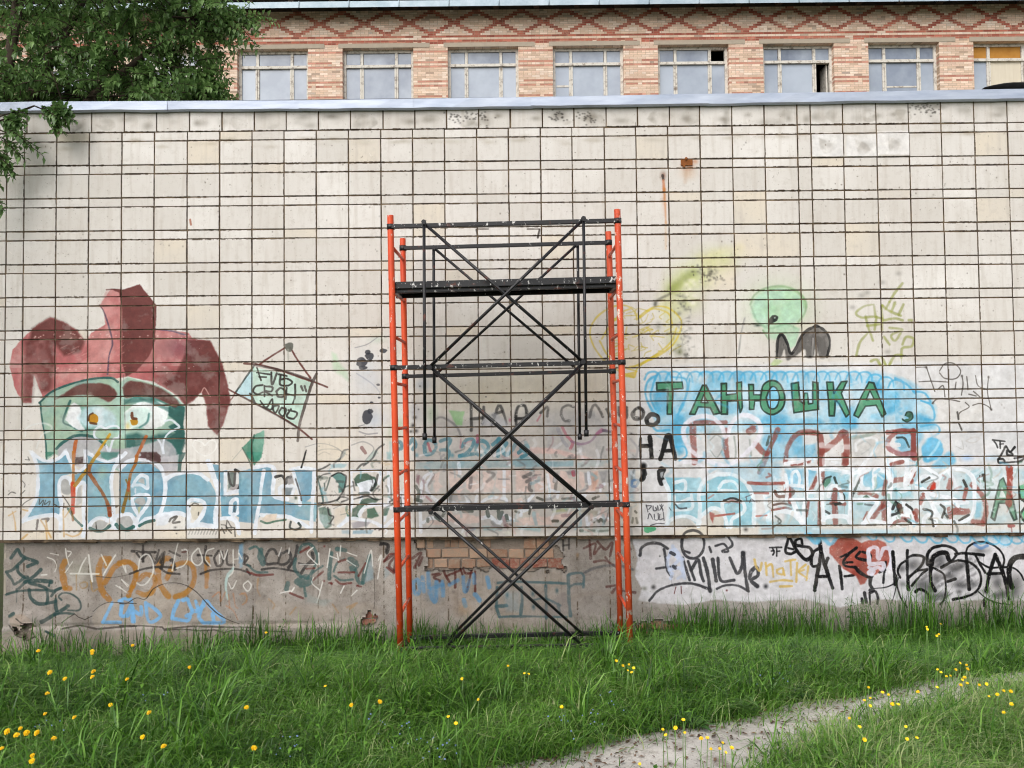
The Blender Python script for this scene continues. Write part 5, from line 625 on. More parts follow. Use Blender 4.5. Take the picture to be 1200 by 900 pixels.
for q, w_ in (([(175, 180), (180, 300), (190, 430)], 4.6), ([(285, 170), (285, 300), (292, 470)], 4.4), ([(285, 225), (340, 205), (410, 220), (390, 290), (300, 370)], 3.6), ([(230, 380), (210, 330), (230, 280), (270, 250)], 3), ([(200, 360), (205, 440), (230, 530), (280, 610)], 2), ([(320, 440), (390, 360), (440, 320)], 3.4), ([(300, 380), (360, 330), (440, 315)], 3), ([(440, 270), (440, 200), (480, 150), (570, 130), (640, 150), (670, 190), (630, 250), (550, 300)], 4), ([(470, 310), (480, 230), (530, 190), (590, 190), (610, 240)], 6), ([(465, 330), (470, 420), (500, 480)], 4.6), ([(440, 280), (520, 320), (570, 360), (585, 460), (570, 550), (540, 590)], 2.6), ([(660, 195), (740, 190), (880, 205)], 4), ([(745, 200), (755, 330), (768, 470)], 5), ([(740, 190), (760, 140), (830, 105), (920, 110), (1000, 160), (1040, 230), (1030, 290)], 2.6), ([(680, 245), (770, 260), (840, 320), (860, 410), (820, 490), (740, 530), (640, 550)], 3.4), ([(620, 260), (680, 245)], 3), ([(820, 210), (850, 270), (890, 340)], 3.4), ([(970, 200), (930, 330), (900, 480)], 4.4), ([(970, 200), (1020, 320), (1060, 440), (1075, 545)], 5), ([(910, 350), (1030, 345)], 3.6), ([(850, 260), (920, 300), (1000, 300), (1100, 300), (1160, 340), (1195, 400)], 2.4), ([(1105, 455), (1080, 380), (1090, 270), (1140, 220), (1200, 215)], 7), ([(840, 490), (900, 540), (980, 575), (1080, 590)], 1.6), ([(460, 570), (440, 500), (380, 470), (350, 490)], 4), ([(600, 410), (660, 390)], 4.4), ([(885, 550), (885, 600)], 3.4), ([(215, 380), (180, 520), (160, 580)], 1)): S('141416', w_*.86, q, .96, .9, False, .05)
for x_, y_, r_ in ((768, 468, 13), (905, 488, 18), (1075, 545, 11), (190, 430, 20), (480, 150, 8)): B('202022', x_, y_, r_, r_, .9)
# blue scallops hanging from the tiles on to the base
for x0_, r_ in ((20, 46), (150, 60), (290, 60), (400, 66), (520, 70), (640, 66), (740, 70), (860, 74), (960, 80), (1050, 84), (1140, 74), (1220, 70)):
    S(SB2, 2.2, [(x0_-r_, 40), (x0_-r_*.5, 40+r_*.8), (x0_, 40+r_), (x0_+r_*.5, 40+r_*.8), (x0_+r_, 40)], .65, 1.2); B('9fd0ea', x0_, 50, r_, r_*.6, .45)
F('6fbfe3', [(940, 40), (1130, 40), (1080, 130), (1010, 140), (960, 90)], .4, 5, .3); S('4f86c4', 3, [(810, 120), (860, 150), (910, 130)], .6, 1.5)
K(880, 620, .15)
for q in ([(460, 40), (500, 110), (560, 60), (620, 120), (700, 50)], [(430, 40), (480, 90)], [(560, 50), (520, 110)]): S('79bede', 4, q, .75, 1.6)
F('8fcbe4', [(440, 35), (720, 35), (700, 60), (560, 100), (500, 110)], .55, 4, .3); F('8fcde4', [(60, 5), (1200, 0), (1200, 38), (60, 38)], .45, 4, .35)
DR('8a4a40', 1010, 250, 130, 1, .0)
# -- general patina over everything that has paint
wear_ = np.clip((fbm(IMG_H, IMG_W, 40, 4, 9)-.56)*8, 0, 1)*.12
AA *= (1-wear_); _l = AC.mean(-1, keepdims=True); AC = AC*np.clip(.45+_l*2.6, 0, 1); AC = np.clip(AC**1.14*(.90+.2*fbm(IMG_H, IMG_W, 14, 3, 12))[..., None], 0, 1)
PAINT = bpy.data.images.new('wall_paint', IMG_W, IMG_H, alpha=True)
_b = np.empty((IMG_H, IMG_W, 4), np.float32); _b[..., :3] = np.clip(AC, 0, 1); _b[..., 3] = np.clip(AA, 0, 1)
PAINT.alpha_mode = 'CHANNEL_PACKED'; PAINT.pixels.foreach_set(_b.ravel()); PAINT.update(); PAINT.pack(); del _b
def paint_sample(t):
    """photo-measured graffiti, laid on the wall in metres; returns colour, alpha, and the wall coordinate"""
    co = t.coord(WALL); mp = t.n('ShaderNodeMapping'); mp.vector_type = 'POINT'
    sep = t.n('ShaderNodeSeparateXYZ'); t.l(co, sep.inputs[0])
    u = t.math('MULTIPLY', t.math('SUBTRACT', sep.outputs[0], PX0), 1/(PX1-PX0))
    v = t.math('MULTIPLY', t.math('SUBTRACT', sep.outputs[2], PZ0), 1/(PZ1-PZ0))
    cmb = t.n('ShaderNodeCombineXYZ'); t.l(u, cmb.inputs[0]); t.l(v, cmb.inputs[1])
    if PAINT is None: return None, 0.0, co
    im = t.n('ShaderNodeTexImage', image=PAINT, extension='CLIP', interpolation='Linear'); t.l(cmb.outputs[0], im.inputs[0])
    return im.outputs['Color'], im.outputs['Alpha'], co

def tile_material():
    t = NT('glazed_tile_cream'); pc, pa, co = paint_sample(t)
    r1, r2 = t.objrand(), t.island()
    rr = t.math('FRACT', t.math('ADD', r1, t.math('MULTIPLY', r2, 3.17)))
    c = t.mix(rr, srgb('d2cdc6'), srgb('e8e4df'))
    c = t.mix(t.math('GREATER_THAN', rr, .9), c, srgb('ddd2c0'))
    n1 = t.noise(co, 1.6, 5); c = t.mix(t.ramp(n1, .35, .75), c, srgb('cec8c0'))
    n2 = t.noise(co, 14, 6, .7); c = t.mix(t.math('MULTIPLY', t.ramp(n2, .52, .72), .45), c, srgb('b9b1a7'))
    n3 = t.noise(co, 70, 3, .6); c = t.mix(t.math('MULTIPLY', t.ramp(n3, .66, .72), .55), c, srgb('877a6a'))
    mp = t.n('ShaderNodeMapping'); mp.inputs['Scale'].default_value = (9, 1, .9); t.l(co, mp.inputs[0])
    n4 = t.noise(mp.outputs[0], 2.2, 4); c = t.mix(t.math('MULTIPLY', t.ramp(n4, .5, .72), .5), c, srgb('bdb4a9'))
    if pc is not None:
        wear = t.ramp(t.noise(co, 70, 5, .75), .27, .33)
        c = t.mix(t.math('MULTIPLY', pa, wear), c, pc)
    t.base(c); t.set(Roughness=.55, Specular_IOR_Level=.22)
    t.bump(t.noise(co, 45, 5, .65), .35, .004)
    return t.m
M_TILE = tile_material()
t = NT('dark_mortar'); co = t.coord(WALL)
t.base(t.mix(t.ramp(t.noise(co, 7, 6, .7), .42, .68), srgb('36281c'), srgb('7c6a54'))); t.set(Roughness=.95); t.bump(t.noise(co, 120, 3), .5, .004)
M_MORTAR = t.m

def tile_mesh(name, wd, h, seed):
    r = random.Random(seed); j = lambda a: r.uniform(-a, a)
    back = [(sx*wd/2, .012, sz*h/2) for sx, sz in ((-1, -1), (1, -1), (1, 1), (-1, 1))]
    mid = [(sx*(wd/2-abs(j(.0012))), -.004, sz*(h/2-abs(j(.0018)))) for sx, sz in ((-1, -1), (1, -1), (1, 1), (-1, 1))]
    fr = [(x-math.copysign(.0022+abs(j(.001)), x), -.006, z-math.copysign(.0022+abs(j(.001)), z)) for x, y, z in mid]
    v = back+mid+fr; q = []
    for a in (0, 4):
        for i in range(4): q.append((a+i, a+(i+1) % 4, a+4+(i+1) % 4, a+4+i))
    q.append((8, 9, 10, 11))
    me = np_mesh(name, v, [np.array(q)]); me.materials.append(M_TILE); return me
TM = {}
def get_tile(kind, wd, h, var):
    key = (kind, round(wd, 2), round(h, 2), var)
    if key not in TM: TM[key] = (tile_mesh(kind, wd, h, hash(str(key)) % 9999), wd, h)
    return TM[key]
tiles = {'tile': [], 'narrow_tile': []}
GAP = .0088
LOOSE = [(2.725, 3.015), (3.015, 3.317), (3.317, 3.611)]     # three newer paler tiles set proud
for k in range(13):
    ztop = ZCOP+.01 if k == 0 else ZROW[k-1]-SH
    for kind, z1, z0 in (('tile', ztop, ZROW[k]), ('narrow_tile', ZROW[k], ZROW[k]-SH)):
        for a, b in zip(EDGES, EDGES[1:]):
            if k == 0 and kind == 'tile':                # the top course is set out a little differently
                sh_ = .02 if a < 1.6 else .0
                if a <= XL: a2, b2 = a, b+sh_
                else: a2, b2 = a+sh_, min(b+sh_, XR)
                if a < 1.6 <= b: b2 = b
            else: a2, b2 = a, b
            xm, zm = (a2+b2)/2, (z0+z1)/2
            j = random.uniform
            wd, h = b2-a2-GAP*1.12+j(-.0022, .0012), z1-z0-GAP+j(-.0022, .0012)
            new = k == 1 and kind == 'tile' and any(abs(a-q[0]) < .01 for q in LOOSE)
            tiles[kind].append((xm+j(-.0016, .0016), (-.008 if new else j(-.0018, .0018))+(.002 if kind == 'narrow_tile' else 0), zm+zslope(xm, zm)+j(-.0016, .0016), wd, h, new))
eye = Vector((0, -DW, ZC))
STUFF = {'tile': 'tile_course', 'narrow_tile': 'narrow_tile_course'}
for kind, L in tiles.items():
    L.sort(key=lambda q: (Vector(q[:3])-eye).length/(q[3] ** .5 if q[3] > .15 else .25))
    rest_v, rest_q = [], []
    for i, (x, y, z, wd, h, new) in enumerate(L):
        var = i % 6; me, mw, mh = get_tile(kind, wd, h, var)
        rot = (random.gauss(0, .003), random.gauss(0, .0034), random.gauss(0, .003))
        if new: rot = (.012, rot[1]*2, .006)
        if i < 300:
            link(kind, me, None, WALL, (x, y, z), rot, (wd/mw, 1, h/mh))
        else:
            off = len(rest_v)
            for vv in me.vertices: rest_v.append((vv.co.x*wd/mw+x, vv.co.y+y, vv.co.z*h/mh+z))
            for p in me.polygons: rest_q.append([off+i_ for i_ in p.vertices])
    if rest_v:
        o = link(STUFF[kind], np_mesh(STUFF[kind], rest_v, [np.array(rest_q)]), M_TILE, WALL); o['kind'] = 'stuff'
ZT = ZROW[12]-SH                                          # bottom of the tiled part
# bed of mortar the tiles sit in, with a sagging irregular lower lip
mb = MB(); mb.box((XL+.004, .0005, ZT-.004), (XR, .06, ZCOP+.06)); mb.build('mortar_bed', M_MORTAR, WALL)
mb = MB()
xs = np.arange(XL+.01, XR, .11)
for a in xs:
    hgt = .012+.018*random.random(); mb.box((a, .004+.012*random.random(), ZT-hgt+zslope(a, ZT)), (a+.109, .05, ZT+zslope(a, ZT)+.006))
mb.build('mortar_lip', M_MORTAR, WALL)

# body, side wall and flat roof of the building
t = NT('side_render'); co = t.coord(); t.base(t.mix(t.noise(co, 3, 5), srgb('8d8478'), srgb('b0a798'))); t.set(Roughness=.9); M_SIDE = t.m
mb = MB(); mb.box((XL+.05, .1, -.9), (XR, 10.5, ZCOP+.0)); mb.build('building_body', M_SIDE, WALL)
t = NT('roof_felt'); t.base(srgb('5b5a58')); t.set(Roughness=.95); M_FELT = t.m
mb = MB(); mb.box((XL+.05, .16, ZCOP+.002), (XR, 10.5, ZCOP+.03)); mb.build('flat_roof', M_FELT, WALL)

# galvanised coping, lapped sheets
t = NT('galvanised_sheet'); co = t.coord(WALL)
mp = t.n('ShaderNodeMapping'); mp.inputs['Scale'].default_value = (1, 1, 6); t.l(co, mp.inputs[0])
n = t.noise(mp.outputs[0], 2.5, 5, .65)
t.base(t.mix(t.ramp(n, .3, .75), srgb('9ea9bd'), srgb('c3cbd9'))); t.set(Roughness=.42, Metallic=.25)
t.bump(t.noise(co, 5, 3), .15, .02); M_GALV = t.m
seams = [(0, 119.6, 130), (37, 118.6, 129.2), (193, 117.8, 128.2), (350, 117, 127.4), (482, 115.2, 126), (622, 113.2, 124.2), (828, 109.4, 121.2), (990, 107.5, 118.5), (1168, 104, 115.8), (1260, 102, 113)]
for i, ((u0, t0, b0), (u1, t1, b1)) in enumerate(zip(seams, seams[1:])):
    yf = -.055-.004*(i % 2)
    xa, za = wall_xz(u0, b0, yf); xb, zb = wall_xz(u1, b1, yf); _, zta = wall_xz(u0, t0, yf); _, ztb = wall_xz(u1, t1, yf)
    if i == 0: xa = XL-.06
    if i == len(seams)-2: xb = XR; 
    n = 7; v = []; q = []
    for s in range(n):
        f = s/(n-1); x = xa+(xb-xa)*f+ (.02 if f == 1 else 0); zb_ = za+(zb-za)*f+random.uniform(-.004, .004); zt_ = zta+(ztb-zta)*f
        v += [(x, yf+.03, zb_-.012), (x, yf+random.uniform(-.004, .004), zb_), (x, yf, zt_-.006), (x, yf+.008, zt_), (x, .2, zt_+.03), (x, .2, zt_-.02), (x, yf+.02, zt_-.02), (x, yf+.012, zb_+.01)]
    for s in range(n-1):
        for e in range(8):
            a = s*8; q.append((a+e, a+(e+1) % 8, a+8+(e+1) % 8, a+8+e))
    link('coping_sheet', np_mesh('coping_sheet', v, [np.array(q)]), M_GALV, WALL)
mb = MB(); mb.box((XL, -.02, ZCOP-.012), (XR, .2, ZCOP+.055)); 
t = NT('coping_board'); t.base(srgb('2c2722')); t.set(Roughness=.9); mb.build('coping_board', t.m, WALL)
# the bent-up sheet at the right end of the parapet
t = NT('weathered_dark_sheet'); co = t.coord(); t.base(t.mix(t.noise(co, 8, 4), srgb('2b2724'), srgb('4a443e'))); t.set(Roughness=.7); M_DARKSHEET = t.m
v = []; q = []; N = 9
for i in range(N):
    f = i/(N-1); u = 1154+f*90; p = wall_xz(u, 103, -.05); lift = .055*math.sin(min(1, f*1.9)*math.pi*.55)*(1-.35*f)+.004
    for y, k in ((-.05, lift), (.1, lift*.55), (.3, .02)):
        v += [(p[0], y, p[1]+k), (p[0], y, p[1]+k+.003)]
for i in range(N-1):
    a = i*6
    for e in ((0, 2), (2, 4)):
        q += [(a+e[0], a+e[1], a+6+e[1], a+6+e[0]), (a+e[0]+1, a+6+e[0]+1, a+6+e[1]+1, a+e[1]+1)]
    q += [(a, a+6, a+7, a+1), (a+4, a+5, a+11, a+10)]
link('bent_sheet', np_mesh('bent_sheet', v, [np.array(q)]), M_DARKSHEET, WALL)

# plaster base
def pl_material():
    t = NT('cement_plaster'); pc, pa, co = paint_sample(t)
    c = t.mix(t.ramp(t.noise(co, 2.3, 5), .3, .72), srgb('8d8680'), srgb('b0a8a0'))
    c = t.mix(t.math('MULTIPLY', t.ramp(t.noise(co, 6, 7, .75), .45, .7), .8), c, srgb('70665c'))
    c = t.mix(t.math('MULTIPLY', t.ramp(t.noise(co, 110, 4), .6, .68), .75), c, srgb('4a423b'))
    if pc is not None:
        wear = t.ramp(t.noise(co, 48, 5, .75), .3, .4); c = t.mix(t.math('MULTIPLY', pa, wear), c, pc)
    t.base(c); t.set(Roughness=.92, Specular_IOR_Level=.2); t.bump(t.noise(co, 60, 6, .7), .6, .006); return t.m
M_PL = pl_material()
def poly_px(L, T=(0, 0, 1), inset=PL_Y):
    return np.array([wall_xz(T[0]+x*T[2], T[1]+y*T[2], inset) for x, y in L])
def inside(P, X, Z):
    r = np.zeros(X.shape, bool); n = len(P)
    for i in range(n):
        x0, z0 = P[i]; x1, z1 = P[(i+1) % n]
        c = ((z0 > Z) != (z1 > Z)) & (X < (x1-x0)*(Z-z0)/(z1-z0+1e-12)+x0); r ^= c
    return r
BH = (480, 610, 1/6)
HOLES = [poly_px([(20, 60), (30, 130), (48, 198), (98, 204), (106, 262), (112, 330), (160, 345), (320, 338), (560, 338), (700, 346), (900, 346), (1095, 348), (1085, 270), (1060, 225), (1015, 180), (1000, 60)], BH),
         poly_px([(1010, 60), (1004, 110), (1016, 140), (1003, 60)], BH),
         poly_px([(742, 731), (770, 727), (800, 730), (826, 728), (852, 733), (850, 770), (742, 770)]),
         poly_px([(422, 727), (429, 720), (437, 717), (442, 716), (444, 724), (440, 733), (424, 734)]),
         poly_px([(17, 735), (28, 733), (41, 734), (43, 746), (30, 748), (20, 745)])]
mz = lambda u, v: wall_xz(u, v, PL_Y)
PXL = mz(4, 690)[0]; cs = .0155
nx, nz_ = int((XR-PXL)/cs), int((ZT+.02-(-.75))/cs)
gx = PXL+np.arange(nx+1)*cs; gzv = -.75+np.arange(nz_+1)*cs
X, Z = np.meshgrid(gx, gzv)
def vnoise(X, Z, s, seed=0):
    r = np.random.default_rng(seed); g = r.random((64, 64))
    x, z = X/s, Z/s; xi, zi = np.floor(x).astype(int), np.floor(z).astype(int); fx, fz = x-xi, z-zi
    fx, fz = fx*fx*(3-2*fx), fz*fz*(3-2*fz); G = lambda a, b: g[a % 64, b % 64]
    return (G(xi, zi)*(1-fx)+G(xi+1, zi)*fx)*(1-fz)+(G(xi, zi+1)*(1-fx)+G(xi+1, zi+1)*fx)*fz
Y = PL_Y+.016*(vnoise(X, Z, .9, 1)-.5)+.008*(vnoise(X, Z, .16, 2)-.5)+.004*(vnoise(X, Z, .04, 3)-.5)
zl = mz(150, 734)[1]; xr_ = mz(400, 740)[0]
ledge = sm(.01, -.01, Z-(zl+.012*(vnoise(X, Z*0, .25, 5)-.5)))*sm(.25, -.05, X-xr_)
Y = Y-.016*ledge + .02*np.exp(-((Z-zl-.006)/.012)**2)*sm(.2, -.05, X-xr_)*(.35+.65*(vnoise(X, Z*0, .3, 8) > .45))
bx, bz = mz(30, 728); blob = np.exp(-(((X-bx)/.16)**2+((Z-bz)/.1)**2)); Y = Y-blob*(.03+.05*(vnoise(X, Z, .07, 11)-.4))
Pv = np.stack([X, Y, Z], -1).reshape(-1, 3)
idx = np.arange((nx+1)*(nz_+1)).reshape(nz_+1, nx+1)
Q = np.stack([idx[:-1, :-1], idx[:-1, 1:], idx[1:, 1:], idx[1:, :-1]], -1)
cx_, cz_ = X[:-1, :-1]+cs/2, Z[:-1, :-1]+cs/2
cxn = cx_+.07*(vnoise(cx_, cz_, .06, 21)-.5); czn = cz_+.07*(vnoise(cx_, cz_, .05, 22)-.5)
hole = np.zeros(cx_.shape, bool)
for h in HOLES: hole |= inside(h, cxn, czn)
keep = ~hole
Qk = Q[keep].reshape(-1, 4)
# broken rim round each hole
rim = []
nv = len(Pv); back = Pv.copy(); back[:, 1] += .05
H_ = np.pad(hole, 1)
for zi, xi in np.argwhere(keep):
    for dz, dx, (a, b) in ((0, 1, (1, 2)), (0, -1, (3, 0)), (1, 0, (2, 3)), (-1, 0, (0, 1))):
        if H_[zi+1+dz, xi+1+dx]:
            q = Q[zi, xi]; rim.append((q[a], q[b], q[b]+nv, q[a]+nv))
PLINTH = link('plinth', np_mesh('plinth', np.concatenate([Pv, back]), [Qk, np.array(rim)], True), M_PL, WALL)
t = NT('rough_core'); co = t.coord(WALL); t.base(t.mix(t.noise(co, 14, 6, .7), srgb('70655a'), srgb('a3968a'))); t.set(Roughness=.95); t.bump(t.noise(co, 50, 5, .7), .9, .012); M_CORE = t.m
mb = MB(); mb.box((PXL+.002, PL_Y+.032, -.75), (XR, PL_Y+.2, ZT)); mb.build('plinth_core', M_CORE, PLINTH)
mb = MB(); mb.box((PXL+.001, PL_Y+.001, -.75), (PXL+.02, PL_Y+.1, ZT)); mb.build('plinth_edge', M_SIDE, PLINTH)
# bricks laid bare where the plaster fell off
def brick_mat(name, a, b):
    t = NT(name); co = t.coord(WALL); c = t.mix(t.objrand(), srgb(a), srgb(b))
    c = t.mix(t.math('MULTIPLY', t.ramp(t.noise(co, 26, 6, .75), .42, .62), .75), c, srgb('a0917f')); t.base(c); t.set(Roughness=.95)
    t.bump(t.noise(co, 90, 5, .7), .8, .006); return t.m
M_BUFF, M_RED = brick_mat('buff_brick', '98745e', 'bc9a82'), brick_mat('red_brick', '85493b', '9a6252')
BR = [[(50, 105), (118, 165), (243, 284), (290, 338), (345, 405), (412, 455), (462, 512), (518, 572), (577, 640), (806, 888), (897, 980)],
      [(100, 215), (230, 412), (424, 545), (550, 690), (700, 803), (818, 905), (912, 1016)],
      [(118, 160), (170, 262), (272, 358), (368, 462), (474, 562), (576, 700), (706, 770), (778, 842), (868, 965), (978, 1086)]]
BY = [(104, 196), (204, 264), (272, 336)]
def brick_obj(x0, x1, y0, y1, T, m, dy=0):
    (xa, za), (xb, zb) = [wall_xz(T[0]+x*T[2], T[1]+y*T[2], PL_Y) for x, y in ((x0, y1), (x1, y0))]
    mb = MB(); bm = mb.box((0, 0, 0), (xb-xa, .09, zb-za)).bm
    for v_ in bm.verts:
        v_.co += Vector([random.uniform(-.006, .006) for _ in range(3)])
    bmesh.ops.bevel(bm, geom=bm.edges[:], offset=.004, segments=1, affect='EDGES')
    return mb.build('brick', m, PLINTH, loc=(xa, PL_Y+.018+dy+random.uniform(-.008, .010), za), rot=(0, random.uniform(-.015, .015), random.uniform(-.02, .02)))
for r, (row, (y0, y1)) in enumerate(zip(BR, BY)):
    for x0, x1 in row:
      if (r, x0) not in ((0, 462), (0, 577), (0, 412)): brick_obj(x0, x1, y0+random.uniform(-4, 4), y1+random.uniform(-4, 4), BH, M_RED if (r == 2 and x0 > 560) else M_BUFF)
for x0, x1, y0, y1 in ((745, 757, 731, 738), (760, 775, 729, 738), (778, 800, 732, 738), (806, 822, 730, 739), (826, 848, 733, 740), (750, 772, 741, 750), (776, 800, 741, 751), (804, 826, 742, 751), (829, 849, 743, 752), (426, 443, 718, 725), (423, 442, 727, 734)):
    brick_obj(x0, x1, y0, y1, (0, 0, 1), M_RED)
# rusty stub of a steel bracket and its stain patch
t = NT('rust'); co = t.coord(WALL); t.base(t.mix(t.noise(co, 40, 5, .7), srgb('4c2510'), srgb('a8642a'))); t.set(Roughness=.9); M_RUST = t.m
x, z = wall_xz(805, 190, -.01)
mb = MB(); mb.box((x-.055, -.016, z-.03), (x+.05, .004, z+.022)).tube((x-.01, -.03, z+.03), (x-.005, .01, z+.022), .012, 8).box((x-.04, -.02, z-.045), (x-.02, .002, z-.03)).build('rusty_bracket', M_RUST, WALL)

# ------------------------------------------------------------------ brick building behind
BD = 20.0
BB = empty('brick_building', (0, BD, 0), 0, 'buff brick building with red diamond pattern and a row of windows, behind the tiled wall', 'building')
def fac(u, v):
    p = at(u, v, BD); return p.x, p.z
FX0, FX1 = fac(-365, 60)[0], fac(1590, 60)[0]
ZE = fac(600, 11)[1]                                     # underside of eaves
CR, HB = .0553, .1042                                    # course height, half brick
nrow, ncol = 84, int((FX1-FX0)/HB)
pxc, pxb = 8, 14
hh, ww = nrow*pxc, ncol*pxb
rb = np.random.default_rng(3)
apex = (fac(349.5, 20)[0]-FX0)/HB
img = np.zeros((hh, ww, 3), np.float32)
red_rows = {12, 14, 15, 19, 24, 26, 33, 35, 40, 42, 48, 50}
TAN = np.array([[222, 196, 175], [229, 206, 187], [218, 190, 167], [233, 213, 196], [213, 185, 162], [222, 192, 172]])/255
REDC = np.array([[172, 92, 74], [158, 80, 64], [184, 106, 88], [148, 74, 60]])/255
MORT = np.array([186, 160, 134])/255
for r in range(nrow):
    off = (r % 2)*.5; k = -1
    while True:
        k += 1; c0 = (k*2-off*2) if r % 5 else k*1.0
        c1 = c0+(2 if r % 5 else 1)
        if c0 >= ncol: break
        y0 = r*pxc; tan = TAN[rb.integers(6)]*(.94+.12*rb.random()); rd = REDC[rb.integers(4)]*(.92+.16*rb.random())
        if rb.random() < .04: tan = tan*.78
        x0, x1 = max(0, int(c0*pxb)), min(ww, int(c1*pxb))
        if x1 <= x0: continue
        col = np.tile(tan, (x1-x0, 1))
        if r <= 11:
            q = ((np.arange(x0, x1)//(pxb//2))*.5+.25-apex)
            f = lambda d: np.abs((d+5.5) % 11-5.5)
            col[(f(q-r) < 1.0) | (f(q+r) < 1.0)] = rd
        elif r in red_rows and rb.random() < (.96 if r < 17 else .9): col[:] = rd if r < 17 else rd*.6+tan*.4
        img[y0:y0+pxc, x0:x1] = col
        img[y0+pxc-1:y0+pxc, x0:x1] = MORT*(.85+.25*rb.random()); img[y0:y0+pxc, x1-1:x1] = MORT*.92
img *= (.94+.12*rb.random((hh, ww, 1)))
img = np.clip(img, 0, 1)[::-1]
fi = bpy.data.images.new('facade_bricks', ww, hh); buf = np.ones((hh, ww, 4), np.float32); buf[..., :3] = img
fi.pixels.foreach_set(buf.ravel()); fi.update(); fi.pack()
t = NT('patterned_brickwork'); co = t.coord(BB); sep = t.n('ShaderNodeSeparateXYZ'); t.l(co, sep.inputs[0])
uu = t.math('MULTIPLY', t.math('SUBTRACT', sep.outputs[0], FX0), 1/(ncol*HB)); vv = t.math('ADD', t.math('MULTIPLY', t.math('SUBTRACT', sep.outputs[2], ZE), 1/(nrow*CR)), 1.0)
cmb = t.n('ShaderNodeCombineXYZ'); t.l(uu, cmb.inputs[0]); t.l(vv, cmb.inputs[1])
im = t.n('ShaderNodeTexImage', image=fi, extension='EXTEND'); t.l(cmb.outputs[0], im.inputs[0])
c = t.mix(t.math('MULTIPLY', t.ramp(t.noise(co, .9, 5), .4, .75), .25), im.outputs[0], srgb('b39a80'), 'MIX')
c = t.mix(t.math('MULTIPLY', t.ramp(t.noise(co, 5, 5, .7), .55, .75), .35), c, srgb('e0cdb2'))
t.base(c); t.set(Roughness=.9)
bw = t.n('ShaderNodeRGBToBW'); t.l(im.outputs[0], bw.inputs[0]); t.bump(bw.outputs[0], .35, .02); M_FAC = t.m
t = NT('weathered_white_frame'); co = t.coord(BB)
c = t.mix(t.ramp(t.noise(co, 9, 6, .7),   .5, .68), srgb('d9d4ca'), srgb('85776a')); t.base(c); t.set(Roughness=.8); t.bump(t.noise(co, 40, 4), .5, .01); M_FRAME = t.m
def glass(name, a, b, rough=.06):  # opaque panes, cloudy grey-blue sky reflection painted into the colour
    t = NT(name); co = t.coord(BB); c = t.mix(t.objrand(), srgb(a), srgb(b)); c = t.mix(t.math('MULTIPLY', t.ramp(t.noise(co, 1.1, 4, .6), .38, .66), .5), c, srgb('bcc6d2'))
    t.base(c); t.set(Roughness=rough, Specular_IOR_Level=.6, Coat_Weight=.4, Coat_Roughness=.03); t.bump(t.noise(co, 3, 2), .06, .02); return t.m
M_PANE, M_PANE2 = glass('painted_sky_glass', '808a9b', 'a6b0be'), glass('painted_sky_glass_dark', '626c7e', '7d8898')
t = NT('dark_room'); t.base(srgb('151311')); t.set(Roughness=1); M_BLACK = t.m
t = NT('orange_plywood'); co = t.coord(BB); t.base(t.mix(t.noise(co, 6, 5), srgb('a3691f'), srgb('c28e3c'))); t.set(Roughness=.8); M_PLY = t.m
t = NT('pale_board'); co = t.coord(BB); mp = t.n('ShaderNodeMapping'); mp.inputs['Scale'].default_value = (8, 1, .6); t.l(co, mp.inputs[0])
t.base(t.mix(t.noise(mp.outputs[0], 3, 5), srgb('cbbfa8'), srgb('e2dac8'))); t.set(Roughness=.85); M_BOARD = t.m
t = NT('concrete_lintel'); co = t.coord(BB); t.base(t.mix(t.noise(co, 6, 6, .7), srgb('9c9080'), srgb('bfb29f'))); t.set(Roughness=.9); M_LINTEL = t.m
PITCHW = (fac(1018, 80)[0]-fac(278, 80)[0])/6
WX0 = fac(278, 80)[0]; WWID = fac(361, 80)[0]-fac(278, 80)[0]
ZWT, ZWB = fac(320, 57.5)[1], fac(320, 57.5)[1]-1.95
wins = [WX0+PITCHW*i for i in range(-4, 10)]
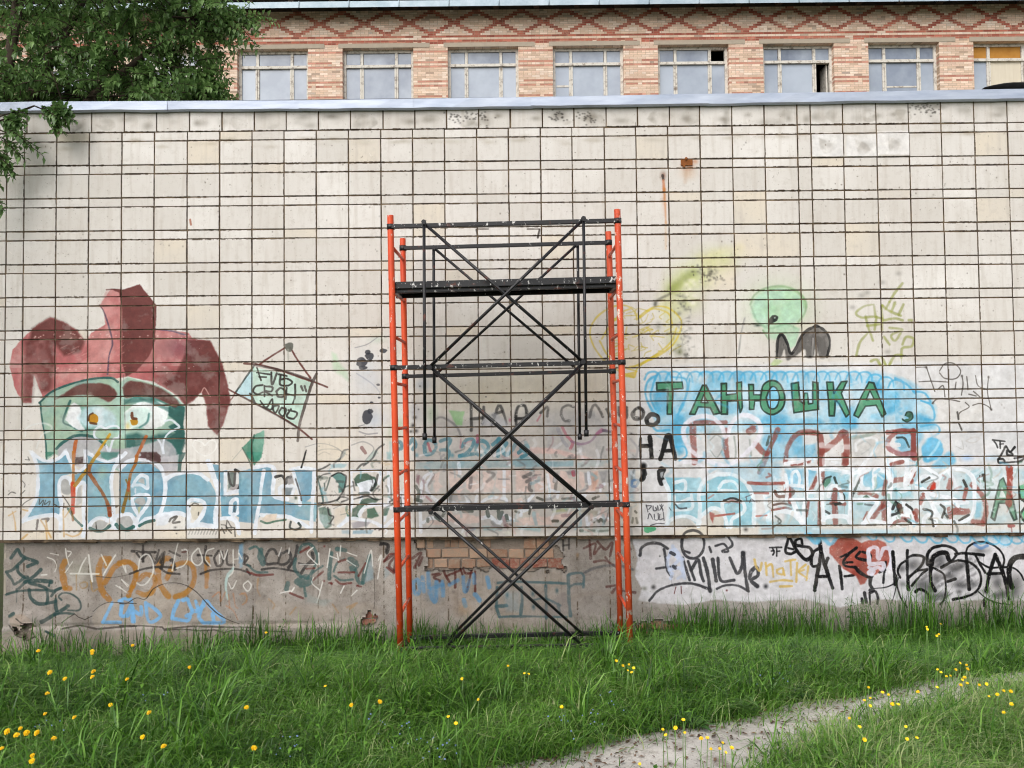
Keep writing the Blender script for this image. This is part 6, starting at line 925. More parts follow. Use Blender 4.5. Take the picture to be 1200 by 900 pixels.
# facade with real openings
mb = MB()
mb.box((FX0, 0, ZWT), (FX1, .4, ZE+.0)); mb.box((FX0, 0, -1), (FX1, .4, ZWB))
prev = FX0
for x in wins:
    mb.box((prev, 0, ZWB), (x, .4, ZWT)); prev = x+WWID
mb.box((prev, 0, ZWB), (FX1, .4, ZWT))
mb.build('facade_wall', M_FAC, BB)
mb = MB(); mb.box((FX0, .4, -1), (FX0+.4, 10, ZE)); mb.box((FX1-.4, .4, -1), (FX1, 10, ZE)); mb.box((FX0, 10, -1), (FX1, 10.4, ZE)); mb.build('rear_wall', M_FAC, BB)
mb = MB(); mb.box((FX0+.4, 1.6, -1), (FX1-.4, 1.7, ZE)); mb.build('dark_room_backing', M_BLACK, BB)  # near-black panel, darkness of the unlit rooms put into its colour
def window(i, x):
    W, H = WWID, ZWT-ZWB; T = .07; sx = [0, .26*W, .75*W, W]; zt = ZWT-.42      # transom
    mb = MB(); yf, yb = .14, .22
    for k in range(4):
        xm = [T/2, sx[1], sx[2], W-T/2][k]
        if k in (0, 3): mb.box((xm-T/2, yf, ZWB), (xm+T/2, yb, ZWT))
        else:
            mb.box((xm-.05, yf+.012, ZWB+T), (xm-.008, yb, zt-T/2)); mb.box((xm+.008, yf+.008, ZWB+T), (xm+.046, yb, zt-T/2)); mb.box((xm-.008, yf+.03, ZWB+T), (xm+.008, yb, zt-T/2))
            mb.box((xm-T/2, yf+.01, zt+T/2), (xm+T/2, yb, ZWT-T))
    mb.box((T, yf+.003, ZWT-T), (W-T, yb, ZWT)); mb.box((T, yf-.02, zt-T/2), (W-T, yb, zt+T/2)); mb.box((T, yf+.003, ZWB), (W-T, yb, ZWB+T))
    if i == 3: mb.box((T+.03, yf+.03, ZWB+.95), (sx[1]-.06, yb, ZWB+1.0))
    if i == 6: mb.box((sx[1]+.06, yf+.03, zt-.68), (sx[2]-.06, yb, zt-.64))
    for v_ in mb.bm.verts: v_.co.x += x
    f = mb.build('window', M_FRAME, BB)
    xs_ = [(T, sx[1]-.045), (sx[1]+.045, sx[2]-.045), (sx[2]+.045, W-T)]
    for r, (z0, z1) in enumerate(((zt+T/2-.002, ZWT-T+.002), (ZWB+T-.002, zt-T/2+.002))):
        for k, (a, b) in enumerate(xs_):
            m = M_PANE if r else M_PANE2
            if i == 4 and r == 0 and k == 2: continue                       # open vent
            if i == 5 and r == 1 and k == 2:                                # sash swung inwards
                mb = MB(); mb.box((0, 0, z0), (.035, .40, z1)); o = mb.build('open_sash', M_FRAME, f, loc=(x+b-.05, .24, 0)); continue
            if i == 7 and r == 0 and k < 2: m = M_PLY
            if i == 7 and r == 1 and k == 1: m = M_BOARD
            mb = MB(); mb.box((x+a, .18, z0), (x+b, .19, z1)); mb.build('board' if m in (M_PLY, M_BOARD) else 'pane', m, f)
    mb = MB(); mb.box((x-.1, -.012, ZWT+.002), (x+WWID+.42, .0-.002, ZWT+.115)); mb.build('lintel', M_LINTEL, BB)
for i, x in zip(range(-4, 10), wins): window(i, x)
# eaves: fascia sheet, soffit, rafter ends, roof
ef = -.5
def eave(u, v):
    p = at(u, v, BD+ef); return p.x, p.z
t = NT('painted_roof_sheet'); co = t.coord(BB); t.base(t.mix(t.ramp(t.noise(co, 1.8, 5, .7), .35, .7), srgb('8fa3ae'), srgb('b5c3cc'))); t.set(Roughness=.5, Metallic=.15); M_ROOF = t.m
t = NT('dark_soffit'); co = t.coord(BB); t.base(t.mix(t.noise(co, 5, 4), srgb('3a2f28'), srgb('584a3f'))); t.set(Roughness=.95); M_SOF = t.m
zf0 = eave(600, 6.5)[1]
x = FX0-.5
while x < FX1+.5:
    x1 = min(x+1.25, FX1+.5)
    v = [(x, ef, zf0), (x1+.02, ef, zf0), (x1+.02, ef+.01, zf0+.16), (x, ef+.01, zf0+.16), (x, 5, zf0+1.9), (x1+.02, 5, zf0+1.9), (x, 10.8, zf0+.1), (x1+.02, 10.8, zf0+.1)]
    o = np_mesh('roof_sheet', v, [np.array([(0, 1, 2, 3), (3, 2, 5, 4), (4, 5, 7, 6)])]); o = link('roof_sheet', o, M_ROOF, BB)
    mb = MB(); mb.tube((x, ef-.004, zf0+.0), (x, ef+.004, zf0+.17), .012, 6); mb.build('standing_seam', M_ROOF, o)
    x += 1.25
mb = MB(); mb.box((FX0-.5, ef+.02, ZE+.12), (FX1+.5, .0, ZE+.16)); mb.box((FX0, .0, ZE+.002), (FX1, .4, ZE+.16)); mb.build('soffit', M_SOF, BB)
x = FX0
while x < FX1:
    mb = MB(); mb.box((x, ef+.1, ZE+.0), (x+.14, -.002, ZE+.118)); mb.build('rafter_end', M_SOF, BB); x += 1.03

# ------------------------------------------------------------------ scaffold tower
YF, YR = 6.2, 6.78
def chipped(name, base, base2, chip, lo, hi, scale=26, rough=.45):
    t = NT(name); co = t.coord(); c = t.mix(t.ramp(t.noise(co, 3, 4), .3, .7), srgb(base), srgb(base2))
    mp = t.n('ShaderNodeMapping'); mp.inputs['Scale'].default_value = (1, 1, .55); t.l(co, mp.inputs[0])
    n = t.noise(mp.outputs[0], scale, 5, .75); c = t.mix(t.ramp(n, lo, hi), c, srgb(chip))
    c = t.mix(t.math('MULTIPLY', t.ramp(t.noise(co, 11, 4, .7), .6, .72), .55), c, srgb('7a3a22'))
    c = t.mix(t.math('MULTIPLY', t.ramp(t.noise(co, 2.2, 6, .8), .5, .7), .35), c, srgb('8a4a38')) if 'orange' in name else c
    t.base(c); t.set(Roughness=rough); t.bump(n, .25, .003); return t.m
M_ORANGE = chipped('orange_paint', 'd9441a', 'e45628', 'e3d3c6', .63, .655)
M_ORANGE_W = chipped('orange_paint_worn', 'd44a24', 'de5c34', 'ecd9cb', .59, .62, 20)
M_BLACKP = chipped('black_paint', '0e0e11', '17171b', 'c9c7c4', .65, .675, 34)
M_BLACKW = chipped('black_paint_splashed', '0e0e11', '18181c', 'd9d7d4', .595, .62, 30)
SC = empty('scaffold_tower', (0, 6.5, -.35), 0, 'orange and black tube scaffold tower standing in the grass before the graffiti wall', 'scaffold')
SCI = SC.matrix_basis.inverted()
def P(u, v, Y): return Vector(at(u, v, Y)) - Vector((0, 6.5, -.35))
def lerp_u(a, b, v): f = (v-a[1])/(b[1]-a[1]); return a[0]+(b[0]-a[0])*f
POSTS = {'lf': ((457.5, 253), (469.5, 768), YF), 'rf': ((723.3, 246), (738.8, 764), YF), 'lr': ((472, 280), (480.5, 752), YR), 'rr': ((712.8, 272), (727.5, 750), YR)}
COUPL = {'lf': (266, 431, 597), 'rf': (259, 424.5, 591), 'lr': (291, 441, 595), 'rr': (284.5, 435, 588.5)}
post_obj = {}
for k, (a, b, Yp) in POSTS.items():
    mb = MB(); cuts = [a[1]]+list(COUPL[k])+[b[1]]
    pts = [P(lerp_u(a, b, v), v, Yp) for v in cuts]
    pts = [p+Vector((random.uniform(-.004, .004), 0, 0)) if 0 < i < len(pts)-1 else p for i, p in enumerate(pts)]
    mb.poly_tube(pts, [.0255]*len(pts), 14)
    mb.tube(pts[0]+Vector((0, 0, -.002)), pts[0]+Vector((0, 0, .003)), .0255, 14)
    post_obj[k] = mb.build('post', M_ORANGE_W if k[0] == 'r' else M_ORANGE, SC)
    for v in COUPL[k]:
        mb = MB(); c0 = P(lerp_u(a, b, v-3), v-3, Yp); c1 = P(lerp_u(a, b, v+3), v+3, Yp); mb.tube(c0, c1, .031, 14)
        mb.build('collar', M_BLACKP, post_obj[k])
    mb = MB(); q = P(b[0], b[1]-1, Yp); mb.box((q.x-.07, q.y-.07, q.z-.02), (q.x+.07, q.y+.07, q.z-.005)); mb.tube((q.x, q.y, q.z-.01), (q.x, q.y, q.z+.12), .018, 8)
    mb.build('base_plate', M_BLACKP, post_obj[k])
def seg(name, a, b, Y0, r, mat=None, square=False, Y1=None, off=0.0):
    Y1 = Y0 if Y1 is None else Y1; mb = MB(); o = Vector((0, off, 0))
    p, q = P(*a, Y0)+o, P(*b, Y1)+o
    mb.tube(p, q, r, 10, square=square); return mb.build(name, mat or M_BLACKP, SC, bevel=.003 if square else 0)
# ladder rungs, front post to rear post on both sides
zr_ = [288, 341, 394, 449, 503, 557, 612, 667, 721]
for v in zr_:
    for k0, k1 in (('lf', 'lr'), ('rf', 'rr')):
        dv = 0 if k0 == 'lf' else -4
        a, b, Yp = POSTS[k0]; a2, b2, Yq = POSTS[k1]
        p = P(lerp_u(a, b, v+dv), v+dv, Yp); q0 = P(lerp_u(a2, b2, 500), 500, Yq); 
        vr = 479+(v+dv-479)*YF/YR; q = P(lerp_u(a2, b2, vr), vr, Yq)
        mb = MB(); mb.tube(p, q, .0135, 10); mb.build('rung', M_ORANGE_W if v > 600 or k0 == 'rf' else M_ORANGE, SC)
# flat horizontal bars
for a, b, Yp, m, r in (((459, 266), (727, 259), YF, M_BLACKW, .0165), ((472, 291.2), (715, 284.6), YR, M_BLACKP, .0155), ((460.5, 431), (731, 424.5), YF, M_BLACKW, .0165), ((475, 441.2), (719, 434.8), YR, M_BLACKP, .0155),
                    ((463.5, 597), (736, 590.6), YF, M_BLACKW, .018), ((478.5, 595), (725, 588.6), YR, M_BLACKP, .017), ((480.5, 746.5), (728, 741), YR, M_BLACKP, .0165), ((469, 760), (739, 755), YF, M_BLACKP, .0155)):
    seg('crossbar', a, b, Yp, r, m, True, off=-.012)
# crossed braces
BRACES = [((498.4, 264), (681, 422.8), YF), ((682.3, 260), (504, 431), YF), ((510.5, 293), (664+8, 430), YR), ((674.8, 289), (514, 437), YR),
          ((506.7, 432), (692, 591), YF), ((681.3, 427), (505.3, 597), YF), ((511, 437), (687, 589.5), YR), ((677, 433), (509.5, 595.5), YR),
          ((509, 600), (679, 752), YF), ((691, 594), (522.7, 756), YF), ((525, 600), (682.7, 742), YR), ((676.5, 596), (526.5, 746), YR)]
for i, (a, b, Yp) in enumerate(BRACES):
    front = Yp == YF
    seg('diagonal_brace', a, b, Yp, .0125 if front else .0118, M_BLACKP, off=(-.04-.026*(i % 2)) if front else (-.04-.026*(i % 2)))
for a, b, Yp in (((498.4, 264), (499.4, 512), YF), ((682.6, 260), (685.8, 508), YF), ((509.4, 293), (510.4, 516), YR), ((676, 289), (678.4, 512), YR)):
    o = seg('hanging_rod', a, b, Yp, .0122, M_BLACKP, off=-.092)
    mb = MB(); q = P(*b, Yp)+Vector((0, -.092, 0)); mb.tube(q+Vector((0, -.006, .03)), q+Vector((0, -.006, -.02)), .019, 8); mb.tube(q+Vector((0, -.02, -.004)), q+Vector((0, .016, -.004)), .009, 8)
    mb.build('rod_end', M_BLACKP, o)
for (u, v), Yp in (((498.4, 264), YF), ((682.4, 260), YF), ((510, 293), YR), ((675.5, 289), YR), ((505, 431.5), YF), ((682, 425), YF), ((506.5, 598), YF), ((692, 592), YF), ((514.5, 438), YR), ((674, 435.5), YR), ((521, 596), YR), ((680, 590), YR)):
    mb = MB(); q = P(u, v, Yp); mb.tube(q+Vector((0, .0, 0)), q+Vector((0, -.115, 0)), .0115, 8); mb.tube(q+Vector((0, -.1, 0)), q+Vector((0, -.113, 0)), .021, 6)
    mb.build('brace_pin', M_BLACKP, SC)
# working platform: a steel tray
a, b = P(456.5, 330.5, YF-.0), P(728, 323.5, YF)
ax = (b-a).normalized(); L = (b-a).length; rotd = math.atan2(-ax.z, ax.x)
D = .33
mb = MB(); mb.box((.02, .03, -.012), (L-.02, D, -.002)); deck = mb.build('platform', M_BLACKW, SC, loc=a+Vector((0, .02, 0)), rot=(0, rotd, 0))
for y0 in (0, D-.005):
    mb = MB(); mb.box((0, y0, -.052), (L, y0+.028, .004)); mb.box((.0, y0+(.028 if y0 == 0 else -.02), -.082), (L, y0+(.05 if y0 == 0 else 0), -.05)); mb.build('edge_channel', M_BLACKW if y0 == 0 else M_BLACKP, deck, bevel=.004)
for k in range(5):
    x = .05+k*(L-.15)/4; mb = MB(); mb.box((x, .055, -.05), (x+.04, D-.03, -.013)); mb.build('crossmember', M_BLACKP, deck)
for x in (.03, L-.06):
    mb = MB(); mb.box((x, .02, -.085), (x+.03, D, -.053)); mb.build('hook_bar', M_BLACKP, deck)

# ------------------------------------------------------------------ ground, path, grass
xs = np.concatenate([[-400, -150, -60, -25, -14], np.arange(-9, 9.01, .12), [14, 25, 60, 150, 400]])
ys = np.concatenate([[-300, -100, -40, -15, -6], np.arange(-2, 9.01, .12), [12, 20, 40, 100, 300, 600]])
X, Yg = np.meshgrid(xs, ys); Zg = gz(X, Yg); near = (abs(X) < 9.1) & (Yg > -2.1) & (Yg < 9.1); Zg = np.where(near, Zg, np.where(Yg > 9, -.5, 0)) - .0
nx, ny = len(xs), len(ys); idx = np.arange(nx*ny).reshape(ny, nx)
Q = np.stack([idx[:-1, :-1], idx[:-1, 1:], idx[1:, 1:], idx[1:, :-1]], -1).reshape(-1, 4)
t = NT('soil_under_grass'); co = t.coord(); c = t.mix(t.noise(co, 4, 6, .7), (.035, .045, .016), (.06, .085, .025)); t.base(t.mix(t.ramp(t.noise(co, 30, 5), .5, .7), c, (.045, .035, .022))); t.set(Roughness=1); t.bump(t.noise(co, 25, 5), .8, .03)
g = link('ground', np_mesh('ground', np.stack([X, Yg, Zg], -1).reshape(-1, 3), [Q], True), t.m); g['kind'] = 'structure'
# trodden path
PATH_U = np.array([(-.85, 2.5), (-.52, 3.2), (-.16, 3.68), (.35, 3.95), (1.0, 4.18), (1.6, 4.42), (2.3, 4.76), (3.0, 5.08), (3.9, 5.42), (5.2, 5.8), (7, 6.1)])
PATH_L = np.array([(.40, 2.2), (.72, 2.8), (.95, 3.3), (1.10, 3.56), (1.42, 3.84), (1.87, 4.05), (2.48, 4.38), (3.14, 4.72), (4.0, 5.0), (5.4, 5.4), (7, 5.7)])
def path_rows(n=90, m=16):
    tt = np.linspace(0, 1, n); kk = np.linspace(0, 1, len(PATH_U)); a = np.stack([np.interp(tt, kk, PATH_U[:, i]) for i in (0, 1)], -1); b = np.stack([np.interp(tt, kk, PATH_L[:, i]) for i in (0, 1)], -1)
    r = np.random.default_rng(5)
    for q in (a, b): q += np.stack([np.convolve(r.normal(0, .05, n), np.ones(3)/3, 'same') for _ in (0, 1)], -1)
    f = np.linspace(0, 1, m)[None, :, None]; return a[:, None]*(1-f)+b[:, None]*f
PR = path_rows(); n, m = PR.shape[:2]
pz = gz(PR[..., 0], PR[..., 1])+.006+.012*(vnoise(PR[..., 0]+9, PR[..., 1]+9, .12, 31)-.3)+.03*np.sin(np.linspace(0, np.pi, m))[None, :]*.6
idx = np.arange(n*m).reshape(n, m); Q = np.stack([idx[:-1, :-1], idx[:-1, 1:], idx[1:, 1:], idx[1:, :-1]], -1).reshape(-1, 4)
t = NT('worn_concrete_path'); co = t.coord()
c = t.mix(t.ramp(t.noise(co, 3, 5), .3, .7), srgb('bab4ad'), srgb('d9d3cb')); c = t.mix(t.math('MULTIPLY', t.ramp(t.noise(co, 9, 6, .75), .5, .68), .8), c, srgb('6d5f50'))
c = t.mix(t.math('MULTIPLY', t.ramp(t.noise(co, 120, 3), .6, .7), .7), c, srgb('4f463c')); c = t.mix(t.math('MULTIPLY', t.ramp(t.noise(co, 80, 2), .62, .68), .6), c, srgb('cfc8be'))
t.base(c); t.set(Roughness=.95); t.bump(t.noise(co, 55, 6, .75), .9, .012); M_PATH = t.m
o = link('path', np_mesh('path', np.concatenate([PR, pz[..., None]], -1).reshape(-1, 3), [Q], True), M_PATH); o['kind'] = 'structure'
# path test for the grass
PP = np.concatenate([PATH_U, PATH_L[::-1]])

def blades(name, n, sampler, hfun, wid, mat, seed, lean=.5, tintf=None, bias=(0, 0)):
    r = np.random.default_rng(seed); pts = sampler(r, n); n = len(pts)
    h = hfun(pts[:, 0], pts[:, 1])*r.uniform(.45, 1.25, n); az = r.uniform(0, 2*np.pi, n); ln = np.abs(r.normal(lean, .3, n))
    wv = wid*r.uniform(.6, 1.3, n); fa = az+r.normal(np.pi/2, .5, n)
    d = np.stack([np.cos(az)+bias[0], np.sin(az)+bias[1], np.zeros(n)], -1); s = np.stack([np.cos(fa), np.sin(fa), np.zeros(n)], -1)
    z0 = gz(pts[:, 0], pts[:, 1]); B = np.stack([pts[:, 0], pts[:, 1], z0-.01], -1); up = np.array([0, 0, 1.])
    lev = []
    for f, wf in ((0, .7), (.38, 1), (.72, .75)):
        c = B+up*(h*f*(1-.18*ln*f))[:, None]+d*(h*ln*f**2*.62)[:, None]; lev += [c-s*(wv*wf/2)[:, None], c+s*(wv*wf/2)[:, None]]
    tip = B+up*(h*(1-.36*ln))[:, None]+d*(h*ln*.78)[:, None]; lev.append(tip)
    V = np.stack(lev, 1).reshape(-1, 3); k = np.arange(n)*7
    q = np.concatenate([np.stack([k, k+1, k+3, k+2], -1), np.stack([k+2, k+3, k+5, k+4], -1)]); tr = np.stack([k+4, k+5, k+6], -1)
    me = np_mesh(name, V, [q, tr], True)
    tint = np.repeat(np.clip((tintf(pts, r) if tintf else r.random(n)), 0, 1), 7)
    at_ = me.attributes.new('tint', 'FLOAT', 'POINT'); at_.data.foreach_set('value', tint.astype(np.float32))
    o = link(name, me, mat); o['kind'] = 'stuff'; return o
def grass_mat(name, stops, rough=.45, trans=.35):
    t = NT(name); a = t.n('ShaderNodeAttribute', attribute_name='tint'); x = t.n('ShaderNodeValToRGB'); e = x.color_ramp.elements
    while len(e) < len(stops): e.new(.5)
    for i, (p_, c) in enumerate(stops): e[i].position = p_; e[i].color = (*c, 1)
    t.l(a.outputs['Fac'], x.inputs[0]); t.base(x.outputs[0]); t.set(Roughness=rough, Specular_IOR_Level=.4)
    tr = t.n('ShaderNodeBsdfTranslucent'); t.l(x.outputs[0], tr.inputs[0]); ms = t.n('ShaderNodeMixShader'); ms.inputs[0].default_value = trans
    t.l(t.b.outputs[0], ms.inputs[1]); t.l(tr.outputs[0], ms.inputs[2]); t.l(ms.outputs[0], t.out.inputs[0]); return t.m
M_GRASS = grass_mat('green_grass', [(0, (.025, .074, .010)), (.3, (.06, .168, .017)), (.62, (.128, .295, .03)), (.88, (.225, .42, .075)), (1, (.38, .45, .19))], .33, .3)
def field(r, n):
    y = r.uniform(2.7, 7.12, n); x = r.uniform(-1, 1, n)*(.70*y+.35)
    inp = inside(PP, x+r.normal(0, .09, n), y+r.normal(0, .08, n)); keepp = ~inp | (r.random(n) < .012+.13*sm(1.3, 2.4, x))
    dens = .55+.45*vnoise(x+20, y+20, .35, 41) + .25*(y > 4.5)
    keepp &= r.random(n) < dens
    keepp &= ~((y > 6.9) & (x < -2.6) & (r.random(n) < .75))
    return np.stack([x, y], -1)[keepp]
def hgt(x, y):
    h = .15+.10*vnoise(x+30, y+30, .5, 51)+.07*sm(-1.2, 1.5, x)*sm(4.6, 6, y)
    h = h*(1-.5*sm(6.3, 7.0, y)*sm(-1.8, -3.2, x)) + .08*sm(6.4, 7.0, y)*sm(.6, 1.6, x)
    h = h+.12*sm(.9, 1.5, x)*sm(4.15, 3.7, y-.45*(x-1.5))-.05*sm(1.0, 1.8, x)*sm(.45, .1, np.abs(y-.45*(x-1.5)-4.05))
    return h
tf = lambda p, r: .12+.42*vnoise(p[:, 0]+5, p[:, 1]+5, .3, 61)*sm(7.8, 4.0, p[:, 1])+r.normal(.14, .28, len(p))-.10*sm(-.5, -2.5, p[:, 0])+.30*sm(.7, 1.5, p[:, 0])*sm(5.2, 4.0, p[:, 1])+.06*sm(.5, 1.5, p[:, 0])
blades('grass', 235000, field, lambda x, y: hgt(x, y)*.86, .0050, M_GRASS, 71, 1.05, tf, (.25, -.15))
# coarser tufts scattered through the turf
def tufts(r, n):
    c = field(r, 420); k = r.integers(0, len(c), n); return c[k]+r.normal(0, .035, (n, 2))
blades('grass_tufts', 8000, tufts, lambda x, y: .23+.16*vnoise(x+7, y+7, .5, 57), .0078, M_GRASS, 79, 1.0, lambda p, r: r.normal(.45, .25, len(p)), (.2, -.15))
# taller seeding stalks along the foot of the wall
def wallfoot(r, n):
    x = r.uniform(-4.2, 5.2, n); y = 7.08-np.abs(r.normal(0, .22, n)); k = r.random(n) < (.2+.9*vnoise(x+3, x*0+2, .25, 81))*np.where(x < -2.6, .35, 1)
    return np.stack([x, y], -1)[k]
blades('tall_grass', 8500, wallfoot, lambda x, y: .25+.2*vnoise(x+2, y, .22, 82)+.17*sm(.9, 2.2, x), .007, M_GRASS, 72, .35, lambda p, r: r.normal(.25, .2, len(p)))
M_DRY = grass_mat('dry_stalks', [(0, (.16, .13, .07)), (.5, (.28, .22, .12)), (1, (.36, .30, .18))])
def wf2(r, n):
    x = r.uniform(-4.5, 5, n); return np.stack([x, 7.1-np.abs(r.normal(0, .08, n))], -1)[r.random(n) < np.where(x < -2.2, 1, .25)]
blades('dry_grass', 900, wf2, lambda x, y: .17+.14*vnoise(x, y, .3, 83), .0035, M_DRY, 73, .25)
blades('dry_straw', 1600, field, lambda x, y: hgt(x, y)*.8, .0035, M_DRY, 74, 1.0)
# fallen leaves and crumbs on the path
r = np.random.default_rng(91); V = []; q = []
for i in range(1100):
    a, b = r.integers(4, n-30), r.random(); b = b**1.5*(m-1); p = PR[a, int(b)]+r.normal(0, .02, 2); s = r.uniform(.006, .02); an = r.uniform(0, 6.3)
    c_, s_ = np.cos(an)*s, np.sin(an)*s; z = pz[a, int(b)]+.006; k = len(V); e = r.uniform(.3, .6)
    V += [(p[0]-c_, p[1]-s_, z), (p[0]+s_*e, p[1]-c_*e, z+r.uniform(0, .008)), (p[0]+c_, p[1]+s_, z+.003), (p[0]-s_*e, p[1]+c_*e, z+r.uniform(0, .008))]; q.append((k, k+1, k+2, k+3))
t = NT('dead_leaf'); t.base(t.mix(t.island(), srgb('3f2c20'), srgb('7d6550'))); t.set(Roughness=.9)
o = link('leaf_litter', np_mesh('leaf_litter', V, [np.array(q)]), t.m); o['kind'] = 'stuff'
# low clover and speedwell leaves in the turf
V = []; q = []; 
def leafquad(V, q, p, d, s, wdt, droop):
    """pointed leaf, folded along its midrib"""
    d = d/np.linalg.norm(d); side = np.cross(d, (0, 0, 1.)); nn = np.linalg.norm(side); side = side/nn if nn > 1e-3 else np.array((1., 0, 0)); upv = np.cross(side, d)
    k = len(V); mid = p+d*s*.5+upv*s*.04; tip = p+d*s-np.array((0, 0, droop*s))
    V += [p, mid+side*wdt/2+upv*wdt*.18, tip, mid-side*wdt/2+upv*wdt*.18, mid]
    q += [(k, k+4, k+1), (k+1, k+4, k+2), (k, k+3, k+4), (k+3, k+2, k+4)]
pts = field(r, 5200); pts = pts[(pts[:, 1] < 5.2)]
for x, y in pts[:3200]:
    h = r.uniform(.05, .16); an = r.uniform(0, 6.3)
    leafquad(V, q, np.array((x, y, gz(x, y)+h)), np.array((np.cos(an), np.sin(an), r.uniform(-.1, .7))), r.uniform(.02, .045), r.uniform(.012, .024), .1)
for x, y in field(r, 150)[:85]:
    if y > 6.4: continue
    for i in range(8):
        an = i*.785+r.normal(0, .2); leafquad(V, q, np.array((x, y, gz(x, y)+.03)), np.array((np.cos(an), np.sin(an), r.uniform(.5, 1.5))), r.uniform(.09, .17), r.uniform(.022, .036), .3)
me = np_mesh('ground_cover', V, [np.array(q)]); a_ = me.attributes.new('tint', 'FLOAT', 'POINT'); a_.data.foreach_set('value', np.repeat(r.uniform(.1, .8, len(V)//5), 5).astype(np.float32))
o = link('ground_cover', me, M_GRASS); o['kind'] = 'stuff'
# tiny blue speedwell
V = []; q = []
for cxp, cyp, nn_ in ((520, 880, 14), (710, 820, 8), (690, 840, 5), (655, 845, 8), (915, 790, 8), (440, 845, 6), (345, 870, 8), (480, 860, 10), (180, 815, 5), (60, 850, 6)):
    for _ in range(nn_):
        p = at_ground(cxp+r.normal(0, 14), min(895, cyp+r.normal(0, 8)), .15); p.z += .15+r.uniform(-.04, .03); s = r.uniform(.003, .0055); k = len(V)
        for ang in range(5):
            aa = ang*2*math.pi/5; V.append((p.x+s*math.cos(aa), p.y-.3*s*math.sin(aa), p.z+s*math.sin(aa)))
        q.append(tuple(range(k, k+5)))
t = NT('pale_blue_petals'); t.base(srgb('8fa3dd')); o = link('small_blue_flowers', np_mesh('small_blue_flowers', V, [np.array(q)]), t.m); o['kind'] = 'stuff'

# ------------------------------------------------------------------ yellow flowers
t = NT('yellow_petals'); t.base(t.mix(t.objrand(), srgb('f0c400'), srgb('ffdb1a'))); t.set(Roughness=.6); M_YEL = t.m
t = NT('flower_stem'); t.base((.12, .22, .05)); M_STEM = t.m
def head_mesh(R, petals, rows, seed):
    r = np.random.default_rng(seed); V = []; q = []
    for row in range(rows):
        rr_, zz = R*(1-.27*row), .002+.006*row
        for i in range(petals-row*2):
            a = 2*math.pi*(i+.5*row)/(petals-row*2)+r.normal(0, .06); wdt = 2.6*rr_/petals; k = len(V); rl = rr_*r.uniform(.85, 1.05)
            c_, s_ = math.cos(a), math.sin(a); tx, ty = -s_*wdt, c_*wdt
            V += [(0, 0, zz-.002), (c_*rl*.75+tx, s_*rl*.75+ty, zz+.004), (c_*rl, s_*rl, zz+.003), (c_*rl*.75-tx, s_*rl*.75-ty, zz+.004)]; q.append((k, k+1, k+2, k+3))
    return np_mesh('flower_head', V, [np.array(q)])
DH = [head_mesh(.021, 16, 3, s) for s in range(3)]; BHM = [head_mesh(.0135, 6, 1, 9), head_mesh(.014, 7, 2, 10)]
for me in DH+BHM: me.materials.append(M_YEL)
def scl(L, x0, y0, s): return [(x0+x*s, y0+y*s) for x, y in L]
A_ = scl([(180, 255)], 0, 700, .25); A2 = scl([(432, 260), (622, 232)], 0, 700, .25)
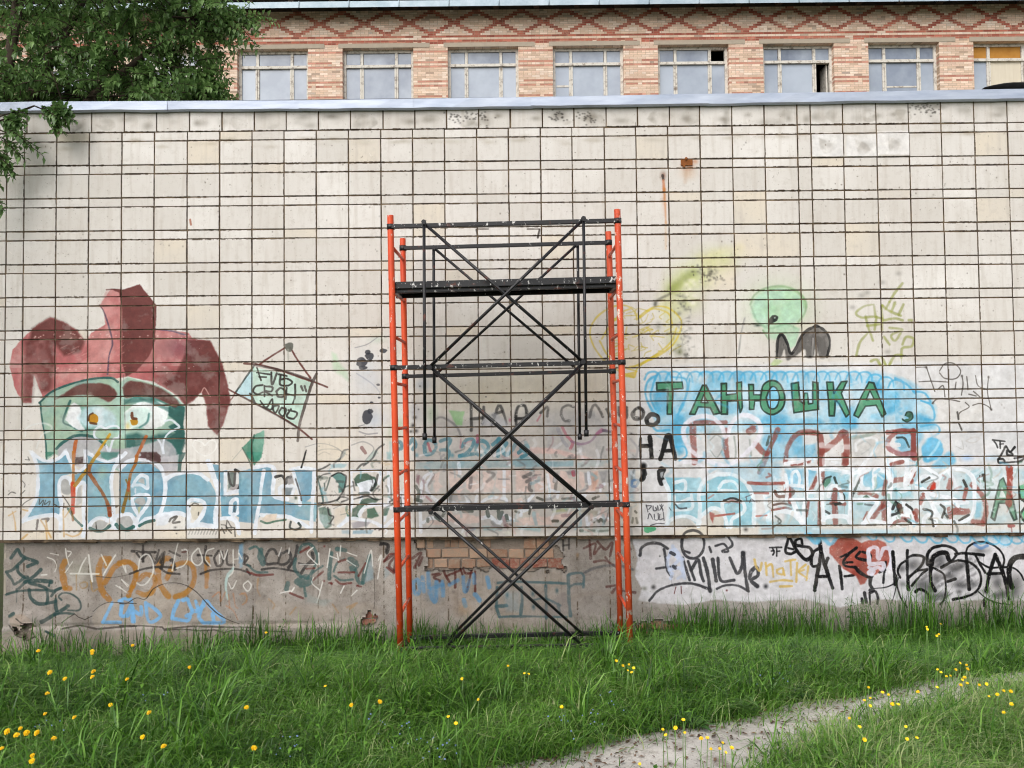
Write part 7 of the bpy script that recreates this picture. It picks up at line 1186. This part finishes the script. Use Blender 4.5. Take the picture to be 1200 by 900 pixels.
FL = [
 (scl([(180, 255)], 0, 700, .25), 'dandelion', 'single yellow dandelion nearest the broken plaster at the left foot of the wall', None),
 (scl([(432, 255), (432, 266), (622, 228)], 0, 700, .25), 'dandelion', 'small yellow flower under the blue letters on the plaster', 'yellow flowers under the blue letters'),
 (scl([(235, 355), (305, 385), (440, 352), (435, 377), (597, 388), (222, 455)], 0, 700, .25), 'dandelion', 'yellow flower in the upper left grass away from the wall', 'yellow flowers in the upper left grass'),
 (scl([(212, 550), (350, 567)], 0, 700, .25), 'dandelion', 'yellow dandelion above and right of the left corner cluster', 'yellow dandelions above the left corner cluster'),
 (scl([(35, 632), (97, 618), (78, 650), (125, 638), (175, 638), (252, 665), (10, 712), (152, 745), (150, 770)], 0, 700, .25), 'dandelion', 'yellow dandelion of the lower left corner cluster', 'yellow dandelions in the lower left corner'),
 (scl([(700, 545), (518, 507), (668, 658), (768, 703)], 0, 700, .25), 'dandelion', 'yellow flower between the left corner cluster and the scaffold', 'yellow flowers left of the scaffold'),
 (scl([(1190, 710)], 0, 700, .25), 'dandelion', 'bright yellow dandelion standing alone at the bottom, left of the scaffold', None),
 (scl([(888, 330), (1155, 520)], 0, 700, .25), 'dandelion', 'tiny yellow flower in the grass left of the scaffold foot', 'tiny flowers left of the scaffold foot'),
 (scl([(47, 168)], 300, 700, .25), 'dandelion', 'orange yellow flower among tall blades against the wall, left of the scaffold', None),
 (scl([(447, 508)], 300, 700, .25), 'dandelion', 'smaller of the two bright dandelions in front of the left scaffold foot', None),
 (scl([(580, 492)], 300, 700, .25), 'dandelion', 'larger of the two bright dandelions in front of the left scaffold foot', None),
 (scl([(325, 420), (902, 563), (937, 595), (1182, 325), (1043, 482), (967, 385)], 300, 700, .25), 'buttercup', 'small yellow buttercup in the grass in front of the scaffold', 'buttercups in front of the scaffold'),
 (scl([(193, 317), (210, 320), (347, 456)], 560, 700, .2833), 'buttercup', 'small yellow buttercup before the crossed lower braces', 'buttercups before the lower braces'),
 (scl([(572, 265), (600, 285), (620, 305), (637, 313), (645, 295), (625, 280)], 560, 700, .2833), 'buttercup', 'yellow buttercup clumped before the right scaffold foot', 'buttercups at the right scaffold foot'),
 (scl([(850, 510), (818, 543), (765, 550), (857, 563), (778, 573)], 560, 700, .2833), 'buttercup', 'yellow buttercup at the grassy far edge of the path', 'buttercups at the far edge of the path'),
 (scl([(925, 588), (950, 585), (1000, 630), (1025, 645), (1050, 627), (965, 630), (1012, 605)], 560, 700, .2833), 'buttercup', 'yellow buttercup leaning over the middle of the pale path', 'buttercups over the path'),
 (scl([(670, 692)], 560, 700, .2833), 'buttercup', 'lone yellow buttercup low on the path at the bottom of the photo', None),
 (scl([(557, 445), (615, 467), (540, 500), (565, 490), (563, 522), (655, 515), (680, 517), (640, 475)], 860, 680, .2833), 'buttercup', 'yellow buttercup where the path narrows between the grass', 'buttercups where the path narrows'),
 (scl([(478, 573), (520, 610), (540, 663), (712, 608), (717, 660), (762, 465), (757, 655)], 860, 680, .2833), 'buttercup', 'yellow buttercup in the near grass right of the path', 'buttercups in the near right grass'),
 (scl([(843, 372), (857, 383), (917, 372), (935, 345), (963, 353), (965, 370), (945, 415), (965, 428), (937, 437), (880, 400), (955, 405), (840, 445), (895, 398)], 860, 680, .2833), 'buttercup', 'yellow buttercup of the dense clump on the far path end', 'buttercups at the far right end of the path'),
 (scl([(1015, 435), (1045, 432), (1055, 483), (1090, 475), (1115, 460), (1145, 462), (1148, 515), (1117, 550)], 860, 680, .2833), 'buttercup', 'yellow buttercup at the right edge beyond the dense clump', 'buttercups at the right edge'),
 (scl([(798, 195), (855, 183), (840, 232), (800, 205), (848, 226)], 860, 680, .2833), 'buttercup', 'yellow buttercup in tall grass under the black lettering', 'buttercups under the black lettering'),
]
def flower(u, v, kind, label, group):
    d = kind == 'dandelion'; h = random.uniform(.15, .22) if d else random.uniform(.22, .3)
    if v < 775: h += .08
    g0 = at_ground(u, v, h)
    e = empty(kind, g0, random.uniform(0, 6.28), label, 'flower', group)
    tilt = Vector((random.uniform(-.3, .3), random.uniform(-.3, .3), 1)); top = at(u, v, g0.y)-g0
    M = Matrix.Rotation(-e.rotation_euler.z, 3, 'Z'); top = M @ top
    mb = MB(); mb.poly_tube([(0, 0, -.01), (random.uniform(-.01, .01), random.uniform(-.01, .01), top.z*.55), top], [.0022, .0018, .0016], 5); mb.build('stem', M_STEM, e)
    me = random.choice(DH if d else BHM); s = random.uniform(.5, .8)*(1 if d else .95)
    o = link('flower_head', me, None, e, top+Vector((0, 0, .002)), (random.uniform(.3, .9), random.uniform(-.4, .4), 0), (s, s, s))
    o.rotation_euler = (Matrix.Rotation(-e.rotation_euler.z, 3, 'Z') @ Matrix.Rotation(random.uniform(.3, .95), 3, 'X') @ Matrix.Rotation(random.uniform(-.4, .4), 3, 'Y')).to_euler()
ORD = ['leftmost', 'second from the left', 'third from the left', 'fourth from the left', 'fifth from the left', 'sixth from the left', 'seventh from the left', 'eighth from the left', 'ninth from the left', 'tenth from the left', 'eleventh from the left', 'twelfth from the left']
for L, kind, label, group in FL:
    L = sorted(L)
    for i, (u, v) in enumerate(L):
        lb = label if len(L) == 1 else label+', '+('rightmost one' if i == len(L)-1 else ORD[i])
        flower(u, v, kind, lb, group)

# ------------------------------------------------------------------ weeds
M_WEED = grass_mat('weed_leaf', [(0, (.025, .065, .018)), (.5, (.05, .12, .03)), (1, (.11, .22, .05))], .5, .3)
def weed(u, v, label, height, nst, leaf, wdt, seed, rosette=0, tint=(.2, .7), spread=.5, y=None):
    r = np.random.default_rng(seed); g0 = at_ground(u, v) if y is None else None
    if y is not None: p = at(u, v, y); g0 = Vector((p.x, y, float(gz(p.x, y))))
    e = empty('weed_plant', g0, 0, label, 'plant', 'weeds rooted along the wall and the path'); V = []; q = []; mb = MB(); ok = False
    for s in range(nst):
        an = r.uniform(0, 6.28); ln = r.uniform(.1, spread); h = height*r.uniform(.65, 1.05); pts = []
        for k in range(6):
            f = k/5; pts.append(np.array((math.cos(an)*ln*h*f**1.4+.015*math.cos(s*2.1), math.sin(an)*ln*h*f**1.4*.7+.01*math.sin(s*2.1), h*f*(1-.12*f))))
        mb.poly_tube(pts, [.0035, .003, .0026, .0022, .0018, .001], 5); ok = True
        nl = int(h/.03)+3
        for i in range(nl):
            f = .12+.88*i/nl; a = int(f*5-1e-6); p = pts[a]+(pts[min(a+1, 5)]-pts[a])*(f*5-a); aa = i*2.4+r.normal(0, .3)
            leafquad(V, q, p, np.array((math.cos(aa), math.sin(aa), r.uniform(-.1, .6))), leaf*r.uniform(.6, 1.1)*(1.15-.6*f), wdt*r.uniform(.7, 1.1)*(1.1-.5*f), r.uniform(.05, .4))
    for i in range(rosette):
        aa = i*2.4+r.normal(0, .2); leafquad(V, q, np.array((0, 0, .015)), np.array((math.cos(aa), math.sin(aa)*.8, r.uniform(.3, 1.1))), leaf*r.uniform(1.1, 1.9), wdt*r.uniform(1, 1.5), r.uniform(.1, .35))
    if ok: mb.build('stem', M_STEM, e)
    else: mb.bm.free()
    me = np_mesh('foliage', V, [np.array(q)]); a_ = me.attributes.new('tint', 'FLOAT', 'POINT'); a_.data.foreach_set('value', np.repeat(r.uniform(*tint, len(V)//5), 5).astype(np.float32))
    o = link('foliage', me, M_WEED, e); o['kind'] = 'stuff'
weed(155, 762, 'dark pointed leaf weed against the wall under the blue letters', 0.3, 3, .09, .022, 1, 8, y=6.98)
weed(118, 768, 'low dark bushy weed at the wall left of the pointed leaf one', 0.2, 5, .06, .026, 2, 6, (.1, .4), .9, y=6.98)
weed(438, 768, 'dense dark green weed below the broken plaster beside the scaffold', 0.34, 9, .07, .03, 3, 10, (.1, .5), .6, y=6.96)
weed(322, 765, 'tall leafy tuft against the wall midway between blue letters and scaffold', 0.36, 5, .10, .02, 4, 6, (.1, .45), .35, y=6.98)
weed(508, 762, 'thin dark weed behind the left foot of the scaffold', 0.36, 2, .08, .024, 5, 4, (.1, .4), .3, y=6.98)
weed(655, 765, 'thin weed behind the scaffold at the right end of its bottom bar', 0.34, 3, .06, .02, 6, 3, y=6.98)
weed(880, 762, 'broad stemmed weed under the yellow lettering on the white base', 0.46, 4, .09, .022, 7, 4, (.2, .6), .3, y=6.9)
weed(960, 760, 'upright leafy weed under the black A on the white base', 0.5, 5, .08, .02, 8, 4, (.2, .6), .35, y=6.9)
weed(1003, 758, 'bushy leafy weed in the grass below the red heart', 0.56, 7, .09, .024, 9, 6, (.25, .7), .35, y=6.88)
weed(1078, 758, 'narrow upright weed below the dense black scribble', 0.5, 4, .06, .018, 10, 3, (.1, .5), .25, y=6.92)
weed(1132, 756, 'dark tall weed below the right end of the black lettering', 0.54, 6, .06, .018, 11, 3, (.05, .4), .25, y=6.92)
weed(1168, 756, 'tall weed nearest the right edge of the wall base', 0.54, 5, .07, .02, 12, 3, (.1, .5), .3, y=6.9)
weed(868, 842, 'pale broad leaf dock growing at the far edge of the path', .14, 2, .10, .04, 13, 12, (.75, 1.0), .6)
weed(812, 858, 'green plantain rosette at the path edge left of the dock', .06, 0, .08, .035, 14, 11, (.4, .8))
weed(700, 872, 'broad leaf plantain where the grass meets the bottom of the path', .06, 0, .085, .04, 15, 12, (.5, .9))
weed(755, 862, 'small leafy weed on the path edge between the two plantains', .10, 3, .05, .024, 16, 7, (.4, .8), .8)
weed(940, 822, 'low dark weed overhanging the path beyond the dock', .12, 5, .06, .026, 17, 8, (.1, .5), .9)
weed(1010, 806, 'leafy weed at the far path edge nearest the dense buttercup clump', .16, 5, .07, .024, 18, 8, (.2, .6), .8)

# ------------------------------------------------------------------ tree on the left
t = NT('tree_leaf'); a = t.n('ShaderNodeAttribute', attribute_name='tint'); x = t.n('ShaderNodeValToRGB'); e = x.color_ramp.elements; e.new(.5)
for i, (p_, c) in enumerate(((0, (.065, .13, .042)), (.5, (.145, .26, .075)), (1, (.30, .46, .16)))): e[i].position = p_; e[i].color = (*c, 1)
t.l(a.outputs['Fac'], x.inputs[0]); t.base(x.outputs[0]); t.set(Roughness=.36, Specular_IOR_Level=.5)
tr = t.n('ShaderNodeBsdfTranslucent'); t.l(x.outputs[0], tr.inputs[0]); ms = t.n('ShaderNodeMixShader'); ms.inputs[0].default_value = .38
t.l(t.b.outputs[0], ms.inputs[1]); t.l(tr.outputs[0], ms.inputs[2]); t.l(ms.outputs[0], t.out.inputs[0]); M_LEAF = t.m
t = NT('tree_bark'); co = t.coord(); t.base(t.mix(t.noise(co, 12, 5), srgb('2c241d'), srgb('554839'))); t.set(Roughness=.95); t.bump(t.noise(co, 40, 5), .7, .01); M_BARK = t.m
tb = Vector((-5.75, 7.9, float(gz(-5.75, 7.9))))
TREE = empty('leafy_tree', tb, 0, 'dense dark green leafy tree at the left corner, spreading over the low roof', 'tree')
r = np.random.default_rng(17); random.seed(23)
trunk_pts = [np.array(p) for p in ((0, 0, -.1), (.03, .03, 1.2), (-.03, .1, 2.4), (.1, .25, 3.4), (.25, .4, 4.4), (.35, .5, 5.6), (.4, .6, 6.8))]
mb = MB(); mb.poly_tube(trunk_pts, [.17, .14, .12, .105, .085, .06, .03], 10); mb.build('trunk', M_BARK, TREE)
# foliage masses: centre (world), radii, number of twigs
MASS = [((-5.3, 8.7, 5.55), (.95, .85, .8), 185), ((-4.55, 8.8, 5.6), (.85, .8, .85), 170), ((-3.92, 8.95, 5.42), (.72, .6, .55), 140), ((-3.55, 9.0, 5.2), (.36, .4, .3), 80), ((-3.62, 8.9, 6.15), (.55, .5, .4), 90), ((-4.6, 8.7, 6.5), (1.2, .9, .6), 160), ((-6.2, 8.3, 5.4), (1.1, 1.1, 1.1), 130), ((-5.2, 8.6, 7.2), (1.7, 1.4, 1.0), 90),
        ((-6.8, 7.6, 4.4), (1.2, 1.2, 1.2), 110), ((-4.5, 8.5, 5.1), (1.15, .6, .3), 105), ((-5.5, 7.7, 5.0), (.7, .6, .45), 60), ((-5.9, 6.0, 4.9), (1.3, 1.2, 1.2), 150), ((-6.9, 5.2, 3.9), (1.4, 1.3, 1.5), 130), ((-6.0, 6.4, 3.3), (.8, .7, .8), 70)]  # last three lie out of view, added to shade the wall's left end
sprays = [((306, 8), (262, 30), 8.9), ((304, 34), (258, 8), 8.9), ((292, 46), (245, 20), 8.9), ((285, 18), (240, 26), 8.9), ((270, 30), (236, 6), 8.9), ((268, 48), (230, 40), 8.9), ((262, 70), (225, 60), 8.9), ((258, 96), (225, 85), 8.8), ((262, 112), (220, 100), 8.8), ((255, 86), (215, 80), 8.8)]
fronts = [((80, 150), (40, 126), 6.93), ((66, 138), (45, 124), 6.95), ((88, 134), (52, 120), 6.93), ((73, 156), (60, 128), 6.92), ((30, 152), (5, 135), 6.9), ((22, 142), (2, 140), 6.88), ((40, 172), (8, 152), 6.86), ((30, 178), (-4, 160), 6.86), ((12, 196), (-15, 176), 6.85), ((6, 205), (-22, 190), 6.85), ((4, 246), (-16, 225), 6.85), ((8, 188), (-15, 176), 6.85),
          ((34, 134), (10, 128), 6.93), ((74, 145), (58, 128), 6.9), ((84, 142), (64, 126), 6.94), ((78, 138), (64, 126), 6.88), ((24, 150), (6, 138), 6.92)]
V = []; q = []; TW = MB(); tints = []
def twig(p0, d, length, nl, ls, lw, lo, hi):
    d = d/np.linalg.norm(d); pts = []
    for k in range(4):
        f = k/3; pts.append(p0+d*length*f-np.array((0, 0, .22*length*f*f)))
    TW.poly_tube(pts, [.006, .005, .004, .002], 4)
    for i in range(nl):
        f = (i+.6)/nl; a = min(2, int(f*3)); p = pts[a]+(pts[a+1]-pts[a])*(f*3-a); aa = i*2.4+r.normal(0, .4)
        o = np.cross(d, (math.cos(aa), math.sin(aa), .3)); on = np.linalg.norm(o); o = o/on if on > .1 else np.array((0, 0, 1.))
        leafquad(V, q, p, o*.9+d*.5+np.array((0, 0, r.uniform(-.75, .1))), ls*r.uniform(.65, 1.15), lw*r.uniform(.75, 1.1), r.uniform(0, .25)); tints.extend([r.uniform(lo, hi)]*5)
tbv = np.array(tb); limb_ends = []
LM = MB()
for (c, rad, ntw) in MASS:
    c = np.array(c); rad = np.array(rad)
    base = tbv+trunk_pts[4 if c[2] > 5 else 3]; mid = (base+c)/2+np.array((0, 0, .15))
    LM.poly_tube([base-tbv, mid-tbv, c-tbv], [.06, .04, .02], 7)
    for s in range(5):
        v_ = r.normal(0, 1, 3); v_ /= np.linalg.norm(v_); e_ = c+v_*rad*.85; m_ = (c+e_)/2+r.normal(0, .06, 3); LM.poly_tube([c-tbv, m_-tbv, e_-tbv], [.018, .012, .006], 6)
    for k in range(ntw):
        v_ = r.normal(0, 1, 3); v_ /= np.linalg.norm(v_); p = c+v_*rad*r.uniform(.35, 1)**.6; d = v_+r.normal(0, .5, 3)+np.array((0, 0, -.1))
        br = r.uniform(0, .35); twig(p-d/np.linalg.norm(d)*.15, d, r.uniform(.2, .38), r.integers(17, 27), .088, .044, .08+br, .62+br)
LM.build('limb', M_BARK, TREE)
for (u1, v1), (u0, v0), Yp in sprays:
    b_, a_ = np.array(at(u1, v1, Yp)), np.array(at(u0, v0, Yp)); TW.poly_tube([a_-(b_-a_)*1.5, a_], [.01, .007], 5)
    for k in range(8): twig(a_+(b_-a_)*r.uniform(-.2, .5)+r.normal(0, .04, 3), (b_-a_)+r.normal(0, .12, 3), np.linalg.norm(b_-a_)*r.uniform(.5, .8), 16, .084, .042, .3, 1.0)
for (u1, v1), (u0, v0), Yp in fronts:
    b_, a_ = np.array(at(u1, v1, Yp)), np.array(at(u0, v0, Yp)); 
    for k in range(4): twig(a_+(b_-a_)*r.uniform(0, .5)+r.normal(0, .015, 3), (b_-a_)+r.normal(0, .06, 3), np.linalg.norm(b_-a_)*r.uniform(.5, .75), 11, .07, .036, .1, .65)
for pa, pb, pc in (((-5.9, 8.0, 3.9), (-5.1, 6.95, 4.0), (40, 124, 6.93)), ((-5.9, 7.9, 3.5), (-5.2, 6.9, 3.9), (0, 140, 6.9)), ((-5.9, 7.9, 3.3), (-5.3, 6.9, 3.6), (-20, 176, 6.86))):
    e_ = np.array(at(*pc)); TW.poly_tube([np.array(pa), np.array(pb), e_], [.025, .014, .007], 6)
a_, b_, c_ = (np.array(at(*k)) for k in ((-5, 138, 6.9), (40, 124, 6.93), (80, 140, 6.93))); TW.poly_tube([a_, b_, c_], [.009, .007, .004], 5)
a_, b_, c_ = (np.array(at(*k)) for k in ((-6, 150, 6.9), (14, 158, 6.88), (34, 170, 6.87))); TW.poly_tube([a_, b_, c_], [.007, .006, .003], 5)
V = np.array(V)-tbv
me = np_mesh('crown', V, [np.array(q)]); at_ = me.attributes.new('tint', 'FLOAT', 'POINT'); at_.data.foreach_set('value', np.array(tints, np.float32)); o = link('crown', me, M_LEAF, TREE); o['kind'] = 'stuff'
for v_ in TW.bm.verts: v_.co -= tb
tw = TW.build('twigs', M_BARK, TREE); tw['kind'] = 'stuff'
print('tris about', sum(len(o.data.polygons)*2 for o in sc.objects if o.type == 'MESH'))
